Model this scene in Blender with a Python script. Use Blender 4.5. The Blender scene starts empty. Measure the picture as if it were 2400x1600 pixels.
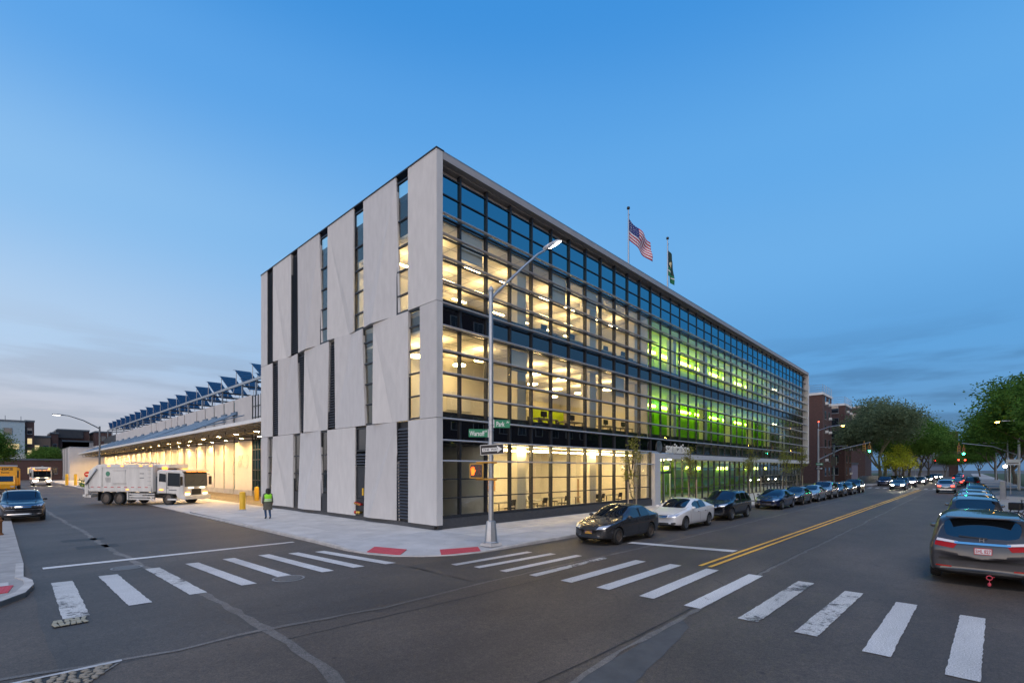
import bpy, bmesh, math, random
from mathutils import Vector, Matrix
from mathutils.bvhtree import BVHTree
random.seed(7)
R = math.radians
scn = bpy.context.scene
COL = scn.collection

# ------------------------------------------------------------------ camera
cam_d = bpy.data.cameras.new('camera')
cam = bpy.data.objects.new('camera', cam_d); COL.objects.link(cam)
cam_d.sensor_width = 36.0; cam_d.lens = 17.03; cam_d.shift_y = 0.1246
cam_d.clip_start = 0.1; cam_d.clip_end = 3000
cam.location = (-13.60, -17.46, 2.78)
cam.rotation_euler = (R(90), 0, math.atan2(-0.7287, 0.6848))
scn.camera = cam

# ------------------------------------------------------------------ sky (dusk, sun just gone on the left)
world = bpy.data.worlds.new('World'); scn.world = world; world.use_nodes = True
wn = world.node_tree; wn.nodes.clear()
def wN(t, **k):
    n = wn.nodes.new(t)
    for a, b in k.items(): setattr(n, a, b)
    return n
def wL(a, b): wn.links.new(a, b)
SUN_AZ = (-0.97, 0.24)          # direction of the afterglow, world XY
w_out = wN('ShaderNodeOutputWorld'); w_bg = wN('ShaderNodeBackground'); wL(w_bg.outputs[0], w_out.inputs[0])
w_tc = wN('ShaderNodeTexCoord')
w_sky = wN('ShaderNodeTexSky', sky_type='NISHITA', sun_disc=False)
w_sky.sun_elevation = R(2.0); w_sky.sun_rotation = math.atan2(SUN_AZ[0], SUN_AZ[1]); w_sky.altitude = 20
w_sky.air_density = 1.0; w_sky.dust_density = 0.6; w_sky.ozone_density = 4.0
w_sep = wN('ShaderNodeSeparateXYZ'); wL(w_tc.outputs['Generated'], w_sep.inputs[0])
def ramp(stops, src):
    r = wN('ShaderNodeValToRGB'); r.color_ramp.interpolation = 'EASE'
    e = r.color_ramp.elements
    e[0].position, e[0].color = stops[0][0], (*stops[0][1], 1)
    e[1].position, e[1].color = stops[-1][0], (*stops[-1][1], 1)
    for p, c in stops[1:-1]:
        x = e.new(p); x.color = (*c, 1)
    wL(src, r.inputs[0]); return r.outputs[0]
# elevation ramps: towards the afterglow, and away from it
west = ramp([(0, (.66, .55, .55)), (.07, (.62, .60, .66)), (.2, (.50, .66, .86)), (.40, (.28, .54, .87)), (.58, (.115, .38, .82)), (.70, (.052, .29, .73)), (1, (.03, .18, .55))], w_sep.outputs[2])
east = ramp([(0, (.12, .28, .52)), (.10, (.12, .31, .60)), (.2, (.115, .345, .68)), (.36, (.15, .42, .79)), (.5, (.12, .395, .80)), (.70, (.052, .29, .73)), (1, (.03, .18, .55))], w_sep.outputs[2])
w_dot = wN('ShaderNodeVectorMath', operation='DOT_PRODUCT'); wL(w_tc.outputs['Generated'], w_dot.inputs[0]); w_dot.inputs[1].default_value = (SUN_AZ[0], SUN_AZ[1], 0)
w_mr = wN('ShaderNodeMapRange', interpolation_type='SMOOTHSTEP'); wL(w_dot.outputs['Value'], w_mr.inputs[0])
w_mr.inputs[1].default_value = -0.95; w_mr.inputs[2].default_value = 0.45
w_mix = wN('ShaderNodeMix', data_type='RGBA'); wL(w_mr.outputs[0], w_mix.inputs[0]); wL(east, w_mix.inputs[6]); wL(west, w_mix.inputs[7])
# thin cloud streaks near the horizon
w_div = wN('ShaderNodeVectorMath', operation='MULTIPLY'); wL(w_tc.outputs['Generated'], w_div.inputs[0]); w_div.inputs[1].default_value = (2.0, 2.0, 15.0)
w_no = wN('ShaderNodeTexNoise'); wL(w_div.outputs[0], w_no.inputs['Vector']); w_no.inputs['Scale'].default_value = 1.6; w_no.inputs['Detail'].default_value = 6; w_no.inputs['Roughness'].default_value = .55
w_cr = wN('ShaderNodeMapRange', interpolation_type='SMOOTHSTEP'); wL(w_no.outputs[0], w_cr.inputs[0]); w_cr.inputs[1].default_value = .42; w_cr.inputs[2].default_value = .60
w_ce = wN('ShaderNodeMapRange', interpolation_type='SMOOTHSTEP'); wL(w_sep.outputs[2], w_ce.inputs[0]); w_ce.inputs[1].default_value = .27; w_ce.inputs[2].default_value = .12
w_cm = wN('ShaderNodeMath', operation='MULTIPLY'); wL(w_cr.outputs[0], w_cm.inputs[0]); wL(w_ce.outputs[0], w_cm.inputs[1])
w_ck = wN('ShaderNodeMath', operation='MULTIPLY'); wL(w_cm.outputs[0], w_ck.inputs[0]); w_ck.inputs[1].default_value = .6
w_cc = wN('ShaderNodeMix', data_type='RGBA'); wL(w_mr.outputs[0], w_cc.inputs[0]); w_cc.inputs[6].default_value = (.055, .135, .28, 1); w_cc.inputs[7].default_value = (.40, .45, .55, 1)
w_mx2 = wN('ShaderNodeMix', data_type='RGBA'); wL(w_ck.outputs[0], w_mx2.inputs[0]); wL(w_mix.outputs[2], w_mx2.inputs[6]); wL(w_cc.outputs[2], w_mx2.inputs[7])
# physical sky added under the tuned dusk colours
w_sc = wN('ShaderNodeVectorMath', operation='SCALE'); wL(w_sky.outputs[0], w_sc.inputs[0]); w_sc.inputs['Scale'].default_value = 0.05
w_add = wN('ShaderNodeVectorMath', operation='ADD'); wL(w_mx2.outputs[2], w_add.inputs[0]); wL(w_sc.outputs[0], w_add.inputs[1])
# afterglow round the place where the sun went down
w_dg = wN('ShaderNodeVectorMath', operation='DOT_PRODUCT'); wL(w_tc.outputs['Generated'], w_dg.inputs[0]); w_dg.inputs[1].default_value = (-.90, -.43, 0)
w_gp = wN('ShaderNodeMapRange', interpolation_type='SMOOTHSTEP'); wL(w_dg.outputs['Value'], w_gp.inputs[0]); w_gp.inputs[1].default_value = .10; w_gp.inputs[2].default_value = 1.0
w_ge = wN('ShaderNodeMapRange', interpolation_type='SMOOTHSTEP'); wL(w_sep.outputs[2], w_ge.inputs[0]); w_ge.inputs[1].default_value = .60; w_ge.inputs[2].default_value = .0
w_gm = wN('ShaderNodeMath', operation='MULTIPLY'); wL(w_gp.outputs[0], w_gm.inputs[0]); wL(w_ge.outputs[0], w_gm.inputs[1])
w_gs = wN('ShaderNodeVectorMath', operation='SCALE'); w_gs.inputs[0].default_value = (2.9, 2.3, 1.9); wL(w_gm.outputs[0], w_gs.inputs['Scale'])
w_ad2 = wN('ShaderNodeVectorMath', operation='ADD'); wL(w_add.outputs[0], w_ad2.inputs[0]); wL(w_gs.outputs[0], w_ad2.inputs[1])
wL(w_ad2.outputs[0], w_bg.inputs[0]); w_bg.inputs[1].default_value = 0.95

# the afterglow as one very soft sun
sun_d = bpy.data.lights.new('sun', 'SUN'); sun = bpy.data.objects.new('sun', sun_d); COL.objects.link(sun)
sun_d.energy = 1.5; sun_d.angle = R(25); sun_d.color = (1.0, .89, .79)
sun.rotation_euler = Vector((.20, .28, -.94)).to_track_quat('-Z', 'Y').to_euler()

scn.view_settings.view_transform = 'Standard'; scn.view_settings.look = 'None'
scn.view_settings.exposure = 0.0; scn.view_settings.gamma = 1.0; scn.view_settings.use_curve_mapping = False
scn.render.engine = 'CYCLES'
cy = scn.cycles
cy.use_denoising = True; cy.max_bounces = 7; cy.diffuse_bounces = 3; cy.glossy_bounces = 4; cy.transmission_bounces = 4
cy.transparent_max_bounces = 14; cy.sample_clamp_indirect = 3.0; cy.sample_clamp_direct = 0; cy.caustics_reflective = False; cy.caustics_refractive = False
cy.use_adaptive_sampling = True; cy.adaptive_threshold = 0.015

# ------------------------------------------------------------------ helpers
def link(o, parent=None):
    COL.objects.link(o)
    if parent is not None: o.parent = parent
    return o
def tag(o, label=None, cat=None, group=None, kind=None):
    if label: o['label'] = label
    if cat: o['category'] = cat
    if group: o['group'] = group
    if kind: o['kind'] = kind
    return o
def empty(name, loc=(0, 0, 0), rz=0, label=None, cat=None, group=None, kind=None):
    o = bpy.data.objects.new(name, None); o.location = loc; o.rotation_euler = (0, 0, rz); o.empty_display_size = .2
    link(o); return tag(o, label, cat, group, kind)
def inst(src, name, loc, parent=None, rot=None, scale=None, mat=None):
    """another object sharing src's mesh"""
    o = bpy.data.objects.new(name, src.data); o.location = loc
    if rot: o.rotation_euler = rot
    if scale: o.scale = scale
    link(o, parent)
    if mat is not None:
        o.material_slots[0].link = 'OBJECT'; o.material_slots[0].material = mat
    return o
class MB:
    def __init__(s): s.v = []; s.f = []; s.m = []; s.cm = 0
    def mi(s, i): s.cm = i; return s
    def add(s, vs, fs):
        b = len(s.v); s.v += [tuple(p) for p in vs]
        for f in fs: s.f.append([b + i for i in f]); s.m.append(s.cm)
        return s
    def box(s, x0, x1, y0, y1, z0, z1):
        return s.add([(x0, y0, z0), (x1, y0, z0), (x1, y1, z0), (x0, y1, z0), (x0, y0, z1), (x1, y0, z1), (x1, y1, z1), (x0, y1, z1)],
                     [(3, 2, 1, 0), (4, 5, 6, 7), (0, 1, 5, 4), (1, 2, 6, 5), (2, 3, 7, 6), (3, 0, 4, 7)])
    def hexa(s, p8):
        return s.add(p8, [(3, 2, 1, 0), (4, 5, 6, 7), (0, 1, 5, 4), (1, 2, 6, 5), (2, 3, 7, 6), (3, 0, 4, 7)])
    def quad(s, a, b, c, d): return s.add([a, b, c, d], [(0, 1, 2, 3)])
    def poly(s, pts): return s.add(pts, [tuple(range(len(pts)))])
    def prism(s, pts, z0, z1):
        n = len(pts); v = [(x, y, z0) for x, y in pts] + [(x, y, z1) for x, y in pts]
        return s.add(v, [tuple(range(n - 1, -1, -1)), tuple(range(n, 2 * n))] + [(i, (i + 1) % n, n + (i + 1) % n, n + i) for i in range(n)])
    def prism_y(s, pts, y0, y1):   # pts in xz
        n = len(pts); v = [(x, y0, z) for x, z in pts] + [(x, y1, z) for x, z in pts]
        return s.add(v, [tuple(range(n)), tuple(range(2 * n - 1, n - 1, -1))] + [((i + 1) % n, i, n + i, n + (i + 1) % n) for i in range(n)])
    def prism_x(s, pts, x0, x1):   # pts in yz
        n = len(pts); v = [(x0, y, z) for y, z in pts] + [(x1, y, z) for y, z in pts]
        return s.add(v, [tuple(range(n - 1, -1, -1)), tuple(range(n, 2 * n))] + [(i, (i + 1) % n, n + (i + 1) % n, n + i) for i in range(n)])
    def cyl(s, p0, p1, r0, r1=None, n=10, caps=True):
        r1 = r0 if r1 is None else r1; p0 = Vector(p0); p1 = Vector(p1); d = (p1 - p0)
        if d.length < 1e-6: return s
        q = d.to_track_quat('Z', 'Y'); b = len(s.v); vs = []
        for p, r in ((p0, r0), (p1, r1)):
            for i in range(n):
                a = 2 * math.pi * i / n; vs.append(p + q @ Vector((math.cos(a) * r, math.sin(a) * r, 0)))
        fs = [(i, (i + 1) % n, n + (i + 1) % n, n + i) for i in range(n)]
        if caps: fs += [tuple(range(n - 1, -1, -1)), tuple(range(n, 2 * n))]
        return s.add(vs, fs)
    def tube(s, pts, r, n=8):
        rr = r if isinstance(r, (list, tuple)) else [r] * len(pts)
        P = [Vector(p) for p in pts]; vs = []
        up = Vector((0, 0, 1))
        for i, p in enumerate(P):
            t = (P[min(i + 1, len(P) - 1)] - P[max(i - 1, 0)]).normalized()
            a = t.cross(up)
            if a.length < .05: a = t.cross(Vector((1, 0, 0)))
            a.normalize(); b = a.cross(t)
            for k in range(n):
                w = 2 * math.pi * k / n; vs.append(p + (a * math.cos(w) + b * math.sin(w)) * rr[i])
        m = len(P); fs = [(j * n + k, j * n + (k + 1) % n, (j + 1) * n + (k + 1) % n, (j + 1) * n + k) for j in range(m - 1) for k in range(n)]
        fs += [tuple(range(n - 1, -1, -1)), tuple(range((m - 1) * n, m * n))]
        return s.add(vs, fs)
    def lathe(s, prof, n=16, c=(0, 0, 0), axis='z', caps=True):
        vs = []
        for r, h in prof:
            for i in range(n):
                a = 2 * math.pi * i / n; x, y = r * math.cos(a), r * math.sin(a)
                p = (x, y, h) if axis == 'z' else ((x, h, y) if axis == 'y' else (h, x, y))
                vs.append((c[0] + p[0], c[1] + p[1], c[2] + p[2]))
        m = len(prof); fs = [(j * n + k, j * n + (k + 1) % n, (j + 1) * n + (k + 1) % n, (j + 1) * n + k) for j in range(m - 1) for k in range(n)]
        if caps: fs += [tuple(range(n - 1, -1, -1)), tuple(range((m - 1) * n, m * n))]
        return s.add(vs, fs)
    def mesh(s, name, mats, smooth=False, recalc=True):
        me = bpy.data.meshes.new(name); me.from_pydata(s.v, [], s.f)
        mats = mats if isinstance(mats, (list, tuple)) else [mats]
        for m in mats: me.materials.append(m)
        if len(mats) > 1: me.polygons.foreach_set('material_index', s.m)
        if recalc:
            bm = bmesh.new(); bm.from_mesh(me); bmesh.ops.recalc_face_normals(bm, faces=bm.faces); bm.to_mesh(me); bm.free()
        if smooth:
            me.polygons.foreach_set('use_smooth', [True] * len(me.polygons))
            if smooth is not True: me.set_sharp_from_angle(angle=R(smooth))
        me.update(); return me
    def build(s, name, mats, parent=None, smooth=False, loc=None, bevel=0, recalc=True):
        o = bpy.data.objects.new(name, s.mesh(name, mats, smooth, recalc))
        if loc: o.location = loc
        link(o, parent)
        if bevel:
            m = o.modifiers.new('b', 'BEVEL'); m.width = bevel; m.segments = 2; m.limit_method = 'ANGLE'; m.angle_limit = R(40)
        return o
def boxo(name, x0, x1, y0, y1, z0, z1, mat, parent=None, bevel=0):
    return MB().box(x0, x1, y0, y1, z0, z1).build(name, mat, parent, bevel=bevel)
def text(name, s, size, mat, parent=None, loc=(0, 0, 0), rot=(0, 0, 0), extrude=.003, bold=0, align='CENTER', sx=1.0, space=1.0):
    c = bpy.data.curves.new(name, 'FONT'); c.body = s; c.size = size; c.extrude = extrude; c.offset = bold
    c.align_x = align; c.align_y = 'CENTER'; c.space_character = space; c.resolution_u = 3; c.materials.append(mat)
    tmp = bpy.data.objects.new('tmp_text', c); COL.objects.link(tmp)
    me = bpy.data.meshes.new_from_object(tmp.evaluated_get(bpy.context.evaluated_depsgraph_get())); bpy.data.objects.remove(tmp)
    o = bpy.data.objects.new(name, me); o.location = loc; o.rotation_euler = rot; o.scale = (sx, 1, 1)
    return link(o, parent)

# ------------------------------------------------------------------ materials
def mat(name, col, rough=.6, metal=0, var=.0, vscale=3.0, bump=0, bscale=40, emit=None, estr=0, spec=.5, coat=0, streak=None, alpha=None):
    m = bpy.data.materials.new(name); m.use_nodes = True; nt = m.node_tree; p = nt.nodes['Principled BSDF']
    p.inputs['Base Color'].default_value = (*col, 1); p.inputs['Roughness'].default_value = rough; p.inputs['Metallic'].default_value = metal
    p.inputs['Specular IOR Level'].default_value = spec
    if coat: p.inputs['Coat Weight'].default_value = coat; p.inputs['Coat Roughness'].default_value = .04
    if emit: p.inputs['Emission Color'].default_value = (*emit, 1); p.inputs['Emission Strength'].default_value = estr
    tc = nt.nodes.new('ShaderNodeTexCoord')
    if var:
        mp = nt.nodes.new('ShaderNodeMapping'); nt.links.new(tc.outputs['Object'], mp.inputs[0])
        if streak: mp.inputs['Scale'].default_value = streak
        n = nt.nodes.new('ShaderNodeTexNoise'); n.inputs['Scale'].default_value = vscale; n.inputs['Detail'].default_value = 6; n.inputs['Roughness'].default_value = .6
        nt.links.new(mp.outputs[0], n.inputs['Vector'])
        mr = nt.nodes.new('ShaderNodeMapRange'); nt.links.new(n.outputs[0], mr.inputs[0]); mr.inputs[1].default_value = .25; mr.inputs[2].default_value = .75
        mr.inputs[3].default_value = 1 - var; mr.inputs[4].default_value = 1 + var
        mx = nt.nodes.new('ShaderNodeVectorMath'); mx.operation = 'SCALE'; mx.inputs[0].default_value = col; nt.links.new(mr.outputs[0], mx.inputs['Scale'])
        nt.links.new(mx.outputs[0], p.inputs['Base Color'])
    if bump:
        n2 = nt.nodes.new('ShaderNodeTexNoise'); n2.inputs['Scale'].default_value = bscale; n2.inputs['Detail'].default_value = 4
        nt.links.new(tc.outputs['Object'], n2.inputs['Vector'])
        b = nt.nodes.new('ShaderNodeBump'); b.inputs['Strength'].default_value = bump; b.inputs['Distance'].default_value = .01
        nt.links.new(n2.outputs[0], b.inputs['Height']); nt.links.new(b.outputs[0], p.inputs['Normal'])
    return m
def spots(m, scale=2.2, r=.05, dark=.6):
    """gum and drip spots on a pavement material"""
    nt = m.node_tree; p = nt.nodes['Principled BSDF']; L = nt.links; src = p.inputs['Base Color'].links[0].from_socket; tc = [n for n in nt.nodes if n.type == 'TEX_COORD'][0]
    for sc, rr, dk in ((scale, r, dark), (scale * 3.1, r * 1.2, .8)):
        v = nt.nodes.new('ShaderNodeTexVoronoi'); v.inputs['Scale'].default_value = sc; L.new(tc.outputs['Object'], v.inputs['Vector'])
        q = nt.nodes.new('ShaderNodeMapRange'); L.new(v.outputs['Distance'], q.inputs[0]); q.inputs[1].default_value = rr; q.inputs[2].default_value = rr * 2; q.inputs[3].default_value = dk; q.inputs[4].default_value = 1
        s = nt.nodes.new('ShaderNodeVectorMath'); s.operation = 'SCALE'; L.new(src, s.inputs[0]); L.new(q.outputs[0], s.inputs['Scale']); src = s.outputs[0]
    L.new(src, p.inputs['Base Color']); return m
def emat(name, col, s):
    m = bpy.data.materials.new(name); m.use_nodes = True; nt = m.node_tree; nt.nodes.clear()
    o = nt.nodes.new('ShaderNodeOutputMaterial'); e = nt.nodes.new('ShaderNodeEmission'); e.inputs[0].default_value = (*col, 1); e.inputs[1].default_value = s
    nt.links.new(e.outputs[0], o.inputs[0]); return m
def schlick(nt, f0):
    lw = nt.nodes.new('ShaderNodeLayerWeight'); lw.inputs[0].default_value = .5
    pw = nt.nodes.new('ShaderNodeMath'); pw.operation = 'POWER'; nt.links.new(lw.outputs['Facing'], pw.inputs[0]); pw.inputs[1].default_value = 5
    ma = nt.nodes.new('ShaderNodeMath'); ma.operation = 'MULTIPLY_ADD'; nt.links.new(pw.outputs[0], ma.inputs[0]); ma.inputs[1].default_value = 1 - f0; ma.inputs[2].default_value = f0
    return ma.outputs[0]
def glassmat(name, tint=(.86, .9, .86), f0=.10, opaque=None, wob=.0, refl=(1, 1, 1)):
    m = bpy.data.materials.new(name); m.use_nodes = True; nt = m.node_tree; nt.nodes.clear()
    o = nt.nodes.new('ShaderNodeOutputMaterial'); mx = nt.nodes.new('ShaderNodeMixShader')
    if opaque is None:
        t = nt.nodes.new('ShaderNodeBsdfTransparent'); t.inputs[0].default_value = (*tint, 1)
    else:
        t = nt.nodes.new('ShaderNodeBsdfDiffuse'); t.inputs[0].default_value = (*opaque, 1)
    g = nt.nodes.new('ShaderNodeBsdfGlossy'); g.inputs['Roughness'].default_value = .012; g.inputs[0].default_value = (*refl, 1)
    if wob:
        tc = nt.nodes.new('ShaderNodeTexCoord'); n = nt.nodes.new('ShaderNodeTexNoise'); n.inputs['Scale'].default_value = .9; n.inputs['Detail'].default_value = 1
        nt.links.new(tc.outputs['Object'], n.inputs['Vector']); b = nt.nodes.new('ShaderNodeBump'); b.inputs['Strength'].default_value = wob; b.inputs['Distance'].default_value = .05
        nt.links.new(n.outputs[0], b.inputs['Height']); nt.links.new(b.outputs[0], g.inputs['Normal'])
    nt.links.new(schlick(nt, f0), mx.inputs[0]); nt.links.new(t.outputs[0], mx.inputs[1]); nt.links.new(g.outputs[0], mx.inputs[2])
    nt.links.new(mx.outputs[0], o.inputs[0]); return m
def asphaltmat(name, col, var=.25, paint=None, wear=None, warm=None):
    """aggregate speckle, large stains; with paint: worn road paint over it"""
    m = mat(name, col, .62, var=var, vscale=.45, bump=.55, bscale=70); nt = m.node_tree; p = nt.nodes['Principled BSDF']; L = nt.links
    base = p.inputs['Base Color'].links[0].from_socket
    tc = [n for n in nt.nodes if n.type == 'TEX_COORD'][0]
    n1 = nt.nodes.new('ShaderNodeTexNoise'); n1.inputs['Scale'].default_value = 55; n1.inputs['Detail'].default_value = 3; L.new(tc.outputs['Object'], n1.inputs['Vector'])
    r1 = nt.nodes.new('ShaderNodeMapRange'); L.new(n1.outputs[0], r1.inputs[0]); r1.inputs[1].default_value = .3; r1.inputs[2].default_value = .7; r1.inputs[3].default_value = .55; r1.inputs[4].default_value = 1.45
    sc = nt.nodes.new('ShaderNodeVectorMath'); sc.operation = 'SCALE'; L.new(base, sc.inputs[0]); L.new(r1.outputs[0], sc.inputs['Scale'])
    out = sc.outputs[0]
    n7 = nt.nodes.new('ShaderNodeTexNoise'); n7.inputs['Scale'].default_value = 13; n7.inputs['Detail'].default_value = 4; n7.inputs['Roughness'].default_value = .8; L.new(tc.outputs['Object'], n7.inputs['Vector'])
    r7 = nt.nodes.new('ShaderNodeMapRange'); L.new(n7.outputs[0], r7.inputs[0]); r7.inputs[1].default_value = .33; r7.inputs[2].default_value = .67; r7.inputs[3].default_value = .72; r7.inputs[4].default_value = 1.3
    s7 = nt.nodes.new('ShaderNodeVectorMath'); s7.operation = 'SCALE'; L.new(out, s7.inputs[0]); L.new(r7.outputs[0], s7.inputs['Scale']); out = s7.outputs[0]
    # pale stones
    vo = nt.nodes.new('ShaderNodeTexVoronoi'); vo.inputs['Scale'].default_value = 24; L.new(tc.outputs['Object'], vo.inputs['Vector'])
    rv = nt.nodes.new('ShaderNodeMapRange'); L.new(vo.outputs['Distance'], rv.inputs[0]); rv.inputs[1].default_value = .12; rv.inputs[2].default_value = .04
    mv = nt.nodes.new('ShaderNodeMix'); mv.data_type = 'RGBA'; L.new(out, mv.inputs[6]); mv.inputs[7].default_value = (col[0] * 2.2, col[1] * 2.2, col[2] * 2.2, 1)
    L.new(rv.outputs[0], mv.inputs[0]); out = mv.outputs[2]
    n3 = nt.nodes.new('ShaderNodeTexNoise'); n3.inputs['Scale'].default_value = .16; n3.inputs['Detail'].default_value = 7; n3.inputs['Roughness'].default_value = .65; m3 = nt.nodes.new('ShaderNodeMapping'); m3.inputs['Scale'].default_value = (.5, 1.6, 1); L.new(tc.outputs['Object'], m3.inputs[0]); L.new(m3.outputs[0], n3.inputs['Vector'])
    r3 = nt.nodes.new('ShaderNodeMapRange'); L.new(n3.outputs[0], r3.inputs[0]); r3.inputs[1].default_value = .32; r3.inputs[2].default_value = .68; r3.inputs[3].default_value = .66; r3.inputs[4].default_value = 1.3
    s3 = nt.nodes.new('ShaderNodeVectorMath'); s3.operation = 'SCALE'; L.new(out, s3.inputs[0]); L.new(r3.outputs[0], s3.inputs['Scale']); out = s3.outputs[0]
    v4 = nt.nodes.new('ShaderNodeTexVoronoi'); v4.inputs['Scale'].default_value = 1.3; L.new(tc.outputs['Object'], v4.inputs['Vector'])
    r4 = nt.nodes.new('ShaderNodeMapRange'); L.new(v4.outputs['Distance'], r4.inputs[0]); r4.inputs[1].default_value = .03; r4.inputs[2].default_value = .07; r4.inputs[3].default_value = .45; r4.inputs[4].default_value = 1.0
    s4 = nt.nodes.new('ShaderNodeVectorMath'); s4.operation = 'SCALE'; L.new(out, s4.inputs[0]); L.new(r4.outputs[0], s4.inputs['Scale']); out = s4.outputs[0]
    # fine crack network, only in places
    wn_ = nt.nodes.new('ShaderNodeTexNoise'); wn_.inputs['Scale'].default_value = 1.2; wn_.inputs['Detail'].default_value = 4; L.new(tc.outputs['Object'], wn_.inputs['Vector'])
    wa = nt.nodes.new('ShaderNodeVectorMath'); wa.operation = 'MULTIPLY_ADD'; L.new(wn_.outputs['Color'], wa.inputs[0]); wa.inputs[1].default_value = (.9, .9, 0); L.new(tc.outputs['Object'], wa.inputs[2])
    v5 = nt.nodes.new('ShaderNodeTexVoronoi'); v5.feature = 'DISTANCE_TO_EDGE'; v5.inputs['Scale'].default_value = .33; L.new(wa.outputs[0], v5.inputs['Vector'])
    r5 = nt.nodes.new('ShaderNodeMapRange'); L.new(v5.outputs['Distance'], r5.inputs[0]); r5.inputs[1].default_value = .002; r5.inputs[2].default_value = .007; r5.inputs[3].default_value = 1; r5.inputs[4].default_value = 0
    r6 = nt.nodes.new('ShaderNodeMapRange'); L.new(n3.outputs[0], r6.inputs[0]); r6.inputs[1].default_value = .47; r6.inputs[2].default_value = .6; r6.inputs[3].default_value = 0; r6.inputs[4].default_value = .6
    m5 = nt.nodes.new('ShaderNodeMath'); m5.operation = 'MULTIPLY'; L.new(r5.outputs[0], m5.inputs[0]); L.new(r6.outputs[0], m5.inputs[1])
    x5 = nt.nodes.new('ShaderNodeMix'); x5.data_type = 'RGBA'; L.new(m5.outputs[0], x5.inputs[0]); L.new(out, x5.inputs[6]); x5.inputs[7].default_value = (.015, .014, .013, 1); out = x5.outputs[2]
    if paint:
        n2 = nt.nodes.new('ShaderNodeTexNoise'); n2.inputs['Scale'].default_value = 9; n2.inputs['Detail'].default_value = 10; n2.inputs['Roughness'].default_value = .72; L.new(tc.outputs['Object'], n2.inputs['Vector'])
        n6 = nt.nodes.new('ShaderNodeTexNoise'); n6.inputs['Scale'].default_value = 1.4; n6.inputs['Detail'].default_value = 3; L.new(tc.outputs['Object'], n6.inputs['Vector'])
        mm = nt.nodes.new('ShaderNodeMix'); mm.inputs[0].default_value = .42; L.new(n2.outputs[0], mm.inputs[2]); L.new(n6.outputs[0], mm.inputs[3])
        r2 = nt.nodes.new('ShaderNodeMapRange'); L.new(mm.outputs[0], r2.inputs[0]); r2.inputs[1].default_value = wear; r2.inputs[2].default_value = wear + .09
        mp = nt.nodes.new('ShaderNodeMix'); mp.data_type = 'RGBA'; L.new(r2.outputs[0], mp.inputs[0]); L.new(out, mp.inputs[6])
        s2 = nt.nodes.new('ShaderNodeVectorMath'); s2.operation = 'SCALE'; s2.inputs[0].default_value = paint; g2 = nt.nodes.new('ShaderNodeMath'); g2.operation = 'MULTIPLY'; L.new(r1.outputs[0], g2.inputs[0]); L.new(r3.outputs[0], g2.inputs[1]); L.new(g2.outputs[0], s2.inputs['Scale'])
        L.new(s2.outputs[0], mp.inputs[7]); out = mp.outputs[2]
    L.new(out, p.inputs['Base Color']); return m

M = {}
M['asphalt'] = asphaltmat('asphalt', (.077, .060, .047))
M['asphalt_new'] = asphaltmat('asphalt_new', (.060, .052, .046), .2)
M['seam'] = asphaltmat('crack_seal', (.135, .122, .11), .3)
M['seam_dark'] = asphaltmat('crack', (.022, .021, .02), .3)
M['paint'] = asphaltmat('road_paint', (.06, .057, .055), .2, (.52, .51, .50), .30)
M['paint_worst'] = asphaltmat('road_paint_gone', (.075, .068, .06), .2, (.52, .51, .49), .435)
M['paint_worn'] = asphaltmat('road_paint_worn', (.055, .052, .05), .2, (.52, .51, .49), .40)
M['paint_yellow'] = asphaltmat('road_paint_yellow', (.06, .055, .05), .2, (.75, .40, .05), .28)
M['walk'] = mat('sidewalk_concrete', (.50, .50, .51), .85, var=.14, vscale=1.1, bump=.25, bscale=60)
M['walk_b'] = mat('sidewalk_concrete_old', (.30, .29, .28), .88, var=.22, vscale=1.6, bump=.3, bscale=50)
M['joint'] = mat('pavement_joint', (.24, .24, .24), .9)
M['kerb'] = mat('kerb_concrete', (.42, .40, .38), .85, var=.3, vscale=2.0, bump=.4, bscale=30)
M['tactile'] = mat('tactile_red', (.46, .055, .075), .7, var=.15, vscale=5)
M['panel'] = mat('precast_concrete', (.57, .55, .525), .8, var=.075, vscale=1.3, bump=.25, bscale=45, streak=(2, 2, .7))
M['panel_side'] = M['panel']
M['coping'] = mat('dark_coping', (.03, .033, .04), .45, .3)
M['frame'] = mat('window_frame', (.045, .05, .058), .42, .5)
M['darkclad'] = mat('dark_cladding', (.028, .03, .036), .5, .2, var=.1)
M['plinth'] = mat('dark_granite', (.06, .062, .068), .55, var=.2, vscale=6, bump=.1)
M['louver'] = mat('louvre_metal', (.09, .10, .12), .45, .4)
M['alu'] = mat('aluminium', (.42, .44, .47), .36, .85)
M['fin'] = mat('anodised_fin', (.52, .53, .55), .45, .45)
M['glass'] = glassmat('facade_glass', (.97, .97, .93), .055, wob=.02)
M['spandrel'] = glassmat('spandrel_glass', f0=.11, opaque=(.006, .008, .012), wob=.03)
M['glass_top'] = glassmat('shadow_box_glass', f0=.34, opaque=(.003, .006, .014), wob=.02, refl=(.28, .80, 1))
M['wall_in'] = mat('interior_wall', (.80, .75, .62), .8)
M['wall_white'] = mat('interior_white', (.86, .83, .74), .8)
M['ceil'] = mat('ceiling_tile', (.82, .77, .66), .85)
M['gridbar'] = mat('ceiling_bar', (.45, .43, .38), .7)
M['floor_in'] = mat('interior_floor', (.42, .38, .32), .5, var=.1)
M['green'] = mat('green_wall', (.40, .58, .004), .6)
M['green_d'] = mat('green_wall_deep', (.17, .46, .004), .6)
M['lamp_warm'] = emat('ceiling_lamp', (1, .71, .33), 50)
M['lamp_white'] = emat('ceiling_lamp_white', (1, .80, .48), 36)
M['lamp_top'] = emat('ceiling_lamp_fill', (1, .71, .33), 40)
M['lamp_mid'] = emat('pendant_lamp', (1, .71, .33), 30)
M['lamp_entry'] = emat('entrance_hall_lamp', (1, .88, .55), 95)
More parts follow.
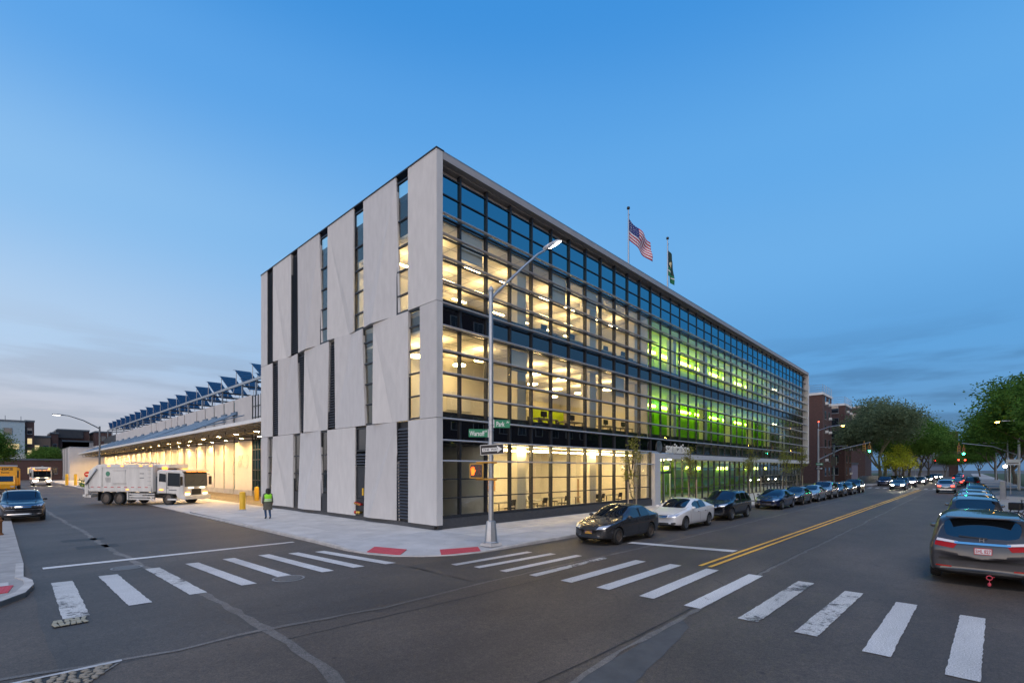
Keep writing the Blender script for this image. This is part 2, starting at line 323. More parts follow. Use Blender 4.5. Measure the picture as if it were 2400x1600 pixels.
M['ceil_green'] = mat('ceiling_green', (.55, .78, .22), .8)
M['fascia'] = mat('fascia_grey', (.34, .325, .32), .6, var=.08, vscale=1.5)
M['strip'] = emat('light_strip', (.95, 1, .20), 15)
M['frame_white'] = mat('pale_precast_frame', (.62, .60, .58), .7, var=.07, vscale=1.5)
M['letter'] = mat('letter_metal', (.86, .84, .76), .5, 0)
M['letter_side'] = mat('letter_dark', (.08, .085, .09), .4, .6)
M['steel'] = mat('galvanised_steel', (.38, .40, .42), .42, .75, var=.12, vscale=8)
M['steel_d'] = mat('painted_steel_dark', (.10, .12, .14), .45, .5)
M['bluesteel'] = mat('bluegrey_steel', (.085, .15, .23), .45, .3)
M['black'] = mat('black_plastic', (.012, .012, .013), .5)
M['rubber'] = mat('tyre_rubber', (.014, .014, .014), .8, bump=.2, bscale=60)
M['chrome'] = mat('chrome', (.75, .76, .78), .12, 1.0)
M['rim'] = mat('alloy_rim', (.42, .43, .45), .28, .9)
M['rim_d'] = mat('steel_wheel_dusty', (.12, .10, .085), .55, .4)
M['carglass'] = glassmat('car_glass', f0=.13, opaque=(.006, .008, .011), refl=(.85, .95, 1))
M['lens'] = mat('headlamp_lens', (.55, .58, .62), .08, .35, coat=1)
M['red_lens'] = mat('tail_lens', (.36, .004, .004), .25, spec=.3)
M['yellow'] = mat('bollard_yellow', (.72, .42, .02), .5, var=.1)
M['white_paint'] = mat('white_paint', (.74, .73, .70), .4, var=.06, vscale=2)
M['concrete'] = mat('grey_concrete', (.36, .36, .37), .85, var=.2, vscale=.8)
# ================================================================== ground, road, pavements
ROAD = -0.12
road = MB().quad((-900, -900, ROAD), (1500, -900, ROAD), (1500, 1500, ROAD), (-900, 1500, ROAD)).build('road', M['asphalt'])
tag(road, kind='structure')
def rag(pts, step=.18, amp=.02):
    out = []
    for i, a in enumerate(pts):
        b = pts[(i + 1) % len(pts)]; L = math.dist(a, b); n = max(1, int(L / step)); nx, ny = -(b[1] - a[1]) / L, (b[0] - a[0]) / L
        for k in range(n):
            t = k / n; w = random.uniform(-amp, amp) if k else 0
            out.append((a[0] + (b[0] - a[0]) * t + nx * w, a[1] + (b[1] - a[1]) * t + ny * w))
    return out
def sheet(name, pts, z, m, parent=None, step=.18, amp=.02):
    return MB().poly([(x, y, z) for x, y in rag(pts, step, amp)]).build(name, m, parent)
def strip(name, path, w, z, m, parent, jit=.4, step=.35):
    """uneven ribbon along a path (crack sealing, trench edges)"""
    pts = []
    for a, b in zip(path[:-1], path[1:]):
        n = max(1, int(math.dist(a, b) / step))
        pts += [(a[0] + (b[0] - a[0]) * k / n, a[1] + (b[1] - a[1]) * k / n) for k in range(n)]
    pts.append(path[-1]); mb = MB(); vs = []; off = 0
    for i, p in enumerate(pts):
        q = pts[min(i + 1, len(pts) - 1)]; o = pts[max(i - 1, 0)]; dx, dy = q[0] - o[0], q[1] - o[1]; L = math.hypot(dx, dy) or 1; nx, ny = -dy / L, dx / L
        off = off * .8 + random.uniform(-1, 1) * w * .25; w1 = w * (1 + random.uniform(-jit, jit)) / 2; w2 = w * (1 + random.uniform(-jit, jit)) / 2
        vs += [(p[0] + nx * (off + w1), p[1] + ny * (off + w1), z), (p[0] + nx * (off - w2), p[1] + ny * (off - w2), z)]
    mb.add(vs, [(2 * i, 2 * i + 1, 2 * i + 3, 2 * i + 2) for i in range(len(pts) - 1)])
    return mb.build(name, m, parent)
Z1, Z2, Z3 = ROAD + .004, ROAD + .008, ROAD + .012
# resurfaced areas and seams
sheet('asphalt_patch', [(-13.0, -8.2), (-5.2, -8.45), (-5.2, 60), (-13.0, 60)], Z1 - .002, M['asphalt_new'], road, .8, .05)
sheet('asphalt_patch', [(-5.2, -8.45), (90, -8.9), (90, -5.3), (-5.2, -5.3)], Z1 - .002, M['asphalt_new'], road, .8, .05)
strip('asphalt_seam', [(-11.45, 40), (-11.2, 30), (-10.86, 11.5), (-10.72, 2.87), (-10.56, .2), (-10.3, -4.7), (-10.27, -6.9), (-10.24, -8.1), (-10.26, -9.6), (-10.45, -11.3), (-10.6, -16)], .17, Z1, M['seam'], road)
strip('asphalt_seam', [(-16, -7.7), (-13.57, -7.79), (-12.35, -8.1), (-11.6, -8.25), (-10.28, -8.2)], .10, Z2, M['seam'], road)
strip('asphalt_seam', [(-10.28, -8.2), (-8.06, -8.55), (-4.4, -8.47), (3, -8.75), (40, -8.9), (75, -9.0)], .11, Z2, M['seam'], road, .6)
strip('asphalt_seam', [(-10.2, -9.0), (-6, -9.25), (-3, -9.3)], .035, Z1, M['seam_dark'], road, .5)
strip('asphalt_seam', [(-8.6, -13.55), (-6.1, -13.42), (-1.92, -13.34), (3.93, -13.3), (14.8, -13.4), (51.8, -13.6), (90, -13.7)], .09, Z2, M['seam'], road, .6)
strip('asphalt_seam', [(-9.4, -13.2), (-6.1, -13.30), (-1.92, -13.25), (3.93, -13.2), (14.8, -13.3)], .03, Z2 - .002, M['seam_dark'], road, .5)
sheet('asphalt_patch', [(-9.8, -13.6), (-4.5, -13.42), (-4.9, -13.75), (-9.0, -14.4)], Z1, mat('asphalt_grey', (.075, .075, .075), .85, var=.25, vscale=3, bump=.4, bscale=60), road, .3, .03)
for a, b in (((-11.8, 8.6), (-10.5, 8.9)), ((-11.6, 5.9), (-10.4, 6.3))):
    sheet('asphalt_patch', [(a[0], a[1]), (b[0], a[1] - .1), (b[0], b[1] + .5), (a[0], b[1] + .5)], Z1, M['seam_dark'], road, .25, .05)
# crossing over the side street, seen on the left
for i, (xt, yt, xb, yb) in enumerate(((-12.65, -.5, -12.73, -4.75), (-11.72, -.34, -11.68, -4.5), (-10.65, -.08, -10.55, -4.4), (-9.65, -.03, -9.42, -4.3), (-8.62, 0, -8.42, -4.0), (-7.58, -.09, -7.34, -4.25), (-6.74, -.45, -6.42, -4.32), (-5.97, -.8, -5.48, -4.55))):
    m = M['paint'] if i not in (0, 2) else M['paint_worn']; w = .34 if i > 1 else .40
    sheet('crosswalk_stripe', [(xb, yb), (xb + w, yb - .04), (xt + w, yt - .04), (xt, yt)], Z3, m, road, .13, .006 if i > 2 else .012)
# crossing over the avenue
for i, (xa, ya, xb, yb) in enumerate(((-4.13, -6.01, -.82, -6.17), (-3.92, -6.8, -.53, -6.99), (-3.78, -7.74, -.2, -7.83), (-3.62, -8.72, .07, -8.7), (-3.56, -9.75, .35, -9.76), (-3.54, -10.84, .5, -10.84), (-3.55, -12.0, .56, -11.92), (-3.6, -13.07, .61, -13.07), (-3.74, -14.21, .61, -14.27), (-3.88, -15.21, .23, -15.34), (-4.17, -16.24, -.16, -16.33), (-4.44, -17.23, -.48, -17.36))):
    m = M['paint_worst'] if i == 3 else M['paint_worn'] if i in (8, 9) else M['paint']; w = .26 if i < 4 else .36
    sheet('crosswalk_stripe', [(xa, ya - w), (xb, yb - w), (xb, yb), (xa, ya)], Z3, m, road, .12, .005 if i < 8 else .009)
sheet('stop_line', [(-12.68, 2.0), (-5.5, 1.95), (-5.5, 2.2), (-12.68, 2.35)], Z3, M['paint'], road, .4, .008)
sheet('stop_line', [(4.0, -11.5), (4.5, -11.5), (3.75, -7.75), (3.3, -7.75)], Z3, M['paint'], road, .4, .008)
for y in (-11.62, -11.9):
    sheet('centre_line', [(.85, y - .06), (75, y - .95), (75, y - .83), (.85, y + .06)], Z3, M['paint_yellow'], road, .6, .006)
for i in range(14):   # far crossing
    y = -6.4 - .95 * i
    sheet('crosswalk_stripe', [(78, y - .2), (81.5, y - .2), (81.5, y + .2), (78, y + .2)], Z3, M['paint'], road)
sheet('stop_line', [(74.5, -19.0), (75, -19.0), (75, -12.8), (74.5, -12.8)], Z3, M['paint'], road)
# exposed cobbles where the asphalt has worn away
cob = mat('cobble_stone', (.24, .215, .175), .8, var=.35, vscale=9)
def cobbles(tri, n, r0, label):
    sheet('cobble_bed', tri, Z2, M['seam_dark'], road, .2, .03)
    mb = MB(); (a, b, c) = tri; k = 0; tries = 0; used = []
    proto = MB().lathe([(.001, -.01), (.055, -.01), (.05, .012), (.03, .02), (.001, .022)], 7).mesh('cobble', cob, True)
    while k < n and tries < 6000:
        tries += 1; u, v = random.random(), random.random()
        if u + v > 1: u, v = 1 - u, 1 - v
        x = a[0] + (b[0] - a[0]) * u + (c[0] - a[0]) * v; y = a[1] + (b[1] - a[1]) * u + (c[1] - a[1]) * v
        if any(abs(x - p) < .085 and abs(y - q) < .055 for p, q in used): continue
        used.append((x, y)); k += 1
        o = bpy.data.objects.new('cobble', proto); o.location = (x, y, Z2 + .004); o.scale = (r0 * random.uniform(.7, 1.15), r0 * random.uniform(.45, .7), 1); o.rotation_euler = (0, 0, random.uniform(-.4, .4)); link(o, road)
cobbles([(-12.4, -8.2), (-13.9, -8.15), (-13.2, -9.6)], 190, 1.0, '')
strip('asphalt_seam', [(-12.3, -8.13), (-14.0, -8.05)], .09, Z3, mat('cement_edge', (.42, .42, .42), .8, var=.2), road)
strip('asphalt_seam', [(-12.35, -8.2), (-12.75, -8.75), (-13.2, -9.5)], .04, Z3, M['seam'], road)
sheet('cobble_bed', [(-12.9, -5.35), (-12.42, -5.35), (-12.4, -4.85), (-12.88, -4.8)], Z3 + .002, M['seam_dark'], road, .1, .01)
for i in range(6):
    for j in range(2):
        o = MB().box(-.035, .035, -.11, .11, 0, .02).build('cobble', mat('pale_cobble', (.30, .28, .21), .8) if i + j == 0 else bpy.data.materials['pale_cobble'], road, bevel=.01)
        o.location = (-12.85 + i * .08 + random.uniform(-.01, .01), -5.22 + j * .25, Z3 + .003); o.rotation_euler = (0, 0, random.uniform(-.25, .25))
# manhole covers
iron = mat('cast_iron', (.10, .095, .09), .6, .5, var=.2, vscale=20)
def manhole(x, y, r, label):
    t = empty('manhole_cover', (x, y, Z2), 0, label, 'manhole')
    MB().lathe([(r, 0), (r, .006), (r - .05, .008), (r - .05, .002)], 36).build('ring', mat('iron_ring', (.25, .25, .25), .6, .3) if 'iron_ring' not in bpy.data.materials else bpy.data.materials['iron_ring'], t)
    MB().lathe([(r - .055, 0), (r - .055, .003), (.001, .003)], 36).build('lid', iron, t)
    mb = MB()
    for i in range(-6, 7):
        for j in range(-6, 7):
            px, py = i * r / 7.5, j * r / 7.5
            if math.hypot(px, py) < r - .09: mb.box(px - .02, px + .02, py - .02, py + .02, .003, .009)
    mb.build('tread', mat('iron_tread', (.2, .2, .2), .5, .5) if 'iron_tread' not in bpy.data.materials else bpy.data.materials['iron_tread'], t)
manhole(-10.98, .55, .38, 'round manhole cover beside the white stop line of the side street')
manhole(-8.3, -4.35, .40, 'round manhole cover at the end of a crossing stripe')

# ---------------- kerbs and pavements
kerb_path = [(-5.05, 150), (-5.05, 80), (-5.05, 36), (-5.05, 20), (-5.05, 8), (-5.05, 1), (-5.1, -.6), (-5.1, -1.6), (-4.95, -2.6), (-4.6, -3.55), (-3.95, -4.35), (-3.1, -4.9), (-2.1, -5.15), (-1.1, -5.22), (.5, -5.25), (10, -5.25), (40, -5.28), (75.5, -5.3)]
def ztop(i):  # dropped kerb round the corner ramps
    return {7: -.05, 8: -.085, 9: -.095, 10: -.085, 11: -.095, 12: -.085, 13: -.04}.get(i, 0.0) if i > 5 else (-.095 if i == 2 else -.085 if i == 3 else 0)
mb = MB(); n = len(kerb_path); ring = []
for i, p in enumerate(kerb_path):
    q = kerb_path[min(i + 1, n - 1)]; o = kerb_path[max(i - 1, 0)]; dx, dy = q[0] - o[0], q[1] - o[1]; L = math.hypot(dx, dy); nx, ny = -dy / L, dx / L   # left of travel = towards the lot
    z = ztop(i); vs = [(p[0], p[1], -.3), (p[0] + .015 * nx, p[1] + .015 * ny, z - .02), (p[0] + .035 * nx, p[1] + .035 * ny, z + .002), (p[0] + .17 * nx, p[1] + .17 * ny, z + .002), (p[0] + .17 * nx, p[1] + .17 * ny, -.3)]
    ring.append([(v[0], v[1], v[2]) for v in vs])
for a, b in zip(ring[:-1], ring[1:]):
    for k in range(4): mb.quad(a[k], b[k], b[k + 1], a[k + 1])
kerb = mb.build('kerb', M['kerb'], None, recalc=True); tag(kerb, kind='structure')
walk = empty('pavement', (0, 0, 0), kind='structure')
def slab_grid(xs, ys, z, m, parent, tilt=.003):
    for a, b in zip(xs[:-1], xs[1:]):
        for c, d in zip(ys[:-1], ys[1:]):
            g = .011; t = random.uniform(-tilt, tilt)
            MB().hexa([(a + g, c + g, z - .06), (b - g, c + g, z - .06), (b - g, d - g, z - .06), (a + g, d - g, z - .06), (a + g, c + g, z + t), (b - g, c + g, z), (b - g, d - g, z - t), (a + g, d - g, z)]).build('paving_slab', m, parent)
boxo('bedding', -.1, 76, -5.1, .8, -.3, -.02, M['joint'], walk)
boxo('bedding', -4.9, .7, -.05, 19.8, -.3, -.021, M['joint'], walk)
wm = [mat('sidewalk_concrete_%d' % i, c, .85, var=.2, vscale=.9, bump=.3, bscale=60) for i, c in enumerate(((.455, .445, .435), (.43, .42, .415), (.48, .465, .45)))]
for m_ in wm: spots(m_)
for j, (c, d) in enumerate(((-5.08, -3.3), (-3.3, -1.7), (-1.7, .75))):
    x = 0.0
    while x < 46:
        slab_grid([x, x + 3.05], [c, d], 0, random.choice(wm), walk); x += 3.05
slab_grid([48.8, 76], [-5.08, .75], 0, wm[0], walk)
for j, (c, d) in enumerate(((-4.88, -3.3), (-3.3, -1.7), (-1.7, .6))):
    for k in range(6): slab_grid([c, d], [k * 3.3, (k + 1) * 3.3], 0, random.choice(wm), walk)
# the corner fan sloping to the dropped kerb
mb = MB(); arc = kerb_path[5:15]; zs = [ztop(i) for i in range(5, 15)]; inner = [(-4.88 * 0 + 0, 0)]
vs = [(0, 0, 0)]; A = []
for i, (p, z) in enumerate(zip(arc, zs)):
    q = arc[min(i + 1, 9)]; o = arc[max(i - 1, 0)]; dx, dy = q[0] - o[0], q[1] - o[1]; L = math.hypot(dx, dy); A.append((p[0] - .17 * dy / L, p[1] + .17 * dx / L, z))
A[0] = (-4.88, .0, 0); A[-1] = (0, -5.08, 0); A[1] = (-4.92, -.6, 0)
for i in range(9):
    p, q = A[i], A[i + 1]; mp = [(p[0] * .62, p[1] * .62, 0), (q[0] * .62, q[1] * .62, 0)]
    mb.poly([(0, 0, 0), mp[0], mp[1]]); mb.poly([mp[0], p, q, mp[1]])
mb.build('ramp_slab', wm[1], walk)
strip('expansion_joint', [(-5.0, -.03), (.0, -.03)], .012, .004, M['joint'], walk, .2)
strip('expansion_joint', [(-.03, -5.0), (-.03, 0)], .012, .004, M['joint'], walk, .2)
# red tactile warning plates
def tactile(pts, parent, name='tactile_plate'):
    a, b, c, d = [Vector(p) for p in pts]
    t = MB().hexa([p - Vector((0, 0, .02)) for p in (a, b, c, d)] + [a, b, c, d]).build(name, M['tactile'], parent)
    mb = MB(); nx = int((b - a).length / .075); ny = int((d - a).length / .075)
    for i in range(nx):
        for j in range(ny):
            u, v = (i + .5) / nx, (j + .5) / ny; p = a * (1 - u) * (1 - v) + b * u * (1 - v) + c * u * v + d * (1 - u) * v
            mb.add([p + Vector((-.018, -.018, 0)), p + Vector((.018, -.018, 0)), p + Vector((.018, .018, 0)), p + Vector((-.018, .018, 0)), p + Vector((0, 0, .008))], [(0, 1, 4), (1, 2, 4), (2, 3, 4), (3, 0, 4)])
    o = mb.build('warning_dome', M['tactile'], t); o['kind'] = 'stuff'
tactile([(-4.86, -2.38, -.055), (-4.35, -3.62, -.075), (-3.72, -3.1, -.03), (-4.22, -1.82, -.015)], walk)
tactile([(-3.4, -4.62, -.075), (-2.0, -5.06, -.07), (-1.62, -4.5, -.03), (-2.95, -3.98, -.03)], walk)
# yard and driveway of the garage, falling towards the wall
yard = MB()
prof = [(-4.88, -.085), (-3.2, .0), (-.6, .0), (1.0, -.15), (5.6, -.95)]
for (xa, za), (xb, zb) in zip(prof[:-1], prof[1:]):
    for ya, yb in ((19.8, 27), (27, 34), (34, 41), (41, 60), (60, 148)):
        yard.quad((xa, ya + .01, za), (xb, ya + .01, zb), (xb, yb - .01, zb), (xa, yb - .01, za))
yard = yard.build('driveway', mat('driveway_concrete', (.45, .44, .42), .8, var=.15, vscale=.8, bump=.2, bscale=40)); tag(yard, kind='structure')
for x0 in (2.0,):
    k_ = MB().prism_y([(x0, -.32), (x0 + .25, -.36), (x0 + .25, -.2), (x0, -.18)], 29.0, 52).build('island_kerb', M['yellow'], yard)
# pavement of the far side of the side street (left edge of the picture)
lw = empty('left_pavement', (0, 0, 0), kind='structure')
pl = [(-13.05, 60), (-13.05, 3.0), (-13.12, .4), (-12.98, -.3), (-12.98, -.95), (-13.15, -1.9), (-13.6, -2.7), (-14.6, -3.2), (-20, -3.3), (-20, 60)]
MB().prism(pl, -.3, -.02).build('paving_slab', M['walk_b'], lw)
def offs(pl, d):
    c = (-16.5, 10); return [(x + (-d if x > -19 else 0), y + (d if y < 0 else 0)) for x, y in pl]
mb = MB(); q = pl[1:9]; qi = offs(q, .16)
for i in range(len(q) - 1):
    a, b, c, d = q[i], q[i + 1], qi[i + 1], qi[i]
    mb.quad((*a, -.3), (*b, -.3), (*b, .0), (*a, .0)); mb.quad((*a, .0), (*b, .0), (*c, .0), (*d, .0)); mb.quad((*d, .0), (*c, .0), (*c, -.05), (*d, -.05))
mb.build('kerb_stone', M['kerb'], lw)
for y in (1.5, 4.5, 7.5, 10.5, 13.5, 16.5): strip('expansion_joint', [(-19.5, y), (-13.25, y)], .02, -.016, M['joint'], lw, .4)
MB().quad((-19.9, -.05, -.012), (-13.4, -.15, -.012), (-13.4, -.65, -.012), (-19.9, -.6, -.012)).build('ramp_slab', wm[0], lw)
tactile([(-14.9, -1.75, .0), (-13.42, -1.6, .0), (-13.32, -.75, .0), (-14.9, -.75, .0)], lw)
# pavement on the far side of the avenue, and beyond the crossroads
rw = empty('right_pavement', (0, 0, 0), kind='structure')
MB().box(-5, 76, -24, -19.3, -.3, 0).build('paving_slab', M['walk_b'], rw)
MB().box(90, 400, -24, -19.3, -.3, 0).build('paving_slab', M['walk_b'], rw)
MB().box(90, 400, -5.3, -1.0, -.3, 0).build('paving_slab', M['walk_b'], rw)
lawnm = mat('lawn_green', (.035, .055, .018), .95, var=.4, vscale=2, bump=.6, bscale=30)
for x0, x1, y0, y1 in ((-5, 76, -60, -24), (90, 420, -60, -24), (90, 420, -1.0, 60)): tag(MB().box(x0, x1, y0, y1, -.3, -.01).build('lawn', lawnm), kind='structure')
for x0, x1 in ((-5, 76), (90, 400)): MB().box(x0, x1, -19.3, -19.14, -.3, .003).build('kerb_stone', M['kerb'], rw)
MB().box(90, 400, -5.46, -5.3, -.3, .003).build('kerb_stone', M['kerb'], rw)
for x in range(0, 76, 4): MB().box(x, x + .015, -24, -19.3, -.001, .002).build('expansion_joint', M['joint'], rw)
# ================================================================== furniture seen through the glass
ftop = mat('table_grey', (.30, .31, .30), .5); fchair = mat('chair_dark', (.025, .025, .03), .6); fleg = mat('chair_leg', (.10, .10, .10), .4, .6)
ch_m = dict(seat=MB().box(-.23, .23, -.23, .23, .43, .48).mesh('seat', fchair), back=MB().hexa([(-.22, .20, .62), (.22, .20, .62), (.22, .24, .62), (-.22, .24, .62), (-.2, .26, .95), (.2, .26, .95), (.2, .30, .95), (-.2, .30, .95)]).mesh('backrest', fchair), leg=MB().box(-.015, .015, -.015, .015, 0, .44).mesh('leg', fleg), post=MB().box(-.015, .015, -.015, .015, .4, .7).mesh('back_post', fleg))
def chair(x, y, z, rz, label, g):
    t = empty('chair', (x, y, z), rz, label, 'chair', g)
    link(bpy.data.objects.new('seat', ch_m['seat']), t); link(bpy.data.objects.new('backrest', ch_m['back']), t)
    for a in (-.2, .2):
        for b in (-.2, .2): o = bpy.data.objects.new('leg', ch_m['leg']); o.location = (a, b, 0); link(o, t)
        o = bpy.data.objects.new('back_post', ch_m['post']); o.location = (a, .22, 0); link(o, t)
def table(x0, x1, y, z, label, g):
    t = empty('table', ((x0 + x1) / 2, y, z), 0, label, 'table', g); w = (x1 - x0) / 2
    MB().box(-w, w, -.38, .38, .71, .75).build('tabletop', ftop, t)
    for a in (-w + .1, w - .1):
        for b in (-.32, .32): MB().box(a - .025, a + .025, b - .025, b + .025, 0, .71).build('leg', fleg, t)
G1 = 'meeting tables on the ground floor'; G2 = 'dark chairs behind the ground floor glass'; G3 = 'desks on the upper floors'; G4 = 'dark chairs behind the upper floor glass'
lb = ('first', 'second', 'third', 'fourth', 'fifth')
for k, x in enumerate((5.9, 8.6, 11.3, 14.2, 17.2)): table(x, x + 2.3, 2.3 if k != 2 else 2.9, .1, '%s grey meeting table from the corner behind the ground floor glass' % lb[k], G1)
for k, (x, y, r) in enumerate(((6.5, 1.6, 3.3), (7.5, 1.65, 2.9), (9.3, 1.55, 3.2), (10.3, 3.1, .1), (12.0, 2.0, 3.4), (12.9, 3.5, .2), (15.0, 1.6, 3.0), (16.0, 1.7, 3.3), (18.2, 1.6, 3.1))): chair(x, y, .1, r, 'dark chair behind the ground floor glass, %s counting from the corner' % ('first', 'second', 'third', 'fourth', 'fifth', 'sixth', 'seventh', 'eighth', 'ninth')[k], G2)
for z, n in ((5.13, 'second'), (10.45, 'third')):
    for k, x in enumerate((8.6, 11.4, 15.6, 18.0)): table(x, x + 1.9, 1.6, z, 'grey desk by the %s floor windows, %s from the corner' % (n, lb[k]), G3)
    for k, x in enumerate((9.2, 10.2, 12.0, 13.0, 16.2, 18.6)): chair(x, 2.2, z, .2 * (k % 3) - .2, 'dark office chair by the %s floor windows, %s counting from the corner' % (n, (lb + ('sixth',))[k]), G4)
    for k, x in enumerate((9.5, 12.4, 16.5, 18.9)):
        t = empty('monitor', (x, 1.55, z + .75), 0, 'dark computer monitor on the %s floor desk, %s from the corner' % (n, lb[k]), 'monitor', 'monitors on the upper floors'); MB().box(-.28, .28, -.02, .02, .12, .46).build('screen', M['black'], t); MB().box(-.03, .03, -.02, .02, 0, .14).build('stand', M['black'], t); MB().box(-.1, .1, -.08, .08, 0, .015).build('foot', M['black'], t)

wb_ = mat('whiteboard', (.80, .80, .78), .3); wood = mat('cabinet_wood', (.30, .20, .11), .5, var=.15); posterm = mat('notice_paper', (.55, .30, .12), .7)
def wallthing(nm, x, y, z, w, h, d, m, label, cat):
    t = empty(nm, (x, y, z), 0, label, cat); MB().box(-w / 2, w / 2, -d, 0, 0, h).build('board' if d < .1 else 'carcass', m, t)
    if d < .1: MB().box(-w / 2 - .03, w / 2 + .03, -d - .015, -d, -.03, 0).build('tray', M['alu'], t)
    else:
        for a in (-1, 1): MB().box(min(a * .01, a * (w / 2 - .02)), max(a * .01, a * (w / 2 - .02)), -d - .02, -d, .05, h - .03).build('door', m, t)
wallthing('whiteboard', 5.6, 4.99, 6.3, 1.9, 1.1, .03, wb_, 'white board on the second floor wall nearest the corner', 'whiteboard')
wallthing('notice_board', 9.0, 5.98, 1.3, 1.3, .9, .03, posterm, 'brown notice board on the ground floor back wall', 'notice board')
wallthing('whiteboard', 12.4, 5.98, 1.2, 2.2, 1.2, .03, wb_, 'white board on the ground floor back wall', 'whiteboard')
wallthing('cabinet', 18.0, 5.98, .1, 1.6, 1.9, .45, wood, 'wooden cabinet at the ground floor back wall', 'cabinet')
wallthing('cabinet', 10.4, 8.98, 5.13, 3.0, 1.5, .45, wood, 'long wooden cabinet at the second floor back wall', 'cabinet')
wallthing('cabinet', 11.0, 10.98, 10.45, 3.2, 2.0, .5, wood, 'tall wooden cabinet at the third floor back wall', 'cabinet')
blind = mat('roller_blind', (.66, .62, .52), .8)
for k, (x, z0, z1) in enumerate(((2.6, 13.1, 14.4), (9.6, 12.9, 14.4), (16.6, 8.0, 9.3), (13.05, 13.3, 14.4), (6.05, 8.2, 9.3))):
    t = empty('roller_blind', (x, .62, z1), 0, 'half drawn pale roller blind, %s of five behind the glass near the corner' % lb[k], 'blind', 'roller blinds'); MB().box(-.82, .82, -.01, .01, z0 - z1, 0).build('cloth', blind, t); MB().box(-.82, .82, -.02, .02, z0 - z1 - .04, z0 - z1).build('bottom_bar', M['alu'], t)
# ================================================================== the corner building
T = empty('office_building', (0, 0, 0), 0, 'three storey corner office with faceted concrete panels and long lit glass facade', 'building')
TOP, J1, J2, BOT = 17.28, 10.42, 5.13, .21
FAC = {  # tier: (z0, z1, edges at top, edges at bottom)  Y falls from the far end to the corner
    3: (J1, TOP, [21.17, 20.0, 18.9, 15.8, 14.75, 11.6, 10.5, 7.42, 6.38, 3.25, 2.22, 0], [21.17, 20.0, 18.5, 15.85, 14.65, 11.4, 10.25, 7.42, 6.35, 3.05, 2.2, 0]),
    2: (J2, J1, [21.17, 19.0, 17.6, 14.8, 13.7, 10.35, 9.35, 6.5, 5.38, 2.2, 1.26, 0], [21.17, 19.0, 17.95, 14.45, 13.5, 10.55, 9.55, 6.2, 5.2, 2.25, 1.26, 0]),
    1: (BOT, J2, [21.17, 19.9, 18.9, 15.45, 14.3, 11.5, 10.55, 7.25, 6.05, 3.22, 2.2, 0], [21.17, 20.0, 18.9, 15.5, 14.7, 11.4, 10.55, 7.27, 6.33, 3.12, 2.2, 0])}
FOLD = {3: [None, ('TL', .62), ('TR', .45), ('TL', .75), ('TR', .3), None], 2: [None, ('BL', .55), ('TL', .6), ('BL', .55), ('TL', .5), None], 1: [None, ('TL', .65), ('TR', .35), None, ('TR', .25), None]}
TH = .16
PANELS = [M['panel']] + [mat('precast_concrete_%d' % i, c, .8, var=.085, vscale=1.3 + .2 * i, bump=.25, bscale=45, streak=(2, 2, .6)) for i, c in enumerate(((.535, .515, .495), (.60, .575, .545), (.555, .54, .525)))]
for t, (z0, z1, et, eb) in FAC.items():
    for i in range(6):
        yl1, yr1, yl0, yr0 = et[2 * i], et[2 * i + 1], eb[2 * i], eb[2 * i + 1]
        g = .012; a, b = z0 + g, z1 - g
        fo = FOLD[t][i]; mb = MB()
        c = {'TL': Vector((0, yl1, b)), 'TR': Vector((0, yr1, b)), 'BL': Vector((0, yl0, a)), 'BR': Vector((0, yr0, a))}
        back = [Vector((TH, yl0, a)), Vector((TH, yr0, a)), Vector((TH, yr1, b)), Vector((TH, yl1, b))]
        if fo is None: loop = [c['BL'], c['BR'], c['TR'], c['TL']]; front = [loop]
        elif fo[0] == 'TL':
            c['BL'].x = -.15; k = c['BL'].lerp(c['BR'], fo[1]); k.x = .10; front = [[c['TL'], c['BL'], k], [c['TL'], k, c['BR'], c['TR']]]; loop = [c['BL'], k, c['BR'], c['TR'], c['TL']]
        elif fo[0] == 'TR':
            c['BR'].x = .13; k = c['BL'].lerp(c['BR'], fo[1]); k.x = -.15; front = [[c['TR'], c['TL'], c['BL'], k], [c['TR'], k, c['BR']]]; loop = [c['BL'], k, c['BR'], c['TR'], c['TL']]
        else:
            c['TL'].x = -.15; k = c['TL'].lerp(c['TR'], fo[1]); k.x = .10; front = [[c['BL'], c['BR'], c['TR'], k], [c['BL'], k, c['TL']]]; loop = [c['BL'], c['BR'], c['TR'], k, c['TL']]
        for f in front: mb.poly(f)
        if i == 5 and fo is None: pass
        side = [(c['BL'], c['TL'], back[3], back[0]), (c['BR'], c['TR'], back[2], back[1])]
        for s in side: mb.poly(list(s))
        mb.poly(back); mb.poly([p for p in loop if abs(p.z - a) < 1e-4] + [back[1], back[0]]); mb.poly([p for p in loop if abs(p.z - b) < 1e-4] + ([back[3], back[2]] if True else []))
        bm_o = mb.build('concrete_panel', PANELS[(t * 5 + i * 3) % 4], T)
        bm = bmesh.new(); bm.from_mesh(bm_o.data); bmesh.ops.remove_doubles(bm, verts=bm.verts, dist=1e-4); bmesh.ops.recalc_face_normals(bm, faces=bm.faces); bm.to_mesh(bm_o.data); bm.free()
# returns of the corner panels on the avenue side
for z0, z1 in ((BOT, J2), (J2, J1), (J1, TOP)):
    boxo('concrete_panel', .005, .35, -.012, .45, z0 + .013, z1 - .013, M['panel'], T)
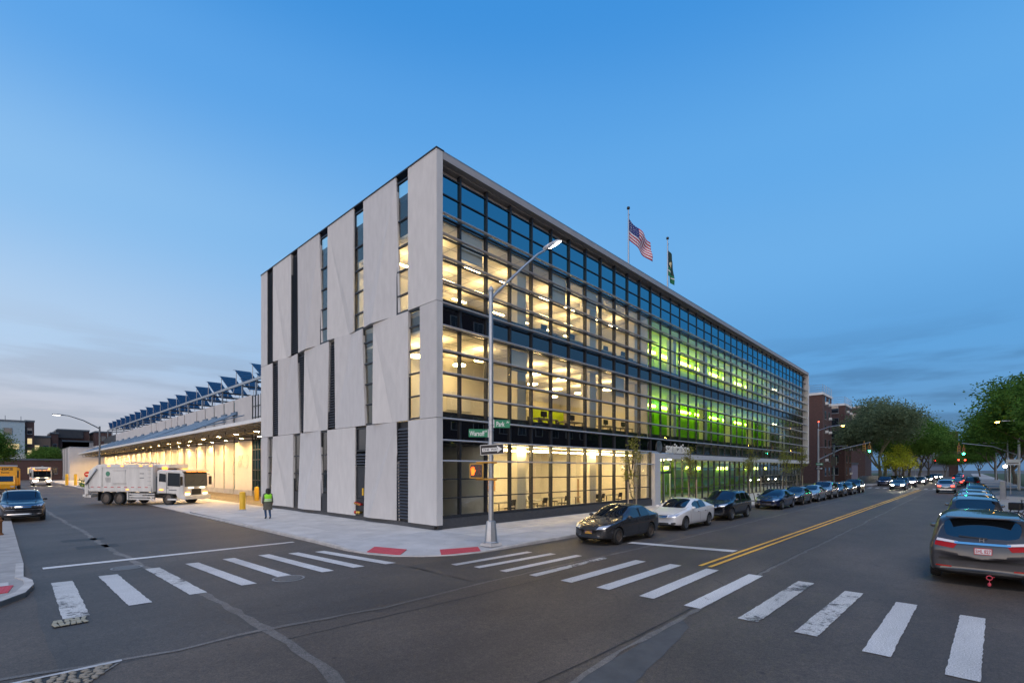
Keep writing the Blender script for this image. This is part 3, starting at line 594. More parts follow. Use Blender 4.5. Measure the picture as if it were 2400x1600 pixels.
# backing wall, plinth, copings
slotw = mat('slot_backing', (.022, .024, .028), .6)
boxo('plinth', .12, .4, 0.35, 21.1, -.05, .205, M['plinth'], T)
boxo('coping', -.03, .42, -.03, 21.2, TOP - .005, TOP + .06, M['coping'], T)
boxo('side_wall', .36, 30, 20.85, 21.15, -.5, 17.0, M['panel'], T)
boxo('roof', .4, 70, .5, 20.9, 16.2, 16.5, M['darkclad'], T)
boxo('rear_wall', 69.5, 69.9, .9, 20.9, 0, 16.2, M['darkclad'], T)
slat = MB().prism_x([(-.5, -.0), (-.5, .0), (-.5, 0)], 0, 0)
def slat_mesh(w):
    # blade seen in section x/z, running along y
    return MB().prism_y([(.05, -.055), (.18, .055), (.18, .075), (.05, -.035)], -w / 2, w / 2).mesh('louvre_slat', M['louver'])
def slot(t, i, kind):
    z0, z1, et, eb = FAC[t]; yl = max(et[2 * i + 1], eb[2 * i + 1]) + .05; yr = min(et[2 * i + 2], eb[2 * i + 2]) - .05; yc = (yl + yr) / 2; w = yl - yr
    # wall pieces around
    if kind == 'louver':
        boxo('louvre_back', .21, .26, yr, yl, z0, z1, slotw, T)
        me = slat_mesh(w); n = int((z1 - z0 - .3) / .155)
        lf = boxo('louvre_frame', .04, .2, yl - .09, yl - .03, z0 + .02, z1 - .02, M['frame'], T)
        for k in range(n):
            o = bpy.data.objects.new('louvre_slat', me); o.location = (0, yc, z0 + .2 + k * .155); link(o, lf)
        return
    rows = {3: [10.5, 11.35, 12.55, 13.75, 15.05, 16.95], 2: [5.2, 6.25, 7.35, 8.45, 9.6, 10.38], 1: [.25, 1.35, 2.5, 3.65, 5.05]}[t]
    if kind == 'window':
        for k in range(len(rows) - 1):
            a, b = rows[k], rows[k + 1]
            if t == 1 and k == 0: boxo('infill_panel', .10, .2, yr, yl, a, b - .03, M['frame'], T); continue
            boxo('window_pane', .13, .145, yr + .04, yl - .04, a + .03, b - .03, M['glass'], T)
            boxo('window_rail', .07, .18, yr, yl, b - .035, b + .035, M['frame'], T)
        boxo('window_rail', .07, .18, yr, yl, rows[0] - .04, rows[0] + .04, M['frame'], T)
        for y in (yl - .07, yr): boxo('window_jamb', .07, .185, y, y + .07, z0 + .01, z1 - .01, M['frame'], T)
        if t == 1: boxo('window_backing', 1.4, 1.45, yr - .6, yl + .6, z0, z1, slotw, T)
    if kind == 'mixed':
        boxo('window_pane', .13, .145, yr + .04, yl - .04, 3.85, 5.0, M['spandrel'], T)
        for a in (5.02, 3.8, 2.95, 1.15): boxo('window_rail', .07, .18, yr, yl, a - .04, a + .03, M['frame'], T)
        for y in (yl - .07, yr): boxo('window_jamb', .07, .185, y, y + .07, z0 + .01, z1 - .01, M['frame'], T)
        me = slat_mesh(w)
        for k in range(4):
            o = bpy.data.objects.new('louvre_slat', me); o.location = (0, yc, 3.1 + k * .16); link(o, T)
        boxo('utility_door', .11, .2, yr + .07, yl - .07, 1.2, 2.9, M['frame'], T); boxo('infill_panel', .09, .2, yr + .07, yl - .07, .21, 1.1, M['frame'], T)
        red = mat('hydrant_red', (.45, .02, .015), .4); brass = mat('brass_cap', (.65, .42, .08), .35, .8)
        for k in range(4):
            y = yl - .2 - k * .17; v = MB().lathe([(.05, 0), (.05, .12), (.075, .12), (.075, .17), (.03, .19)], 10, axis='x'); vo = v.build('hose_valve', red, T, True, loc=(.09, y, .92 - .02 * k)); vo.rotation_euler = (0, 0, math.pi)
            c = MB().lathe([(.045, .19), (.045, .22), (.001, .23)], 10, axis='x').build('cap', brass, vo)
        for k in range(3):
            y = yl - .25 - k * .2; vo = MB().lathe([(.06, 0), (.06, .15), (.085, .15), (.085, .22), (.001, .23)], 10, axis='x').build('hose_valve', brass if k else red, T, True, loc=(.09, y, .42)); vo.rotation_euler = (0, 0, math.pi)
        boxo('notice_plate', .085, .1, yc - .15, yc + .0, 1.35, 1.75, M['yellow'], T)
for t, ks in {3: ['louver', 'louver', 'window', 'window', 'window'], 2: ['louver', 'louver', 'louver', 'window', 'window'], 1: ['window', 'window', 'window', 'mixed', 'louver']}.items():
    for i, k in enumerate(ks): slot(t, i, k)

# ---------------- avenue facade
G0 = .45
XA = 20.95; XE = 70.2
mull = [.36] + [1.70 + 1.755 * k for k in range(39)]
fins = [14.55, 13.6, 12.55, 11.45, 10.42, 9.4, 8.27, 7.25, 6.23, 5.13, 4.13, 3.17]
rows = [.6, 1.42, 2.31, 3.17, 4.13, 5.13, 6.23, 7.25, 8.27, 9.4, 10.42, 11.45, 12.55, 13.6, 14.55, 15.62, 16.5]
me_m = MB().box(-.038, .038, .29, .52, .55, 16.85).mesh('mullion', M['frame'])
me_m2 = MB().box(-.035, .035, .345, .50, 4.05, 16.85).mesh('mullion', M['frame'])
for x in mull:
    if x < XA + .3: o = bpy.data.objects.new('mullion', me_m)
    else: o = bpy.data.objects.new('mullion', me_m2)
    o.location = (x, 0, 0); link(o, T)
for z in rows[1:]:
    x1 = XE
    if z < 4.0: x1 = XA
    boxo('transom', .38, x1, .34, .48, z - .027, z + .027, M['frame'], T)
boxo('base_rail', .36, XA, .30, .5, .47, .6, M['frame'], T)
boxo('plinth', .3, XA, .22, .6, -.05, .47, M['plinth'], T)
panes = 0; far_v = MB()
for i in range(len(mull) - 1):
    xa, xb = mull[i] + .045, mull[i + 1] - .045
    for j in range(len(rows) - 1):
        za, zb = rows[j] + .03, rows[j + 1] - .03
        if xa > XA - .5 and zb < 4.2: continue
        sp = j in (4, 9); top = j >= 14
        if sp and xa > 29.5 and j == 4: m = M['glass']
        else: m = M['spandrel'] if sp else (M['glass_top'] if top else M['glass'])
        if m is M['glass']:
            panes += 1
            if panes > 290: far_v.box(xa, xb, .40, .415, za, zb); continue
        boxo('spandrel_pane' if m is M['spandrel'] else ('clerestory_pane' if top else 'window_pane'), xa, xb, .40, .415, za, zb, m, T)
o = far_v.build('window_pane', M['glass'], T); o['kind'] = 'stuff'
# fins with their brackets
for k, z in enumerate(fins):
    x1 = 70.1 if z > 4.6 else 21.75
    if k in (2, 3): x1 = 21.5
    fo = MB().prism_x([(.04, z - .035), (.15, z - .04), (.17, z), (.15, z + .035), (.04, z + .035), (.01, z)], .37, x1).build('sun_fin', M['fin'], T, 30)
    if k in (2, 3):
        MB().prism_x([(.02, z - .04), (.16, z - .05), (.18, z), (.16, z + .04), (.02, z + .04), (-.01, z)], 25.6, 70.1).build('sun_fin', M['fin'], T, 30)
    b = MB()
    for x in mull:
        if x < min(x1, 46): b.box(x - .02, x + .02, .15, .31, z - .03, z + .03)
    b.build('fin_bracket', M['frame'], fo)
# projecting pale frame: fascia, soffit and far end
for a in range(0, 14):
    xa, xb = .36 + a * 5.0, min(.36 + (a + 1) * 5.0, 70.55)
    boxo('fascia_panel', xa + .006, xb - .006, -.02, .3, 16.93, 17.27, M['fascia'], T)
boxo('soffit', .36, 70.2, .30, .62, 16.86, 16.95, M['fascia'], T)
boxo('coping', .43, 70.6, -.03, .62, 17.275, 17.31, M['alu'], T)
boxo('end_fin', 70.2, 70.55, -.01, .9, 3.62, 16.92, M['frame_white'], T)
boxo('parapet_back', .42, 70.5, .62, .8, 16.3, 17.2, M['panel'], T)
# entrance pier and beam of the second section
boxo('entrance_pier', 20.98, 21.9, -.015, .75, -.05, 3.62, M['frame_white'], T)
for a in range(10):
    xa, xb = 20.98 + a * 4.96, 20.98 + (a + 1) * 4.96
    boxo('canopy_beam', xa + .005, min(xb, 70.6) - .005, -.02, .75, 3.625, 4.03, M['frame_white'], T)
# set back ground floor glazing of the second section
xs = [21.95 + .0, 22.9, 23.9, 25.3, 26.2] + [26.2 + 1.46 * k for k in range(1, 30)]
gz = [.08, 1.1, 2.0, 2.9, 3.62]
for x in xs: boxo('mullion', x - .035, x + .035, .70, .86, .0, 3.62, M['frame'], T)
for z in gz[1:-1]: boxo('transom', 21.9, 22.9, .72, .84, z - .03, z + .03, M['frame'], T); boxo('transom', 25.3, 68.5, .72, .84, z - .03, z + .03, M['frame'], T)
boxo('transom', 22.9, 25.3, .72, .84, 2.42, 2.6, M['frame'], T); boxo('base_rail', 21.9, 68.6, .70, .86, -.02, .08, M['frame'], T)
for a, b in zip(xs[:-1], xs[1:]):
    if b > 68.7: break
    if 22.8 < a < 25.2: boxo('storefront_pane', a + .04, b - .04, .77, .785, 2.6, 3.6, M['glass'], T); continue
    for c, d in zip(gz[:-1], gz[1:]): boxo('storefront_pane', a + .04, b - .04, .77, .785, c + .03, d - .03, M['glass'], T)
boxo('entrance_door', 22.97, 24.05, .74, .80, .02, 2.40, M['glass'], T); boxo('entrance_door', 24.15, 25.25, .74, .80, .02, 2.40, M['glass'], T)
for x in (22.94, 24.06, 25.22): boxo('door_stile', x, x + .07, .72, .83, .0, 2.42, M['alu'], T)
for x in (23.9, 24.25): MB().tube([(x, .64, .9), (x, .64, 1.5)], .02).build('door_handle', M['alu'], T)
dl = MB().lathe([(.12, 0), (.12, .05), (.001, .06)], 14).build('entrance_lamp', emat('entrance_lamp', (1, .9, .65), 40), T, loc=(24.1, .3, 3.54))
# standing letters and the round emblem
text('lettering', 'sanitation', 1.22, M['letter'], T, (25.0, -.04, 4.45), (R(90), 0, 0), .04, .008, 'CENTER', .95, 1.0)
em = MB().lathe([(.42, 0), (.46, .03), (.46, .09), (.40, .10), (.37, .07), (.25, .07), (.24, .10), (.001, .10)], 36, axis='y').build('emblem', M['letter_side'], T, 40, loc=(21.75, .12, 4.55)); em.rotation_euler = (0, 0, math.pi)
MB().lathe([(.455, .105), (.455, .115), (.41, .115), (.41, .105)], 36, axis='y').build('emblem_ring', M['alu'], em)
mb = MB()
for a in range(3):
    w = a * 2.094 + .5; mb.prism_y([(.30 * math.cos(w), .30 * math.sin(w)), (.30 * math.cos(w + 1.1), .30 * math.sin(w + 1.1)), (.13 * math.cos(w + .9), .13 * math.sin(w + .9))], .07, .115)
mb.build('emblem_arrow', M['alu'], em)

# ---------------- inside
IN = T
def room(x0, x1, y1, z0, z1, wall, back=None, ceil=None):
    boxo('floor_slab', x0, x1, .56, y1 + .3, z0 - .25, z0, M['floor_in'], IN)
    boxo('ceiling', x0, x1, .56, y1 + .3, z1, z1 + .12, ceil or M['ceil'], IN)
    boxo('inner_wall', x0, x1, y1, y1 + .12, z0, z1, back or wall, IN)
def lampbox(x, y, z, w, d, m, h=.03): return boxo('ceiling_lamp', x - w / 2, x + w / 2, y - d / 2, y + d / 2, z - h, z, m, IN)
# dark linings behind the spandrels
for z0, z1 in ((4.14, 4.85), (9.42, 10.16), (14.46, 16.2)): boxo('spandrel_lining', .42, 69.4, .50, .55, z0, z1, M['darkclad'], IN)
# ground floor, first section: unlit corner room, its darkness painted into walls and ceiling, then a bright meeting room
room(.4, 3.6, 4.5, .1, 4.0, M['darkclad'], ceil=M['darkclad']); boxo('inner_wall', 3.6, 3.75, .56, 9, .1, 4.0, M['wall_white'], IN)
room(3.75, 20.8, 6.0, .1, 4.05, M['wall_white']); boxo('inner_wall', 20.8, 20.95, .56, 9, .1, 4.0, M['wall_in'], IN)
boxo('inner_wall', 14.6, 14.75, 2.8, 6, .1, 4.0, M['wall_white'], IN)
boxo('linear_lamp', 5.0, 19.5, 1.05, 1.2, 3.78, 3.84, M['lamp_warm'], IN)
for x in (5.5, 8.5, 11.5, 16.5, 19): lampbox(x, 3.6, 4.05, .6, 1.2, M['lamp_warm'])
# second floor
room(.4, 20.8, 9.0, 5.13, 9.35, M['wall_in']); boxo('inner_wall', 7.6, 7.75, 1.8, 9, 5.13, 9.35, M['wall_white'], IN)
boxo('inner_wall', .4, 7.6, 5.0, 5.12, 5.13, 9.35, M['wall_white'], IN)
for x, y in ((1.6, 2.0), (1.6, 3.8), (4.6, 2.0), (4.6, 3.8), (9.5, 2.2), (9.5, 4.8), (12.2, 2.2), (12.2, 4.8), (15.0, 2.2), (15.0, 4.8), (17.8, 2.2), (17.8, 4.8), (12.2, 7.4), (17.8, 7.4)):
    MB().lathe([(.001, 0), (.36, 0), (.36, .06), (.001, .07)], 20).build('pendant_lamp', M['lamp_mid'], IN, loc=(x, y, 8.72))
boxo('inner_wall', 15.2, 19.5, 7.6, 7.75, 5.13, 7.6, M['green'], IN)
# third floor
room(.4, 20.8, 11.0, 10.45, 14.35, M['wall_in'])
boxo('inner_wall', .4, 8.5, 7.5, 7.62, 10.45, 14.35, M['wall_white'], IN); boxo('inner_wall', 16.4, 20.4, 5.2, 5.35, 10.45, 13.0, M['green'], IN)
for x in (1.6, 4.3, 7.0, 10.6, 13.2, 16.0, 18.8):
    for y in (2.3, 4.6, 6.6): lampbox(x, y, 13.72, 1.1, .16, M['lamp_top'])  # more lamps than the room has, added and hung low to brighten its ceiling
for zc, y1 in ((14.348, 10.9), (9.348, 8.9)):
    g = MB(); k = 0
    x = .4 + 1.2
    while x < 20.7: g.box(x - .018, x + .018, .6, y1, zc - .012, zc); x += 1.2
    y = 1.2
    while y < y1: g.box(.42, 20.7, y - .018, y + .018, zc - .014, zc - .001); y += 1.2
    g.build('ceiling_grid', M['gridbar'], IN)
for z0, z1 in ((10.45, 14.35), (5.13, 9.35), (.1, 4.0)):
    for x in (6.8, 14.1, 20.2): boxo('column', x, x + .75, 1.3, 2.05, z0, z1, M['wall_in'], IN)
# second section: green wall lit from above
boxo('inner_wall', 20.8, 20.95, .56, 11, 5.13, 9.35, M['wall_in'], IN); boxo('inner_wall', 20.8, 20.95, .56, 11, 10.45, 14.35, M['wall_in'], IN)
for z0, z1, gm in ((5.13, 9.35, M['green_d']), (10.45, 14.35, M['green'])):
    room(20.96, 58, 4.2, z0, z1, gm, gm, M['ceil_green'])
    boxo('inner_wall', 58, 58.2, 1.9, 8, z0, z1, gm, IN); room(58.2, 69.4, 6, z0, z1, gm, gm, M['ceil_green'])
    x = 21.6
    while x < 57.5:
        boxo('light_strip', x, x + 3.3, 3.92, 4.1, z1 - .75, z1 - .55, M['strip'], IN); boxo('inner_wall', x + 3.5, x + 3.72, 3.7, 4.2, z0, z1, gm, IN); x += 4.0
    for x in range(27, 69, 7): boxo('column', x, x + .6, 1.3, 1.9, z0, z1, M['wall_in'], IN)
    for x in (60, 64, 68): lampbox(x, 3, z1, 1.2, .3, M['lamp_white'])
    boxo('floor_edge', 20.96, 69.4, .56, .9, z0, z0 + .42, M['darkclad'], IN)
boxo('floor_edge', .4, 20.8, .56, .8, 5.13, 5.5, M['darkclad'], IN); boxo('floor_edge', .4, 20.8, .56, .8, 10.45, 10.8, M['darkclad'], IN)
room(21.0, 68.6, 6.5, .02, 3.6, M['green']); boxo('inner_wall', 21.0, 21.1, .9, 6.5, .02, 3.6, M['green'], IN)
boxo('inner_wall', 26.4, 26.55, 2.2, 6.5, .02, 3.6, M['green'], IN); boxo('inner_wall', 27, 60, 4.6, 4.75, .02, 2.9, M['green_d'], IN)
for x, y in ((22.2, 2), (22.2, 4.5), (24, 2), (24, 4.5), (25.8, 2), (25.8, 4.5)): lampbox(x, y, 3.6, .6, .6, M['lamp_entry'])
for x in (29, 31.5, 37, 39.5, 46, 48, 56, 60, 64): boxo('light_strip', x, x + 1.1, 4.4, 4.55, 2.75, 3.05, M['strip'], IN)
# ---------------- roof masts
# ================================================================== the low garage wing along the side street
W = empty('garage_building', (5.5, 22, 0), 0, 'long low garage wing with a lit canopy of concrete wall panels', 'building')
def wb(name, x0, x1, y0, y1, z0, z1, m, parent=None): return boxo(name, x0 - 5.5, x1 - 5.5, y0 - 22, y1 - 22, z0, z1, m, parent or W)
slots = [36.9, 39.4, 45.3, 48.96, 52.85, 56.77, 60.79, 67.15, 71.14, 75.04, 78.97, 85.64, 89.63]
wallm = mat('pale_precast_wall', (.55, .52, .49), .8, var=.09, vscale=.7, bump=.15, bscale=40)
wb('core_wall', 5.75, 6.2, 21.2, 148, -1.2, 10.7, M['darkclad'])
wb('wall_panel', 5.5, 5.74, 21.3, 36.8, .45, 10.9, wallm)
edges = [39.5, 45.0, 45.6, 48.7, 49.2, 52.6, 53.1, 56.5, 57.0, 60.55, 61.05, 66.9, 67.4, 70.9, 71.4, 74.8, 75.3, 78.7, 79.25, 85.4, 85.9, 89.4, 89.9, 97, 97.1, 104, 104.1, 111, 111.1, 118, 118.1, 127.5]
for a, b in zip(edges[0::2], edges[1::2]):
    wb('wall_panel', 5.5, 5.74, a, b, .45, 10.88, wallm)
    wb('base_panel', 5.46, 5.74, a - .2, b + .2, -1.2, .44, M['concrete'])
for a, b in zip(edges[1::2], edges[2::2]):
    if b - a > .3 and a < 92:
        wb('slot_window', 5.62, 5.66, a, b, .5, 10.6, M['glass_top'])
        for z in (2.2, 3.6, 5.0, 7.6, 8.6, 9.6): wb('slot_bar', 5.55, 5.62, a, b, z - .04, z + .04, M['frame'])
# big grid window by the tower
for i in range(4): wb('mullion', 5.5, 5.6, 36.9 + i * .82, 36.98 + i * .82, -.4, 10.8, M['frame'])
for z in (.5, 1.6, 2.7, 3.8, 4.9, 6.0, 7.2, 8.4, 9.6): wb('transom', 5.52, 5.6, 36.9, 39.5, z - .04, z + .04, M['frame'])
wb('window_pane', 5.62, 5.64, 36.9, 39.5, .5, 6.0, M['glass_top']); wb('window_pane', 5.6, 5.62, 36.9, 39.5, 6.05, 10.7, mat('frosted_pane', (.62, .64, .66), .3))
wb('louvre_back', 5.5, 5.7, 127.6, 140, 8.0, 10.9, M['darkclad'])
wb('wall_panel', 5.5, 5.74, 128, 147, -1, 8.6, wallm)
wb('wall_panel', 5.55, 7.5, 140, 170, 5, 9.3, wallm)
# canopy: deck, white edge, joists, sloping outrigger pipes
C = W
CZ = 6.62
cdeck = wb('canopy_deck', .55, 5.5, 22.5, 146, CZ, CZ + .06, M['steel'])
wb('canopy_edge', .45, .55, 22.4, 146, CZ - .12, CZ + .17, M['white_paint'])
jm = mat('joist_steel', (.30, .27, .20), .5, .4)
joist = MB().box(-2.45, 2.45, -.06, .06, -.34, -.28).box(-2.45, 2.45, -.05, .05, -.06, 0)
for k in range(9): joist.cyl((-2.4 + k * .54, 0, -.3), (-2.4 + k * .54 + .27, 0, -.03), .02, n=5, caps=False); joist.cyl((-2.4 + k * .54 + .27, 0, -.03), (-2.4 + k * .54 + .54, 0, -.3), .02, n=5, caps=False)
jme = joist.mesh('canopy_joist', jm)
y = 24.0
while y < 145:
    o = bpy.data.objects.new('canopy_joist', jme); o.location = (3.0 - 5.5, y - 22, CZ - .01); link(o, W); y += 2.4 if y < 80 else 4.8
lampm = emat('canopy_lamp', (1, .60, .20), 750); lshade = mat('lamp_shade', (.5, .45, .35), .4, .5)
lme = MB().lathe([(.06, .18), (.10, .15), (.26, .02), (.26, 0), (.24, 0), (.09, .13)], 16).mesh('canopy_lamp', lshade, True); lme2 = MB().lathe([(.22, .015), (.22, .03), (.001, .03)], 14).mesh('lamp_bulb', lampm)
pipe = M['black']; y = 27.0; i = 0
while y < 142:
    for x in (1.7, 4.2):
        h = bpy.data.objects.new('canopy_lamp', lme); h.location = (x - 5.5, y - 22 + (0 if x < 3 else 1.2), CZ - .62); link(h, W)
        b = bpy.data.objects.new('lamp_bulb', lme2); link(b, h)
    MB().tube([(1.0 - 5.5, y - 22 + .7, CZ - .4), (1.0 - 5.5, y - 22 + .7, CZ - .75), (5.3 - 5.5, y - 22 + .7, CZ - .75)], .05, 6).build('hanger_pipe', pipe, W)
    y += 5.2; i += 1
for s in slots[2:] + [97, 104, 111, 118, 125, 132]:
    for k in range(3):
        yy = s - 22 + (k - 1) * .75 - .4
        MB().tube([(5.45 - 5.5, yy, 9.2), (.62 - 5.5, yy, CZ + .22)], .085, 6).build('outrigger_pipe', M['bluesteel'], W)
    wb('outrigger_bracket', 5.3, 5.5, s - 1.3, s + .5, 9.0, 9.4, M['bluesteel'])
for x in (3.9, 2.2): MB().tube([(x - 5.5, 15, CZ + .22 + (x - .62) / 4.83 * 2.2), (x - 5.5, 118, CZ + .22 + (x - .62) / 4.83 * 2.2)], .06, 6).build('outrigger_rail', M['bluesteel'], W)
mb = MB()
for k in range(60): mb.quad((.62 - 5.5, 60 - 22 + k * 1.4, CZ + .2), (.62 - 5.5, 61.2 - 22 + k * 1.4, CZ + .2), (5.45 - 5.5, 61.2 - 22 + k * 1.4, 9.1), (5.45 - 5.5, 60 - 22 + k * 1.4, 9.1))
o = mb.build('canopy_roof_sheet', M['bluesteel'], W); o['kind'] = 'stuff'
# roof deck, steel frame for the solar array
wb('roof', 6.2, 40, 21.2, 148, 10.3, 10.6, M['darkclad'])
for yp in (39.75, 44.1, 51.4, 55.6, 60.2, 67.3, 72.3, 78.3, 85.1, 93, 100.3, 105.8, 113.3, 120.7, 130.7, 137, 144):
    wb('frame_post', 5.95, 6.1, yp - .09, yp + .09, 10.6, 12.55, M['steel']); wb('frame_post', 12.2, 12.4, yp - .1, yp + .1, 10.6, 12.55, M['steel'])
    wb('frame_beam', 5.95, 14, yp - .08, yp + .08, 12.36, 12.55, M['steel_d'])
wb('edge_beam', 5.9, 6.08, 30, 144.3, 12.56, 12.84, M['steel']); wb('edge_beam', 12.2, 12.4, 30, 144.3, 12.56, 12.84, M['steel_d'])
for x, r in ((8.5, .3), (10.4, .45)): MB().tube([(x - 5.5, 8, 11.5), (x - 5.5, 120, 11.5)], r, 8).build('roof_duct', M['steel_d'], W)
wb('roof_plant', 14, 22, 40, 130, 10.6, 12.3, M['steel_d'])
# lettering on the wall panel
text('lettering', 'BK  3', 2.0, wallm, W, (-.03, 42.2 - 22, 3.6), (R(90), 0, R(-90)), .03, .01, 'CENTER', .8)
# ---------------- solar panels
pvm = mat('solar_cells', (.006, .018, .055), .25, 0, spec=.35)
def pv():
    t = MB().hexa([(0, -3.0, -1.72), (1.75, -3.0, -1.72), (1.75, 0, 0), (0, 0, 0), (0, -3.02, -1.68), (1.75, -3.02, -1.68), (1.75, -.02, .04), (0, -.02, .04)])
    fr = MB()
    for k in range(1, 4):
        f = k / 4; fr.box(0, 1.75, -3.02 * f - .02, -3.02 * f + .02, .045 - 1.72 * f, .055 - 1.72 * f)
    po = MB(); po.cyl((.15, -.1, -.05), (.15, -.1, -1.95), .04, n=6).cyl((1.6, -.1, -.05), (1.6, -.1, -1.95), .04, n=6).cyl((.2, -2.9, -1.68), (.2, -2.9, -1.95), .05, n=6).cyl((-.15, -.02, 0), (1.9, -.02, 0), .03, n=6)
    return t.mesh('solar_module', pvm), fr.mesh('module_frame', M['steel_d']), po.mesh('support_post', M['steel'])
pvs = pv()
for i, y in enumerate((41.28, 46.72, 52.35, 57.9, 63.5, 69.2, 74.9, 80.5, 86.1, 91.75, 97.4, 103.0, 108.7, 114.3, 119.9, 125.5, 131.1, 136.9, 142.8)):
    for j, x in enumerate((6.0, 8.4)):
        nth = ('nearest', 'second', 'third', 'fourth', 'fifth', 'sixth', 'seventh', 'eighth', 'ninth', 'tenth', 'eleventh', 'twelfth', 'thirteenth', 'fourteenth', 'fifteenth', 'sixteenth', 'seventeenth', 'eighteenth', 'farthest')[i]
        lab = ('tilted blue solar panel on the garage roof edge, %s from the office building' if j == 0 else 'tilted blue solar panel in the back row of the garage roof, %s from the office') % nth
        t = empty('solar_panel', (x, y, 14.66), 0, lab, 'solar panel', 'solar panels along the roof edge' if j == 0 else 'solar panels of the second row')
        for nm, me in zip(('module', 'module_frame', 'support_post'), pvs):
            link(bpy.data.objects.new(nm, me), t)
# ---------------- block closing the yard
B = empty('service_block', (-1, 147.5, 0), 0, 'pale windowless block with dark vertical grooves at the end of the yard', 'building')
MB().box(0, 7, 0, 38, 0, 8.3).build('wall', wallm, B)
for y in (5, 8, 13, 18, 22, 30): MB().box(-.04, .02, y, y + .5, .8, 8.2).build('groove', M['darkclad'], B)
MB().box(-.06, 7, -.06, 38, 8.3, 8.45).build('roof', M['alu'], B); MB().box(-.05, 0, 0, 38, 0, .8).build('plinth', M['concrete'], B)
# ================================================================== vehicles
def paintmat(name, col, metal=.35, rough=.22):
    m = mat(name, col, rough, metal, coat=1.0); return m
def evaluated(o):
    dg = bpy.context.evaluated_depsgraph_get(); me = bpy.data.meshes.new_from_object(o.evaluated_get(dg)); return me
def smoothstep(a, b, x):
    t = min(1, max(0, (x - a) / (b - a))); return t * t * (3 - 2 * t)
def tyre_meshes(r, w, style):
    t = MB().lathe([(r * .66, -w / 2), (r * .92, -w / 2), (r * .985, -w * .36), (r, -w * .2), (r, w * .2), (r * .985, w * .36), (r * .92, w / 2), (r * .66, w / 2), (r * .64, 0)], 28, axis='y').mesh('tyre', M['rubber'], 35)
    m = MB()
    rr = r * .66
    m.lathe([(rr, -w * .46), (rr, w * .5), (rr * .95, w * .5), (rr * .93, w * .30), (rr * .93, -w * .4)], 28, axis='y')
    if style == 'steel':
        m.lathe([(rr * .94, w * .28), (rr * .72, w * .36), (rr * .45, w * .30), (rr * .2, w * .40), (.001, w * .40)], 24, axis='y')
    else:
        n = {'five': 5, 'ten': 10, 'seven': 7}[style]
        for k in range(n):
            a = 2 * math.pi * k / n; h = (.16 if n < 8 else .09)
            pts = []
            for (rad, ha, yy) in ((rr * .18, h * 1.7, w * .40), (rr * .95, h, w * .46)):
                for sgn in (-1, 1):
                    for dy in (0, -.035):
                        aa = a + sgn * ha; pts.append((rad * math.cos(aa), yy + dy, rad * math.sin(aa)))
            m.add(pts, [(0, 2, 6, 4), (1, 5, 7, 3), (0, 4, 5, 1), (2, 3, 7, 6), (4, 6, 7, 5)])
        m.lathe([(rr * .25, w * .30), (rr * .25, w * .42), (.001, w * .44)], 16, axis='y')
    d = MB().lathe([(rr * .9, w * .05), (rr * .9, w * .1), (.001, w * .1)], 20, axis='y').mesh('brake_disc', M['black'])
    return t, m, d
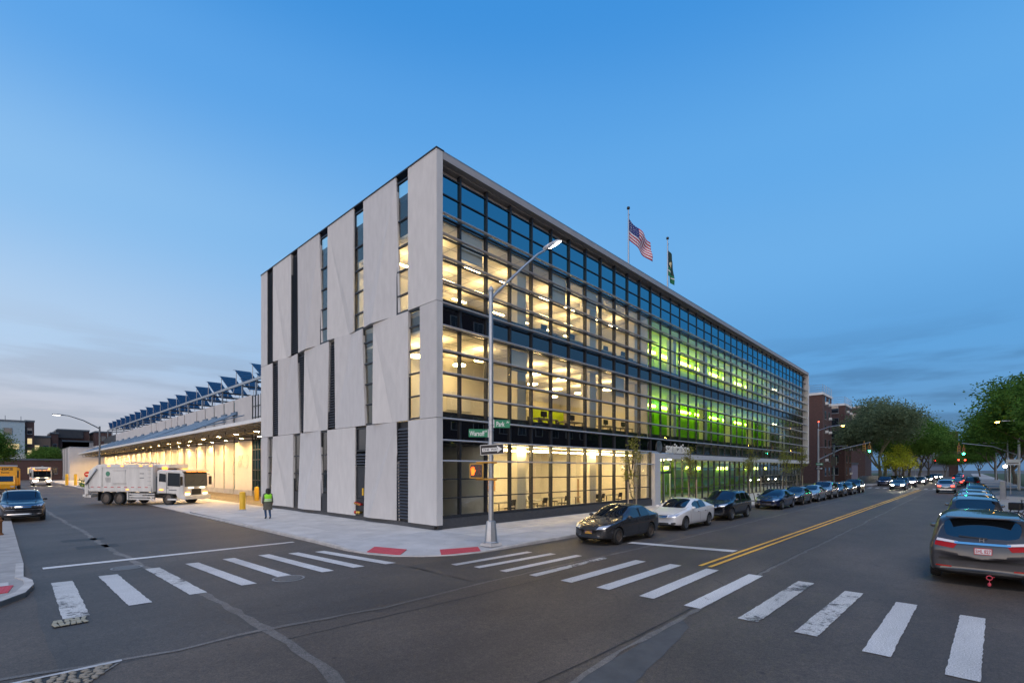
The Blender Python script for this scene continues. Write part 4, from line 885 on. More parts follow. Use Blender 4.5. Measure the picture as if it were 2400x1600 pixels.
class Car:
    """lofted body: stations from nose to tail, rows from underside to roof; glass and lamps cut out of the same skin"""
    def __init__(s, L, Wd, H, wb, fo, st, r=.32, belt=(.80, .93, .97), tum=.70, style='five', rimmat=None, kind='sedan', clad=False):
        s.L, s.W, s.H, s.r = L, Wd / 2, H, r; s.xf = L / 2 - fo; s.xr = s.xf - wb; s.st = st; s.style = style; s.kind = kind
        w2 = s.W; mb = MB(); rows = []
        for (d, zt, zb, wf, flag) in st:
            x = L / 2 - d; w = w2 * wf; u = d / L
            zbelt = belt[0] + (belt[1] - belt[0]) * smoothstep(0, .35, u) + (belt[2] - belt[1]) * smoothstep(.35, .9, u)
            zbelt = min(zbelt, zt - .035); cab = smoothstep(.06, .38, zt - zbelt)
            def mixp(a, b): return (a[0] + (b[0] - a[0]) * cab, a[1] + (b[1] - a[1]) * cab)
            wr = w2 * tum
            hood = [(w * .965, zbelt), (w * .88, zbelt + (zt - zbelt) * .62), (w * .70, zbelt + (zt - zbelt) * .86), (w * .36, zt - .004), (0, zt)]
            cabr = [(w * .945, zbelt), (wr + (w * .945 - wr) * .20, zbelt + (zt - zbelt) * .80), (wr * .90, zt - .035), (wr * .5, zt - .008), (0, zt)]
            h = zbelt - zb
            ring = [(0, zb), (w * .78, zb), (w * .965, zb + .05 * min(1, h / .4)), (w * .99, zb + h * .30), (w * 1.0, zb + h * .58), (w * .99, zb + h * .84)] + [mixp(a, b) for a, b in zip(hood, cabr)]
            front = smoothstep(.24, 0, u); rear = smoothstep(.86, 1.0, u); ws = cab * smoothstep(.62, .3, u); rw = cab * smoothstep(.6, .9, u)
            rows.append([(x - .30 * front * (abs(y) / w2) ** 2.2 + .16 * rear * (abs(y) / w2) ** 2.2 - .16 * ws * (abs(y) / (w2 * .7)) ** 2 * (k > 5) * smoothstep(.5, .2, u) + .10 * rw * (abs(y) / (w2 * .7)) ** 2 * (k > 6), y, z) for k, (y, z) in enumerate(ring)])
        nr = len(rows[0]); V = []; idx = {}
        def vid(i, k, side):
            if k in (0, nr - 1): side = 1
            key = (i, k, side)
            if key not in idx:
                p = rows[i][k]; idx[key] = len(V); V.append((p[0], p[1] * side, p[2]))
            return idx[key]
        F = []; MI = []
        for i in range(len(st) - 1):
            fl = st[i][4]
            for k in range(nr - 1):
                m = 0
                if k == 6 and 'W' in fl: m = 1
                if k >= 8 and ('S' in fl or 'R' in fl): m = 1
                if k == 6 and 'B' in fl: m = 2
                if k <= 1 or (clad and k == 2): m = 3
                for sd in (1, -1):
                    q = [vid(i, k, sd), vid(i + 1, k, sd), vid(i + 1, k + 1, sd), vid(i, k + 1, sd)]
                    q = list(dict.fromkeys(q))
                    if sd < 0: q = q[::-1]
                    F.append(q); MI.append(m)
        for i, fl in ((0, 1), (len(st) - 1, -1)):
            for k in range(nr - 1):
                q = list(dict.fromkeys([vid(i, k, 1), vid(i, k + 1, 1), vid(i, k + 1, -1), vid(i, k, -1)]))
                if len(q) < 3: continue
                F.append(q if fl > 0 else q[::-1]); MI.append(3 if k <= 1 else 0)
        sharp = {tuple(sorted((vid(i, k, sd), vid(i + 1, k, sd)))) for i in range(1, len(st) - 2) for k in (3, 5, 6) for sd in (1, -1)}
        me = bpy.data.meshes.new('car_body'); me.from_pydata(V, [], F)
        for m in (M['white_paint'], M['carglass'], M['black'], M['black']): me.materials.append(m)
        me.polygons.foreach_set('material_index', MI)
        bm = bmesh.new(); bm.from_mesh(me); bmesh.ops.recalc_face_normals(bm, faces=bm.faces)
        cl = bm.edges.layers.float.new('crease_edge')
        for e in bm.edges:
            ms = {f.material_index for f in e.link_faces}
            if 1 in ms and len(ms) > 1: e[cl] = .95
            elif tuple(sorted(v.index for v in e.verts)) in sharp: e[cl] = .55
        bm.to_mesh(me); bm.free()
        o = bpy.data.objects.new('tmp', me); COL.objects.link(o)
        sb = o.modifiers.new('s', 'SUBSURF'); sb.levels = 2; sb.render_levels = 2
        cut = MB().mi(2)
        for x in (s.xf, s.xr):
            for sd in (-1, 1): cut.cyl((x, sd * (w2 - .30), r + .015), (x, sd * (w2 + .3), r + .015), r * 1.14, n=28)
        cm = cut.mesh('cut', [M['black']] * 4); co = bpy.data.objects.new('tmpc', cm); COL.objects.link(co)
        # separate cylinders share no volume, so one cutter is enough
        bo = o.modifiers.new('b', 'BOOLEAN'); bo.object = co; bo.operation = 'DIFFERENCE'; bo.solver = 'EXACT'
        full = evaluated(o); bpy.data.objects.remove(o); bpy.data.objects.remove(co)
        bm = bmesh.new(); bm.from_mesh(full); s.bvh = BVHTree.FromBMesh(bm)
        def sub(pred, name, mats, remap=None, off=0):
            b2 = bm.copy(); bmesh.ops.delete(b2, geom=[f for f in b2.faces if not pred(f.material_index)], context='FACES')
            if off:
                for v in b2.verts: v.co += v.normal * off
            m2 = bpy.data.meshes.new(name); b2.to_mesh(m2); b2.free()
            for mm in mats: m2.materials.append(mm)
            m2.polygons.foreach_set('material_index', [remap.get(p.material_index, 0) for p in m2.polygons]); m2.polygons.foreach_set('use_smooth', [True] * len(m2.polygons)); m2.set_sharp_from_angle(angle=R(38)); m2.update(); return m2
        s.body = sub(lambda m: m != 1, 'body', [M['white_paint'], M['black']], {0: 0, 2: 1, 3: 1})
        # glass pieces, one mesh per pane
        b2 = bm.copy(); bmesh.ops.delete(b2, geom=[f for f in b2.faces if f.material_index != 1], context='FACES')
        seen = set(); s.glass = []
        b2.verts.ensure_lookup_table()
        for f in b2.faces:
            if f.index in seen: continue
            comp = []; stack = [f]; seen.add(f.index)
            while stack:
                q = stack.pop(); comp.append(q)
                for e in q.edges:
                    for g in e.link_faces:
                        if g.index not in seen: seen.add(g.index); stack.append(g)
            vm = {}; vs = []; fs = []
            for q in comp:
                ids = []
                for v in q.verts:
                    if v.index not in vm: vm[v.index] = len(vs); vs.append(tuple(v.co - v.normal * .006))
                    ids.append(vm[v.index])
                fs.append(ids)
            g = bpy.data.meshes.new('window'); g.from_pydata(vs, [], fs); g.materials.append(M['carglass']); g.polygons.foreach_set('use_smooth', [True] * len(fs)); g.update()
            c = sum((Vector(v) for v in vs), Vector()) / len(vs)
            nm = 'side_window' if abs(c.y) > .3 else ('windscreen' if c.x > 0 else 'rear_window'); s.glass.append((nm, g))
        b2.free(); bm.free()
        t, m, d = tyre_meshes(r, .215, style); s.tyre = t; s.rim = m.mesh('rim', rimmat or M['rim'], 35); s.disc = d
        s.extra = []      # (name, mesh)
        s._mirror()
    def patch(s, c4, dirv, nu=5, nv=3, off=.006, mir=True):
        """quad patch laid on the skin; c4 corner points, looked at along -dirv; returns list of MB"""
        mb = MB(); d = Vector(dirv).normalized(); c4 = [Vector(c) for c in c4]
        for sd in ((1, -1) if mir else (1,)):
            g = []
            for j in range(nv + 1):
                for i in range(nu + 1):
                    u, v = i / nu, j / nv
                    p = c4[0] * (1 - u) * (1 - v) + c4[1] * u * (1 - v) + c4[2] * u * v + c4[3] * (1 - u) * v
                    p = Vector((p.x, p.y * sd, p.z)); dd = Vector((d.x, d.y * sd, d.z))
                    h = s.bvh.ray_cast(p + dd * 2.5, -dd)
                    g.append((h[0] + dd * off) if h[0] else p)
            mb.add(g, [(j * (nu + 1) + i, j * (nu + 1) + i + 1, (j + 1) * (nu + 1) + i + 1, (j + 1) * (nu + 1) + i) for j in range(nv) for i in range(nu)])
        return mb
    def add(s, name, mats, c4, dirv, nu=5, nv=3, off=.006, mir=True, split=True):
        for sd in ((1, -1) if mir else (1,)):
            cc = [(p[0], p[1] * sd, p[2]) for p in c4]; dv = (dirv[0], dirv[1] * sd, dirv[2])
            s.extra.append((name, s.patch(cc, dv, nu, nv, off, False).mesh(name, mats, True)))
    def front(s, name, mats, y0, z0, y1, z1, mir=True, off=.006, dy=.0, y0t=None, y1t=None, nu=5, nv=3, dx=1):
        c = [(0, y0, z0), (0, y1, z0 if not isinstance(z0, tuple) else z0[1]), (0, y1t if y1t is not None else y1, z1), (0, y0t if y0t is not None else y0, z1)]
        s.add(name, mats, c, (dx, dy, 0), nu, nv, off, mir)
    def side(s, name, mats, pts, off=.004, nu=4, nv=4, mir=True):
        s.add(name, mats, [(x, 0, z) for x, z in pts], (0, 1, 0), nu, nv, off, mir)
    def seam(s, x0, z0, x1, z1, w=.007):
        dx, dz = x1 - x0, z1 - z0; L = math.hypot(dx, dz); nx, nz = -dz / L * w, dx / L * w
        s.side('door_seam', M['black'], [(x0 - nx, z0 - nz), (x0 + nx, z0 + nz), (x1 + nx, z1 + nz), (x1 - nx, z1 - nz)], .0025, 1, 8)
    def _mirror(s):
        pass
    def mirrors(s, x, z, y):
        for sd in (1, -1):
            m = MB().lathe([(.001, -.10), (.05, -.09), (.075, -.03), (.08, .02), (.065, .05), (.001, .055)], 12, axis='x')
            m.v = [(a + x, b * 1.25 + sd * (y + .09), c * .85 + z) for a, b, c in m.v]
            m.cyl((x, sd * (y - .06), z - .06), (x, sd * (y + .05), z - .03), .022, n=6)
            s.extra.append(('mirror', m.mesh('mirror', M['white_paint'], 40)))
    def place(s, name, loc, rz, label, cat, paint, group=None, lit=None, rear=None, plate=None, skip=()):
        t = empty(name, (loc[0], loc[1], ROAD + .012), rz, label, cat, group)
        def put(nm, me, m=None):
            o = bpy.data.objects.new(nm, me); link(o, t)
            if m is not None: o.material_slots[0].link = 'OBJECT'; o.material_slots[0].material = m
            return o
        put('body', s.body, paint)
        for nm, g in s.glass: put(nm, g)
        for nm, me in s.extra:
            if nm in skip: continue
            m = paint if nm in ('mirror', 'spoiler') else None
            if nm == 'headlight' and lit is not None: m = lit
            if nm == 'tail_light' and rear is not None: m = rear
            put(nm, me, m)
        for x in (s.xf, s.xr):
            for sd in (1, -1):
                w = put('wheel', s.rim); w.location = (x, sd * (s.W - .125), s.r); w.rotation_euler = (0, random.uniform(0, 2), 0 if sd > 0 else math.pi)
                ty = bpy.data.objects.new('tyre', s.tyre); link(ty, w); di = bpy.data.objects.new('brake_disc', s.disc); link(di, w)
        if plate:
            pm, txt, x, z, back, tm = plate
            # number plate standing just proud of the bumper
            h = s.bvh.ray_cast(Vector((x * 3, 0, z)), Vector((-x, 0, 0))); px = h[0].x + (.015 if x > 0 else -.015)
            p = MB().box(-.006, .006, -.155, .155, -.078, .078).build('number_plate', pm, t, loc=(px, 0, z), bevel=.004)
            if txt: text('plate_lettering', txt, .105, tm, p, (.007 * (1 if x > 0 else -1), 0, -.005), (R(90), 0, R(90) if x > 0 else R(-90)), .001, .002, 'CENTER', .82)
        return t
# flags: W side glass, S windscreen, R rear glass
def sedan_stations(L, H, hood=.80, cowl=.96, deck=1.02, ws=(1.42, 2.22), roof=3.25, rg=4.0, nose=.50):
    return [(0, nose + .06, .30, .66, ''), (.05, nose + .16, .22, .78, ''), (.22, hood - .05, .19, .90, ''), (.62, hood + .04, .17, .97, ''), (ws[0] - .32, cowl - .045, .17, .985, ''), (ws[0], cowl, .17, .99, 'S'), (ws[0] + .42, cowl + (H - cowl) * .56, .17, 1.0, 'SW'), (ws[1], H - .055, .17, 1.0, 'W'), (2.58, H - .012, .17, 1.0, 'B'), (2.66, H - .008, .17, 1.0, 'W'),
            (roof - .12, H - .022, .17, 1.0, 'W'), (roof + .12, H - .075, .17, 1.0, 'R'), (rg - .28, deck + (H - deck) * .40, .18, .99, 'R'), (rg, deck + .02, .19, .98, ''), (L - .28, deck, .21, .95, ''), (L - .08, deck - .05, .25, .90, ''), (L, deck - .24, .34, .80, '')]
def suv_stations(L, H, hood=1.0, cowl=1.12, ws=(1.20, 1.95), roof=None, nose=.62, rear=.98, pil=(2.35, 2.43, 3.25, 3.33)):
    roof = roof or L - .75
    return [(0, nose + .08, .34, .70, ''), (.05, nose + .22, .26, .80, ''), (.2, hood - .06, .23, .91, ''), (.6, hood + .02, .21, .975, ''), (ws[0] - .25, cowl - .04, .21, .99, ''), (ws[0], cowl, .21, .995, 'S'), (ws[0] + .38, cowl + (H - cowl) * .55, .21, 1, 'SW'), (ws[1], H - .05, .21, 1, 'W'), (pil[0], H - .01, .21, 1, 'B'), (pil[1], H - .005, .21, 1, 'W'), (pil[2], H - .012, .21, 1, 'B'), (pil[3], H - .015, .21, 1, 'W'),
            (roof, H - .05, .21, 1, ''), (L - .36, H - .12, .22, .985, 'R'), (L - .16, rear + .16, .24, .965, ''), (L - .06, rear - .05, .27, .94, ''), (L, .66, .36, .86, '')]
dark_grille = M['black']
def dress(c, kind, front='bars', lamp_z=.66, lamp_y=(.46, .80), hood_z=.72, plate_z=.45, handle_z=.80, door=(.95, -.15, -1.05)):
    f = c.L / 2; w = c.W
    for sgn in (1,):
        c.add('headlight', M['lens'], [(f, w * lamp_y[0], lamp_z - .05), (f - .1, w * lamp_y[1], lamp_z - .015), (f - .4, w * (lamp_y[1] + .10), lamp_z + .12), (f - .05, w * (lamp_y[0] + .08), lamp_z + .055)], (1, .45, .1), 6, 3, .007)
        c.add('tail_light', M['red_lens'], [(-f, w * .52, .80), (-f, w * .86, .82), (-f + .1, w * .86, .97), (-f, w * .52, .95)], (-1, .4, 0), 5, 3, .007)
    c.front('grille', dark_grille, -.36 * w, hood_z - .14, .36 * w, hood_z - .02, False, .006, nu=8)
    if front == 'bars':
        for z in (.115, .085, .055): c.front('grille_bar', M['chrome'], -.34 * w, hood_z - z - .006, .34 * w, hood_z - z + .006, False, .014, nu=8, nv=1)
    c.front('air_intake', dark_grille, -.42 * w, .27, .42 * w, .37, False, .006, nu=8)
    c.add('fog_lamp', M['black'], [(f, w * .56, .29), (f, w * .82, .31), (f, w * .82, .40), (f, w * .60, .38)], (1, .3, 0), 4, 2, .006)
    for x in door: c.seam(x, .26, x + .02, c.zbelt_at(x) - .02)
    for x in (door[1] + .18, door[2] + .2): c.side('door_handle', M['chrome'] if kind == 'c' else M['black'], [(x, handle_z), (x + .17, handle_z + .006), (x + .17, handle_z + .035), (x, handle_z + .03)], .02, 2, 1)
    for x0, x1 in ((f - .30, c.mx + .10),):
        c.add('hood_seam', M['black'], [(x0, w * .60, 1), (x0, w * .612, 1), (x1, w * .80, 1), (x1, w * .788, 1)], (0, 0, 1), 1, 8, .003)
    c.front('hood_seam', M['black'], -.50 * w, hood_z + .015, .50 * w, hood_z + .022, False, .003, nu=10, nv=1)
    c.side('sill_trim', M['black'], [(c.xf - c.r * 1.2, .20), (c.xr + c.r * 1.2, .20), (c.xr + c.r * 1.2, .245), (c.xf - c.r * 1.2, .245)], .004, 8, 1)
    c.add('bumper_seam', M['black'], [(-f, -w * .85, .60), (-f, w * .85, .60), (-f, w * .85, .608), (-f, -w * .85, .608)], (-1, 0, 0), 10, 1, .003, False)
    if kind == 'r' or c.kind == 'suv':
        for sd in (1, -1):
            rr = MB().tube([(.75, sd * w * .66, c.H - .02), (.6, sd * w * .66, c.H + .05), (-1.3, sd * w * .66, c.H + .05), (-1.5, sd * w * .66, c.H - .04)], .018, 6); c.extra.append(('roof_rail', rr.mesh('roof_rail', M['black'], 40)))
    c.mirrors(c.mx, c.mz, w * .92)
def zbelt_at(s, x):
    u = (s.L / 2 - x) / s.L; b = s.beltv; return b[0] + (b[1] - b[0]) * smoothstep(0, .35, u) + (b[2] - b[1]) * smoothstep(.35, .9, u)
Car.zbelt_at = zbelt_at
def make(L, Wd, H, wb, fo, st, **k):
    c = Car(L, Wd, H, wb, fo, st, **k); c.beltv = k.get('belt', (.80, .93, .97)); return c
jetta = make(4.55, 1.78, 1.46, 2.58, .90, sedan_stations(4.55, 1.46, .80, .965, 1.05), belt=(.78, .94, .98), style='steel', rimmat=M['rim_d']); jetta.mx, jetta.mz = .62, 1.0
dress(jetta, 's', 'none')
jetta.front('grille', dark_grille, -.34, .34, .34, .60, False, .008, nu=8)
sonata = make(4.82, 1.84, 1.47, 2.795, .93, sedan_stations(4.82, 1.47, .82, 1.0, 1.06, (1.40, 2.30), 3.25, 4.25, .52), belt=(.78, .95, 1.03), tum=.68, style='ten'); sonata.mx, sonata.mz = .72, 1.02
dress(sonata, 'c', 'bars', .68, (.42, .80), .74)
model3 = make(4.69, 1.85, 1.44, 2.875, .84, sedan_stations(4.69, 1.44, .76, .92, 1.04, (1.15, 2.15), 3.15, 4.25, .50), belt=(.76, .90, 1.0), tum=.68, style='seven'); model3.mx, model3.mz = .86, .98
dress(model3, 's', 'none', .66, (.50, .82), .60)
crv = make(4.53, 1.82, 1.66, 2.62, .90, suv_stations(4.53, 1.66, .98, 1.11), belt=(.95, 1.05, 1.10), tum=.78, r=.345, style='seven', clad=True, kind='suv'); crv.mx, crv.mz = .72, 1.14
dress(crv, 's', 'bars', .84, (.44, .82), .86, .55, .95)
gsuv = make(4.7, 1.88, 1.70, 2.75, .92, suv_stations(4.7, 1.70, 1.02, 1.14), belt=(.97, 1.07, 1.12), tum=.78, r=.36, style='five', clad=True, kind='suv'); gsuv.mx, gsuv.mz = .78, 1.17
dress(gsuv, 'c', 'bars', .86, (.46, .84), .90, .55, .97)
van = make(5.15, 2.01, 1.76, 3.0, 1.02, suv_stations(5.15, 1.76, .98, 1.12, (1.05, 2.0), 4.62, .60, 1.02, (2.5, 2.58, 3.55, 3.63)), belt=(.95, 1.04, 1.08), tum=.82, r=.345, style='seven', kind='van'); van.mx, van.mz = 1.02, 1.16
dress(van, 'c', 'bars', .82, (.5, .84), .86, .5, .93)
P_ = dict(grey=paintmat('car_grey', (.034, .036, .041), .25), white=paintmat('car_white', (.72, .72, .72), .0, .3), black=paintmat('car_black', (.008, .010, .016), .3, .25), navy=paintmat('car_navy', (.008, .018, .07), .4, .25), silver=paintmat('car_silver', (.40, .41, .43), .7), dgrey=paintmat('car_dark_grey', (.055, .055, .06), .5), teal=paintmat('car_blue', (.03, .10, .16), .5), purple=paintmat('car_van_grey', (.032, .031, .036), .1, .4))
ny_plate = mat('plate_yellow', (.72, .38, .03), .5); wh_plate = mat('plate_white', (.72, .72, .74), .5); pred = mat('plate_red', (.5, .02, .03), .5); pblue = mat('plate_blue', (.02, .04, .25), .5)
YL = -6.80
g = 'cars parked along the building'
# x is the middle of each car; they face the camera
jetta.place('parked_car', (4.15, YL - .05), math.pi, 'dark grey sedan with a yellow front plate parked first from the crossing', 'car', P_['grey'], g, plate=(ny_plate, 'FKC 7184', 1, .50, False, pblue))
sonata.place('parked_car', (10.3, YL - .05), math.pi, 'white sedan parked behind the dark grey one', 'car', P_['white'], g)
crv.place('parked_car', (16.35, YL - .08), math.pi, 'black SUV with roof rails parked behind the white sedan', 'car', P_['black'], g)
model3.place('parked_car', (26.7, YL - .08), math.pi, 'dark navy sedan with a smooth grille-less nose behind the black SUV', 'car', P_['navy'], g)
jetta.place('parked_car', (32.6, YL - .1), math.pi, 'grey sedan parked just behind the dark navy sedan', 'car', P_['dgrey'], g)
sonata.place('parked_car', (38.0, YL - .15), math.pi, 'silver sedan parked in front of the tall silver SUV', 'car', P_['silver'], g)
gsuv.place('parked_car', (43.2, YL - .2), math.pi, 'tall silver SUV in the row of parked cars', 'car', P_['silver'], g)
jetta.place('parked_car', (48.5, YL - .3), math.pi, 'dark sedan parked behind the tall silver SUV', 'car', P_['dgrey'], g)
sonata.place('parked_car', (54.0, YL - .3), math.pi, 'dark sedan parked second behind the tall silver SUV', 'car', P_['dgrey'], g)
crv.place('parked_car', (60.0, YL - .3), math.pi, 'black SUV parked last before the far crossroads', 'car', P_['black'], g)
g2 = 'cars parked beyond the far crossroads'
for i, (x, c, p, lab) in enumerate(((93, gsuv, 'navy', 'blue SUV parked first beyond the far crossroads'), (99, jetta, 'dgrey', 'dark sedan parked behind the blue SUV beyond the crossroads'), (105, crv, 'black', 'black SUV under the big trees beyond the crossroads'), (111, sonata, 'silver', 'silver sedan under the big trees beyond the crossroads'), (117, jetta, 'grey', 'grey sedan deep under the trees beyond the crossroads'))):
    c.place('parked_car', (x, -7.0), math.pi, lab, 'car', P_[p], g2)
# right side of the avenue, seen from behind
g3 = 'cars parked on the far side of the avenue'
vx = 2.85 + 5.15 / 2
for sd in (1, -1): pass
v = van.place('parked_minivan', (vx, -17.72), 0, 'dark grey minivan with red and clear tail lamps at the edge of the picture', 'minivan', P_['purple'], g3, skip=('tail_light',))
def vp(name, m, c4, mir=True, off=.008, nu=6, nv=2, d=(-1, 0, 0), dirv=None):
    for sd in ((1, -1) if mir else (1,)):
        mb = van.patch([(p[0], p[1] * sd, p[2]) for p in c4], (d[0], d[1] * sd, d[2]), nu, nv, off, False); mb.build(name, m, v, True)
rx = -van.L / 2
vp('tail_light', M['red_lens'], [(rx, .56, .90), (rx, .97, .95), (rx, .97, 1.06), (rx, .50, 1.02)], d=(-1, .5, 0))
vp('reverse_lamp', mat('clear_lens', (.75, .7, .7), .1, coat=1), [(rx, .52, 1.03), (rx, .96, 1.07), (rx, .95, 1.13), (rx, .50, 1.08)], d=(-1, .5, 0))
vp('chrome_bar', M['chrome'], [(rx, -.5, 1.025), (rx, .5, 1.025), (rx, .5, 1.075), (rx, -.5, 1.075)], False, .014)
vp('reflector', M['red_lens'], [(rx, .55, .42), (rx, .85, .43), (rx, .85, .46), (rx, .55, .455)])
vp('bumper_seam', M['black'], [(rx, -.9, .60), (rx, .9, .60), (rx, .9, .612), (rx, -.9, .612)], False, .004, 12, 1)
vp('plate_recess', P_['purple'], [(rx, -.42, .74), (rx, .42, .74), (rx, .50, 1.0), (rx, -.50, 1.0)], False, .004, 8, 3)
for sd in (-1, 1): vp('tailgate_seam', M['black'], [(rx, sd * .90, .62), (rx, sd * .908, .62), (rx, sd * .90, 1.12), (rx, sd * .892, 1.12)], False, .003, 1, 6)
vp('bumper_step', M['black'], [(rx, -.80, .62), (rx, .80, .62), (rx, .80, .66), (rx, -.80, .66)], False, .006, 12, 1)
vp('bumper_insert', M['black'], [(rx, -.86, .25), (rx, .86, .25), (rx, .86, .36), (rx, -.86, .36)], False, .006, 12, 2)
MB().prism_y([(-.16, -.03), (.25, .0), (.25, .035), (-.13, .0)], -.66, .66).build('spoiler', P_['purple'], v, 30, loc=(rx + .30, 0, 1.70), bevel=.01)
vp('brake_lamp', M['red_lens'], [(rx, -.16, 1.66), (rx, .16, 1.66), (rx, .16, 1.69), (rx, -.16, 1.69)], False, .02)
vp('wiper', M['black'], [(rx, -.1, 1.17), (rx, .42, 1.20), (rx, .42, 1.225), (rx, -.1, 1.20)], False, .03, 6, 1)
hh = van.bvh.ray_cast(Vector((-6, 0, .86)), Vector((1, 0, 0)))[0].x - .02
pl_ = MB().box(-.006, .006, -.16, .16, -.08, .08).build('number_plate', pred, v, loc=(hh, -.02, .88)); MB().box(-.009, -.004, -.145, .145, -.065, .065).build('plate_face', wh_plate, pl_)
text('plate_lettering', '5HL 827', .125, pred, pl_, (-.011, 0, -.005), (R(90), 0, R(-90)), .001, .002, 'CENTER', .62)
eb = MB()
for sgn in (-1, 1): eb.box(-.006, .006, sgn * .035 - .008, sgn * .035 + .008, -.045, .045)
eb.box(-.006, .006, -.035, .035, -.008, .008)
h2 = van.bvh.ray_cast(Vector((-6, 0, 1.14)), Vector((1, 0, 0)))[0].x - .012; em2 = eb.build('badge', M['chrome'], v, loc=(h2, 0, 1.14))
MB().tube([(rx - .05, -.2 + .0, .30), (rx - .05, -.2, .30), (rx - .06, -.22, .29)], .01).build('tow_hook', pred, v)
cm_ = mat('toy_pink', (.55, .06, .09), .6)
ch = empty('hanging_charm', (vx + rx - .06, -17.85, .16), 0, 'small pink ring and bead charm hanging under the minivan bumper', 'charm')
MB().lathe([(.05, -.012), (.062, 0), (.05, .012), (.038, 0), (.05, -.012)], 16, axis='x', caps=False).build('ring', cm_, ch); MB().tube([(0, 0, -.05), (0, 0, -.12)], .006).build('cord', cm_, ch); MB().lathe([(.001, -.05), (.03, -.03), (.035, 0), (.03, .03), (.001, .05)], 10, c=(0, 0, -.16)).build('bead', cm_, ch)
model3.place('parked_car', (11.6, -17.75), 0, 'low blue car parked directly in front of the minivan', 'car', P_['teal'], g3)
gsuv.place('parked_car', (17.6, -17.7), 0, 'dark SUV parked two ahead of the minivan', 'car', P_['dgrey'], g3)
crv.place('parked_car', (24.0, -17.8), 0, 'silver SUV parked ahead of the dark SUV across the avenue', 'car', P_['silver'], g3)
crv.place('parked_car', (30.5, -17.8), 0, 'grey SUV parked fourth ahead of the minivan', 'car', P_['dgrey'], g3)
for i, (x, c, p, lab) in enumerate(((50, sonata, 'dgrey', 'dark sedan parked on the right before the far crossroads'), (56, jetta, 'black', 'black sedan parked on the right next to the crossroads'), (95, gsuv, 'black', 'black SUV parked on the right beyond the crossroads'), (102, jetta, 'grey', 'grey sedan parked on the right beyond the crossroads'))):
    c.place('parked_car', (x, -18.1), 0, lab, 'car', P_[p], g3)
# moving traffic with its lamps on
hl = emat('lit_headlamp', (1, .85, .58), 350); tl = emat('lit_tail_lamp', (1, .05, .03), 9)
gsuv.place('moving_car', (66.5, -15.6), 0, 'silver SUV driving away with red tail lamps lit', 'car', P_['silver'], None, rear=tl)
sonata.place('moving_car', (74.0, -10.4), math.pi, 'sedan with glaring headlights crossing the far junction towards us', 'car', P_['dgrey'], None, lit=hl)
gsuv.place('moving_car', (88.0, -10.6), math.pi, 'SUV with headlights on behind the oncoming sedan', 'car', P_['dgrey'], None, lit=hl)
jetta.place('moving_car', (104, -11.0), math.pi, 'oncoming car with headlights on third in the queue', 'car', P_['dgrey'], None, lit=hl)
crv.place('moving_car', (81.5, -10.2), math.pi, 'dark car with headlights on close behind the oncoming sedan', 'car', P_['dgrey'], None, lit=hl)
gsuv.place('moving_car', (96, -9.9), math.pi, 'oncoming SUV with headlights on beside the yellow lit tree', 'car', P_['silver'], None, lit=hl)
sonata.place('moving_car', (116, -10.6), math.pi, 'oncoming sedan with headlights on behind the queue', 'car', P_['white'], None, lit=hl)
sonata.place('moving_car', (92, -16.2), 0, 'dark sedan with red lamps just beyond the junction', 'car', P_['black'], None, rear=tl)
jetta.place('moving_car', (108, -16.4), 0, 'car with red tail lamps waiting beyond the junction', 'car', P_['dgrey'], None, rear=tl)
for i, (x, y, s_) in enumerate(((130, -11, 1), (150, -11.2, 1), (175, -11.4, 1), (140, -15.8, 0), (165, -15.9, 0), (200, -15.9, 0))):
    (gsuv if i % 2 else sonata).place('moving_car', (x, y), math.pi if s_ else 0, ('distant oncoming car with bright headlights, number %s in the line' if s_ else 'distant car driving away with red lamps, number %s in the line') % ('one', 'two', 'three', 'one', 'two', 'three')[i], 'car', P_['dgrey'], None, lit=hl if s_ else None, rear=None if s_ else tl)
# side street
kia = gsuv.place('parked_car', (-12.6, 22.6), R(-90), 'black SUV with a wide chrome framed grille at the edge of the side street', 'car', P_['black'])
mb = gsuv.patch([(0, -.72, .66), (0, .72, .66), (0, .80, .90), (0, -.80, .90)], (1, 0, 0), 12, 4, .012, False); mb.build('grille', M['black'], kia, True)
for z in (.66, .90): gsuv.patch([(0, -.76, z - .012), (0, .76, z - .012), (0, .76, z + .012), (0, -.76, z + .012)], (1, 0, 0), 12, 1, .02, False).build('grille_frame', M['chrome'], kia, True)
gsuv.patch([(0, -.85, .40), (0, .85, .40), (0, .85, .45), (0, -.85, .45)], (1, 0, 0), 12, 1, .02, False).build('bumper_trim', M['chrome'], kia, True)
# ================================================================== street furniture
galv = M['steel']; signgreen = mat('sign_green', (.005, .22, .10), .45); signwhite = mat('sign_white', (.78, .78, .76), .45); signblack = mat('sign_black', (.015, .015, .017), .45)
signal_y = mat('signal_yellow', (.50, .26, .035), .5, var=.12, vscale=6)
def rrect(w, h, r, n=4):
    p = []
    for cx, cy_, a0 in ((w / 2 - r, h / 2 - r, 0), (-w / 2 + r, h / 2 - r, 90), (-w / 2 + r, -h / 2 + r, 180), (w / 2 - r, -h / 2 + r, 270)):
        for k in range(n + 1): a = R(a0 + 90 * k / n); p.append((cx + r * math.cos(a), cy_ + r * math.sin(a)))
    return p
